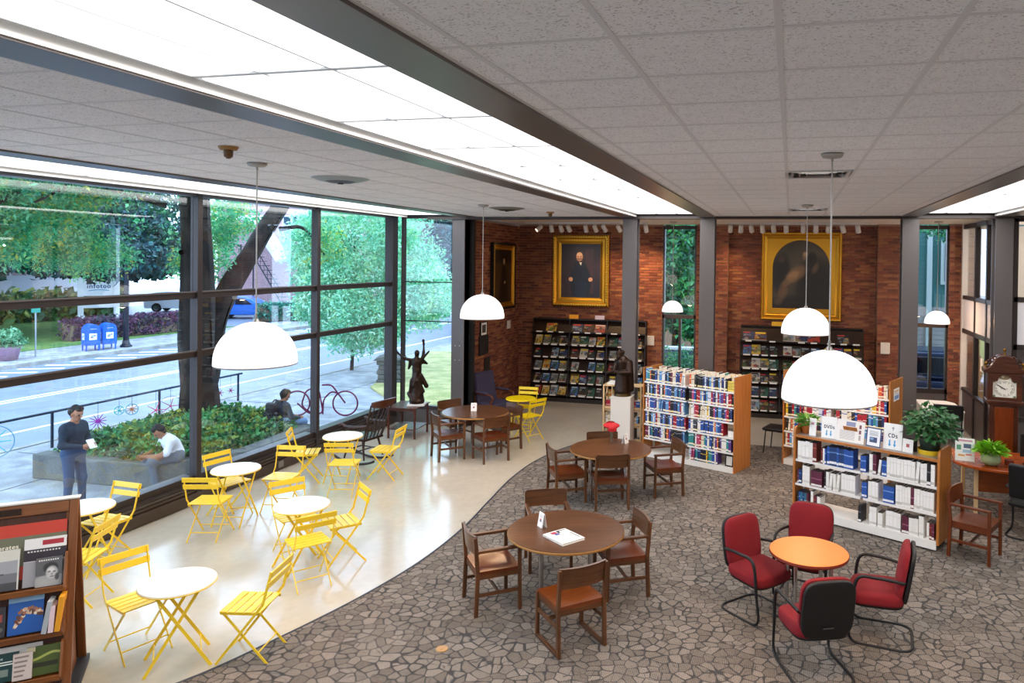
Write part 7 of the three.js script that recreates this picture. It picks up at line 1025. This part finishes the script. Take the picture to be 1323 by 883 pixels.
  const sg = thing('lawn_sign', 'white post-mounted lawn sign with dark blue lettering across the road', 'sign'), wm = paint(0xf0f2f6, 0.5); for (const s of [-1, 1]) mesh('post', [rbox(0.32, 2.7, 0.32, 0.02, s * 0.95, 1.35, 0), rbox(0.42, 0.1, 0.42, 0.02, s * 0.95, 2.72, 0), rbox(0.44, 0.3, 0.44, 0.02, s * 0.95, 0.15, 0)], wm, sg); mesh('sign_board', box(1.6, 0.95, 0.1, 0, 2.0, 0), std({ map: canvasTex(256, 152, (c) => { c.fillStyle = '#f0f2f6'; c.fillRect(0, 0, 256, 152); c.fillStyle = '#24447a'; c.font = 'bold 58px sans-serif'; c.textAlign = 'center'; c.fillText('infotoo', 128, 74); c.strokeStyle = '#3a8ac0'; c.lineWidth = 6; c.beginPath(); c.moveTo(40, 100); c.quadraticCurveTo(130, 82, 216, 100); c.stroke(); }), roughness: 0.5 }), sg, { keepUV: true }); mesh('lower_board', box(1.6, 0.7, 0.08, 0, 1.1, 0), wm, sg); sg.position.set(-42.9, GY, -37.4); sg.rotation.y = 0.9;
  const sg2 = thing('forecourt_sign', 'white framed sign with blue lettering above the blue-green hedge', 'sign'); for (const s of [-1, 1]) mesh('post', rbox(0.12, 2.3, 0.12, 0.01, s * 0.75, 1.15, 0), wm, sg2); mesh('sign_board', box(1.4, 1.1, 0.08, 0, 1.7, 0), std({ map: canvasTex(160, 128, (c) => { c.fillStyle = '#f0f2f6'; c.fillRect(0, 0, 160, 128); c.fillStyle = '#2c4c88'; c.fillRect(18, 26, 124, 24); c.fillRect(18, 62, 124, 12); c.fillRect(30, 84, 100, 10); }), roughness: 0.5 }), sg2, { keepUV: true }); sg2.position.set(-33.4, GY + 0.3, -46); sg2.rotation.y = 0.6;
}
// cars
function car(label, x, D, ry, color) {
  const o = thing('parked_car', label, 'car'), bm2 = paint(color, 0.25, 0.2); const side = new THREE.Shape(); side.moveTo(-2.1, 0.32); side.lineTo(2.1, 0.32); side.quadraticCurveTo(2.2, 0.6, 2.1, 0.78); side.quadraticCurveTo(1.6, 0.92, 1.1, 0.96); side.quadraticCurveTo(0.5, 1.4, 0.1, 1.46); side.quadraticCurveTo(-0.8, 1.52, -1.5, 1.4); side.quadraticCurveTo(-1.95, 1.15, -2.12, 0.95); side.quadraticCurveTo(-2.22, 0.6, -2.1, 0.32);
  for (const q of [-1.3, 1.35]) { const h = new THREE.Path(); h.absarc(q, 0.34, 0.36, 0, Math.PI * 2, true); }
  const g = new THREE.ExtrudeGeometry(side, { depth: 1.56, bevelEnabled: true, bevelSize: 0.05, bevelThickness: 0.1, bevelSegments: 3, curveSegments: 10 }); g.translate(0, 0, -0.78); const p = g.attributes.position; for (let i = 0; i < p.count; i++) if (p.getY(i) > 0.9) p.setZ(i, p.getZ(i) * (1 - (p.getY(i) - 0.9) * 0.42)); g.computeVertexNormals(); mesh('body', g, bm2, o);
  const win = (pts, s) => { const ws = new THREE.Shape(pts.map(([a, b]) => new THREE.Vector2(a, b))); const w = new THREE.ExtrudeGeometry(ws, { depth: 0.03, bevelEnabled: false }); const q = w.attributes.position; for (let i = 0; i < q.count; i++) q.setZ(i, s * (0.885 - (q.getY(i) - 0.92) * 0.34) + q.getZ(i) * s * 0.4); w.computeVertexNormals(); return w; };
  const gl = paint(0x18222c, 0.08, 0.2); for (const s of [-1, 1]) { mesh('side_window', win([[-0.35, 0.98], [0.75, 0.98], [0.2, 1.36], [-0.35, 1.4]], s), gl, o); mesh('side_window', win([[-1.55, 1.0], [-0.42, 0.98], [-0.42, 1.4], [-1.35, 1.33]], s), gl, o); }
  mesh('rear_window', turn(rbox(0.03, 0.46, 1.2, 0.01), 0, 0, -0.62).translate(-1.86, 1.2, 0), gl, o); mesh('windscreen', turn(rbox(0.03, 0.66, 1.25, 0.01), 0, 0, 0.96).translate(0.72, 1.22, 0), gl, o);
  for (const [a, b] of [[-1.3, -1], [-1.3, 1], [1.35, -1], [1.35, 1]]) { const wh = mesh('wheel', cyl(0.33, 0.33, 0.2, 0, 0, 0, 24).rotateX(Math.PI / 2).translate(a, 0.33, b * 0.83), m.black, o); mesh('hub', [cyl(0.21, 0.21, 0.02, 0, 0, 0, 18).rotateX(Math.PI / 2).translate(a, 0.33, b * 0.94)], m.chrome, wh); }
  for (const s of [-1, 1]) { mesh('tail_light', rbox(0.1, 0.16, 0.34, 0.03, -2.1, 0.9, s * 0.66), paint(0xb01a20, 0.3), o); mesh('headlight', rbox(0.1, 0.12, 0.34, 0.03, 2.08, 0.72, s * 0.62), m.white, o); } mesh('number_plate', box(0.02, 0.12, 0.42, -2.19, 0.62, 0), m.paper, o); mesh('bumper', rbox(0.12, 0.18, 1.6, 0.04, -2.12, 0.42, 0), m.black, o);
  o.position.set(x, GY - 0.05, -D); o.rotation.y = ry;
}
car('bright blue hatchback parked beyond the leaning tree limb', -36.0, 42.3, 0.35, 0x1f66c0); car('pale silver car parked behind the blue hatchback', -39.8, 44.8, 0.3, 0xc0ccd8); car('dark car parked behind the pale drooping tree', -28.6, 46.5, 1.2, 0x2a3440); car('white car parked beyond the lawn sign', -44.5, 45.5, 0.4, 0xe4e8ee);
// brick building with a fire stair
{
  const o = thing('brick_building', 'pinkish brick building with white windows and an outside stair', 'building'), bmat = std({ map: dataTex(256, (u, v, x, y) => { const r = Math.floor(y / 8), j = (y % 8) < 1 || ((x + (r % 2) * 10) % 20) < 1; const c = j ? 208 : 176 + (hash(Math.floor((x + (r % 2) * 10) / 20), r, 6) - 0.5) * 34; return [c + 14, c - 20, c - 14]; }), roughness: 0.9 }), D0 = 53.0, wht = paint(0xeef2f8, 0.6), gl = paint(0x4a6478, 0.15, 0.3);
  bmat.map.repeat.set(0.75, 0.75);
  mesh('facade', box(17, 8.6, 8, -39.5, 3.55, -D0 - 4), bmat, o); mesh('parapet', box(17.4, 0.4, 8.4, -39.5, 7.95, -D0 - 4), paint(0x9a9498, 0.8), o);
  for (const [x, y, w, h] of [[-41.0, 6.05, 0.8, 1.6], [-40.1, 6.05, 0.8, 1.6], [-38.3, 6.05, 0.5, 1.6], [-36.2, 6.05, 0.8, 1.6], [-34.4, 6.05, 0.8, 1.6], [-37.9, 1.6, 0.6, 0.9], [-35.2, 1.7, 0.9, 1.4], [-43.6, 6.05, 0.8, 1.6], [-32.4, 6.05, 0.8, 1.6], [-32.4, 1.7, 0.9, 1.4]]) { const f = mesh('window_frame', [box(w + 0.2, 0.12, 0.1, x, y + h / 2, -D0 + 0.04), box(w + 0.3, 0.14, 0.16, x, y - h / 2, -D0 + 0.06), box(0.1, h, 0.1, x - w / 2, y, -D0 + 0.04), box(0.1, h, 0.1, x + w / 2, y, -D0 + 0.04), box(w, 0.07, 0.08, x, y, -D0 + 0.04)], wht, o); mesh('window_pane', box(w, h, 0.04, x, y, -D0 + 0.02), gl, f); }
  mesh('stair_canopy', [bar(V(-43.2, 6.6, -D0 + 1.2), V(-40.4, 3.1, -D0 + 1.2), 1.5, 0.5, V(1, 0, 0)), bar(V(-44.6, 6.6, -D0 + 1.2), V(-43.0, 6.6, -D0 + 1.2), 1.5, 0.4, V(0, 1, 0))], wht, o).userData.label = 'white enclosed stair canopy'; mesh('awning', box(2.6, 0.5, 1.0, -37.4, 2.9, -D0 + 0.5), paint(0x3c4a5a, 0.5), o);
  const st = []; for (let k = 0; k < 11; k++) st.push(box(0.9, 0.05, 0.28, -42.5 + k * 0.26, 3.4 - k * 0.36, -D0 + 1.6)); mesh('stair_tread', st, paint(0x26303a, 0.5), o); mesh('stair_rail', [rod(V(-42.6, 4.4, -D0 + 2.1), V(-39.8, 0.4, -D0 + 2.1), 0.04), rod(V(-42.6, 3.5, -D0 + 2.1), V(-39.8, -0.5, -D0 + 2.1), 0.05), ...Array.from({ length: 9 }, (_, k) => rod(V(-42.6 + k * 0.34, 3.5 - k * 0.49, -D0 + 2.1), V(-42.6 + k * 0.34, 4.4 - k * 0.49, -D0 + 2.1), 0.02)), rod(V(-42.6, GY, -D0 + 2.1), V(-42.6, 4.4, -D0 + 2.1), 0.06), rod(V(-43.8, GY, -D0 + 2.1), V(-43.8, 4.4, -D0 + 2.1), 0.06)], paint(0x26303a, 0.5), o);
  const h = thing('white_house', 'white sided house with pinkish walls behind the trees across the road', 'house'); mesh('wall', [box(10, 6, 26, -58, 2.3, -36)], paint(0xd8c4c8, 0.8), h); mesh('porch', [box(0.3, 2.6, 20, -52.6, 0.6, -36)], paint(0xe8eef4, 0.7), h); mesh('roof', prism([[-6, 0], [6, 0], [0, 3]], 27).rotateY(0).translate(-58, 5.3, -36), paint(0x7c7478, 0.8), h); for (let k = 0; k < 7; k++) { const f = mesh('window_frame', box(0.12, 1.8, 1.3, -52.98, 2.6, -26 - k * 3.2), wht, h); mesh('window_pane', box(0.1, 1.5, 1.0, -52.95, 2.6, -26 - k * 3.2), gl, f); }
}
// beyond the rear windows
{
  const gs = thing('green_house', 'house with teal green clapboard siding behind the rear window', 'house'), tm = paint(0x1c5654, 0.7), trimM = paint(0x9aa6a4, 0.6);
  for (let k = 0; k < 44; k++) mesh('clapboard', turnAbout(box(4.6, 0.15, 0.02, 5.6, -0.6 + k * 0.135, -23.0), V(5.6, -0.6 + k * 0.135, -23.0), -0.1), k < 22 ? paint(0x7c7a78, 0.7) : tm, gs); mesh('corner_board', [box(0.14, 6.2, 0.08, 3.9, 2.4, -22.95), box(0.12, 6.2, 0.08, 5.3, 2.4, -22.95)], trimM, gs); mesh('house_wall', box(4.6, 6.4, 0.2, 5.6, 2.4, -23.15), tm, gs); mesh('eave', box(5.2, 0.2, 0.8, 5.6, 5.7, -22.8), trimM, gs); { const f = mesh('window_frame', box(0.9, 1.3, 0.08, 4.65, 3.6, -22.93), trimM, gs); mesh('window_pane', box(0.7, 1.1, 0.08, 4.65, 3.6, -22.9), paint(0x3a4a54, 0.1, 0.3), f); }
  const cr = thing('parked_van', 'dark blue vehicle parked below the rear window of green siding', 'van'); mesh('body', [rbox(2.6, 0.9, 1.6, 0.12, 0, 0.7, 0), rbox(2.0, 0.6, 1.4, 0.15, 0.1, 1.4, 0)], paint(0x0a1c3c, 0.25, 0.3), cr); mesh('glass_band', rbox(1.9, 0.36, 1.44, 0.04, 0.1, 1.42, 0), paint(0x0c1420, 0.08, 0.2), cr); for (const x of [-0.85, 0.85]) mesh('wheel', cyl(0.32, 0.32, 1.64, x, 0.3, 0, 20).rotateX(0), m.black, cr).rotation.set(0, 0, 0); cr.position.set(3.9, GY, -19.8); cr.scale.set(1.2, 1.25, 1);
  const bw = thing('garden_wall', 'low blue-grey garden wall and bench outside the rear window', 'wall'); mesh('wall_body', rbox(3.4, 1.3, 0.2, 0.01, -3.3, GY + 1.0, -21.2), paint(0x5a6a9a, 0.8), bw); mesh('coping', rbox(3.5, 0.08, 0.3, 0.01, -3.3, GY + 1.7, -21.2), paint(0xd8e0ea, 0.7), bw); mesh('grid_bars', Array.from({ length: 16 }, (_, k) => box(0.03, 1.2, 0.03, -4.9 + k * 0.21, GY + 1.0, -21.08)), paint(0x2c3a6a, 0.6), bw);
  const sh = thing('garden_shrub', 'low leafy shrub against the glass of the rear window', 'shrub'); mesh('twigs', Array.from({ length: 14 }, (_, k) => rod(V(-2.9, GY, -19.3), V(-2.9 + Math.cos(k * 2.4) * 0.7, GY + 1.2 + (k % 3) * 0.2, -19.3 + Math.sin(k * 2.4) * 0.5), 0.02, 0.008, 6)), paint(0x6a5a48, 0.9), sh); foliage('leaves', sh, sprigFine, leafTex(0xffffff, 0.3), 420, () => inBall(-2.9, GY + 1.05, -19.3, 1.0, 0.85, 0.6), 0.6, 1.2, [...mid, 0x4aa868]);
  const hs = thing('distant_house', 'brown gabled house seen through leaves of the rear window', 'house'); mesh('wall', box(4, 6, 3, -3.2, 2.5, -32), paint(0x8a6a5a, 0.8), hs); mesh('roof', prism([[-2.4, 0], [2.4, 0], [0, 1.6]], 3.4).translate(-3.2, 5.5, -32), paint(0x5a4a48, 0.8), hs); mesh('fascia', box(4.6, 0.14, 0.1, -3.2, 5.5, -30.3), paint(0xe8e0d0, 0.6), hs);
}
// ------------------------------------------------------------ people outside
const col = (h) => new THREE.Color(h);
function hand(w, dir, side, r = 0.009, c = 2) {   // palm from the wrist along dir with four fingers and a thumb
  const d = V(...dir).normalize(), s = V(...side).normalize(), n = new THREE.Vector3().crossVectors(d, s), W = V(...w), P = (a, b, e) => { const q = W.clone().addScaledVector(d, a).addScaledVector(s, b).addScaledVector(n, e); return [q.x, q.y, q.z]; }, out = [cap(P(0, 0, 0), P(0.07, 0.0, 0), 0.026, 0.034, c, { k: 0.02 })];
  [[-0.03, 0.055], [-0.01, 0.066], [0.01, 0.063], [0.029, 0.048]].forEach(([b, l]) => { out.push(cap(P(0.085, b, 0), P(0.085 + l * 0.6, b * 1.1, -0.012), r, r * 0.95, c, { k: 0.006 }), cap(P(0.085 + l * 0.6, b * 1.1, -0.012), P(0.085 + l, b * 1.1, -0.042), r * 0.95, r * 0.8, c, { k: 0.004 })); });
  out.push(cap(P(0.02, -0.03, 0), P(0.06, -0.058, -0.014), 0.012, 0.011, c, { k: 0.01 }), cap(P(0.06, -0.058, -0.014), P(0.09, -0.05, -0.034), 0.011, 0.009, c, { k: 0.004 }));
  return out;
}
function headOf(c, f, up, skin = 2) { const C = V(...c), F = V(...f).normalize(), U = V(...up).normalize(), S = new THREE.Vector3().crossVectors(U, F), P = (a, b, e) => { const q = C.clone().addScaledVector(F, a).addScaledVector(U, b).addScaledVector(S, e); return [q.x, q.y, q.z]; };
  return { P, prims: [cap(P(-0.012, 0.035, 0), P(0.012, 0.03, 0), 0.086, 0.084, skin, { k: 0.02 }), cap(P(0.03, -0.03, 0), P(0.045, -0.075, 0), 0.062, 0.042, skin, { k: 0.02 }), cap(P(0.088, 0.01, 0), P(0.112, -0.022, 0), 0.009, 0.014, skin, { k: 0.012 }), cap(P(0.0, 0.01, 0.083), P(-0.004, -0.03, 0.083), 0.016, 0.011, skin, { k: 0.008 }), cap(P(0.0, 0.01, -0.083), P(-0.004, -0.03, -0.083), 0.016, 0.011, skin, { k: 0.008 }), cap(P(0.083, 0.008, 0.032), P(0.084, 0.008, 0.034), 0.010, 0.010, 4, { k: 0.003, bias: -0.004 }), cap(P(0.083, 0.008, -0.032), P(0.084, 0.008, -0.034), 0.010, 0.010, 4, { k: 0.003, bias: -0.004 }), cap(P(0.083, -0.062, 0.02), P(0.083, -0.062, -0.02), 0.008, 0.008, 5, { k: 0.004, bias: -0.003 })] }; }
const hairOf = (h, lenBack = 0) => [cap(h.P(-0.03, 0.075, 0.0), h.P(0.03, 0.088, 0), 0.078, 0.06), cap(h.P(-0.045, 0.03, 0.03), h.P(-0.045, 0.03, -0.03), 0.072, 0.072), cap(h.P(-0.05, -0.02, 0), h.P(-0.045, -0.05 - lenBack, 0), 0.06, 0.045), cap(h.P(0.05, 0.095, 0.03), h.P(0.05, 0.095, -0.03), 0.034, 0.034), cap(h.P(-0.03, 0.03, 0.07), h.P(-0.01, 0.06, 0.062), 0.022, 0.028), cap(h.P(-0.03, 0.03, -0.07), h.P(-0.01, 0.06, -0.062), 0.022, 0.028)];
function person(label, parts, head, hair, pal, extra) {
  const o = thing('person', label, 'person'), coarse = body(parts.filter((p) => !p.fine), 0.017, 0.05, pal), fine = body([...head.prims, ...parts.filter((p) => p.neck)], 0.0065, 0.014, pal);
  const hands = parts.filter((p) => p.fine).length ? [body(parts.filter((p) => p.fine), 0.005, 0.01, pal)] : [];
  const g = mergeGeometries([coarse, fine, ...hands].map((q) => q.toNonIndexed())); const b = shadow(new THREE.Mesh(g, std({ vertexColors: true, roughness: 0.8 }))); b.name = 'body'; o.add(b);
  mesh('hair', body(hair, 0.008, 0.02), paint(0x1c1512, 0.8), o); if (extra) extra(o); return o;
}
const fine = (l) => l.map((p) => ({ ...p, fine: true }));
{ // standing man in a dark jumper, reading something in his hands
  const pal = [0x16283a, 0x1e3f62, 0xb07a5c, 0x14161c, 0x181210, 0x8a4a40].map(col), h = headOf([0, 1.585, 0.05], [0, -0.25, 1], [0, 1, 0.25]);
  const parts = [cap([-0.07, 0.95, 0], [0.07, 0.95, 0], 0.13, 0.13, 1), cap([0, 1.0, 0], [0, 1.2, 0.0], 0.14, 0.15, 0, { flat: 0.8 }), cap([-0.09, 1.3, -0.01], [0.09, 1.3, -0.01], 0.13, 0.13, 0), cap([-0.15, 1.38, -0.01], [0.15, 1.38, -0.01], 0.075, 0.075, 0), cap([0, 1.4, -0.01], [0, 1.52, 0.03], 0.058, 0.052, 2, { neck: true }),
    cap([-0.1, 0.92, 0], [-0.105, 0.5, 0.02], 0.098, 0.07, 1), cap([-0.105, 0.5, 0.02], [-0.11, 0.09, -0.02], 0.068, 0.052, 1), cap([0.1, 0.92, 0], [0.11, 0.5, 0.05], 0.098, 0.07, 1), cap([0.11, 0.5, 0.05], [0.12, 0.09, 0.05], 0.068, 0.052, 1), cap([-0.11, 0.045, -0.04], [-0.12, 0.04, 0.14], 0.045, 0.04, 3), cap([0.12, 0.045, 0.03], [0.13, 0.04, 0.21], 0.045, 0.04, 3),
    cap([-0.2, 1.36, 0], [-0.25, 1.1, 0.03], 0.06, 0.05, 0), cap([-0.25, 1.1, 0.03], [-0.1, 1.07, 0.25], 0.048, 0.038, 0), cap([0.2, 1.36, 0], [0.25, 1.1, 0.03], 0.06, 0.05, 0), cap([0.25, 1.1, 0.03], [0.1, 1.07, 0.25], 0.048, 0.038, 0), ...fine(hand([-0.1, 1.07, 0.25], [0.6, 0.05, 0.7], [0.1, 1, -0.3])), ...fine(hand([0.1, 1.07, 0.25], [-0.6, 0.05, 0.7], [0.1, 1, -0.3]))];
  const o = person('man in a dark blue jumper and jeans standing outside the window looking down', parts, h, hairOf(h), pal); put(o, -11.55, 9.62, 0.98, 0.1, GY);
  const bag = thing('carrier_bag', 'pale paper slip held by the standing man outside', 'paper'); mesh('sheet', turn(box(0.12, 0.17, 0.012), -0.7), m.paper, bag); bag.position.set(-11.55 + 0.34, GY + 1.1, -9.655); bag.rotation.y = 1.47; scene.remove(bag); scene.add(bag);
}
{ // man seated on the planter, leaning over his phone
  const pal = [0xdfe4ea, 0x5b6672, 0xa06c50, 0x6a7480, 0x181210, 0x8a4a40].map(col), h = headOf([0, 1.02, 0.27], [0, -0.75, 0.85], [0, 0.85, 0.65]);
  const parts = [cap([-0.09, 0.54, 0], [0.09, 0.54, 0], 0.125, 0.125, 1), cap([0, 0.6, 0.0], [0, 0.74, 0.06], 0.14, 0.145, 0), cap([-0.1, 0.82, 0.11], [0.1, 0.82, 0.11], 0.125, 0.125, 0), cap([-0.15, 0.88, 0.15], [0.15, 0.88, 0.15], 0.075, 0.075, 0), cap([0, 0.89, 0.16], [0, 0.97, 0.23], 0.056, 0.05, 2, { neck: true }),
    cap([-0.1, 0.53, 0.03], [-0.15, 0.52, 0.44], 0.095, 0.072, 1), cap([-0.15, 0.52, 0.44], [-0.14, 0.1, 0.42], 0.07, 0.052, 1), cap([0.1, 0.53, 0.03], [0.17, 0.52, 0.44], 0.095, 0.072, 1), cap([0.17, 0.52, 0.44], [0.18, 0.1, 0.36], 0.07, 0.052, 1), cap([-0.14, 0.05, 0.4], [-0.15, 0.042, 0.58], 0.045, 0.04, 3), cap([0.18, 0.05, 0.34], [0.19, 0.042, 0.52], 0.045, 0.04, 3),
    cap([-0.21, 0.86, 0.15], [-0.25, 0.66, 0.22], 0.066, 0.058, 0), cap([-0.245, 0.68, 0.22], [-0.22, 0.62, 0.33], 0.044, 0.042, 2), cap([-0.22, 0.62, 0.33], [-0.06, 0.62, 0.5], 0.042, 0.032, 2), cap([0.21, 0.86, 0.15], [0.25, 0.66, 0.22], 0.066, 0.058, 0), cap([0.245, 0.68, 0.22], [0.22, 0.62, 0.33], 0.044, 0.042, 2), cap([0.22, 0.62, 0.33], [0.07, 0.62, 0.5], 0.042, 0.032, 2), ...fine(hand([-0.06, 0.62, 0.5], [0.5, 0, 0.8], [0, 1, 0])), ...fine(hand([0.07, 0.62, 0.5], [-0.5, 0, 0.8], [0, 1, 0]))];
  const o = person('man in a white printed T-shirt and grey jeans sitting hunched on the planter wall', parts, h, hairOf(h), pal); put(o, -10.98, 11.14, -0.5, -0.86, GY);
  const ph = mesh('mobile_phone', rbox(0.07, 0.14, 0.01, 0.003), m.black); tag(ph, 'dark mobile phone in the hands of the seated man outside', 'phone'); ph.position.set(-10.98 - 0.5 * 0.57, GY + 0.66, -(11.14 - 0.86 * 0.57)); ph.rotation.set(-0.7, -0.52, 0, 'YXZ');
}
{ // man with a backpack sitting at the far end of the planter, seen from behind
  const pal = [0x1f2a38, 0x5f86b0, 0xa06c50, 0x2a2a30, 0x181210, 0x8a4a40].map(col), h = headOf([0, 1.13, 0.08], [0, -0.3, 1], [0, 1, 0.3]);
  const parts = [cap([-0.09, 0.54, 0], [0.09, 0.54, 0], 0.125, 0.125, 1), cap([0, 0.6, 0.0], [0, 0.8, 0.0], 0.14, 0.15, 0), cap([-0.1, 0.88, 0.0], [0.1, 0.88, 0.0], 0.128, 0.128, 0), cap([-0.15, 0.95, 0.0], [0.15, 0.95, 0.0], 0.075, 0.075, 0), cap([0, 0.97, 0.0], [0, 1.07, 0.05], 0.056, 0.05, 2, { neck: true }),
    cap([-0.1, 0.53, 0.03], [-0.15, 0.52, 0.44], 0.095, 0.072, 1), cap([-0.15, 0.52, 0.44], [-0.14, 0.1, 0.5], 0.07, 0.052, 1), cap([0.1, 0.53, 0.03], [0.16, 0.52, 0.44], 0.095, 0.072, 1), cap([0.16, 0.52, 0.44], [0.17, 0.1, 0.48], 0.07, 0.052, 1), cap([-0.14, 0.05, 0.48], [-0.15, 0.042, 0.66], 0.045, 0.04, 3), cap([0.17, 0.05, 0.46], [0.18, 0.042, 0.64], 0.045, 0.04, 3),
    cap([-0.21, 0.93, 0.02], [-0.25, 0.68, 0.1], 0.066, 0.055, 0), cap([-0.25, 0.68, 0.1], [-0.13, 0.62, 0.34], 0.05, 0.036, 0), cap([0.21, 0.93, 0.02], [0.25, 0.68, 0.1], 0.066, 0.055, 0), cap([0.25, 0.68, 0.1], [0.13, 0.62, 0.34], 0.05, 0.036, 0), ...fine(hand([-0.13, 0.62, 0.34], [0.3, -0.1, 0.9], [1, 0, 0])), ...fine(hand([0.13, 0.62, 0.34], [-0.3, -0.1, 0.9], [1, 0, 0]))];
  const o = person('man in dark clothes sitting on the far planter end, facing away', parts, h, hairOf(h), pal); put(o, -10.95, 14.0, 0.42, 0.91, GY);
  const bp = thing('backpack', 'dark rucksack worn by the man at the far end of the planter', 'backpack'); mesh('bag', new RoundedBoxGeometry(0.3, 0.42, 0.16, 4, 0.06), paint(0x14161c, 0.8), bp); mesh('front_pocket', new RoundedBoxGeometry(0.24, 0.2, 0.06, 3, 0.025).translate(0, -0.08, -0.1), paint(0x1c1f28, 0.8), bp); for (const s of [-1, 1]) mesh('strap', tube([V(s * 0.1, 0.18, 0.06), V(s * 0.13, 0.24, 0.16), V(s * 0.14, 0.12, 0.27), V(s * 0.13, -0.14, 0.12)], 0.016, 18), m.black, bp); bp.position.set(-10.95 - 0.42 * 0.235, GY + 0.8, -(14.0 - 0.91 * 0.235)); bp.rotation.y = Math.atan2(0.42, -0.91);
}
renderer.render(scene, camera);
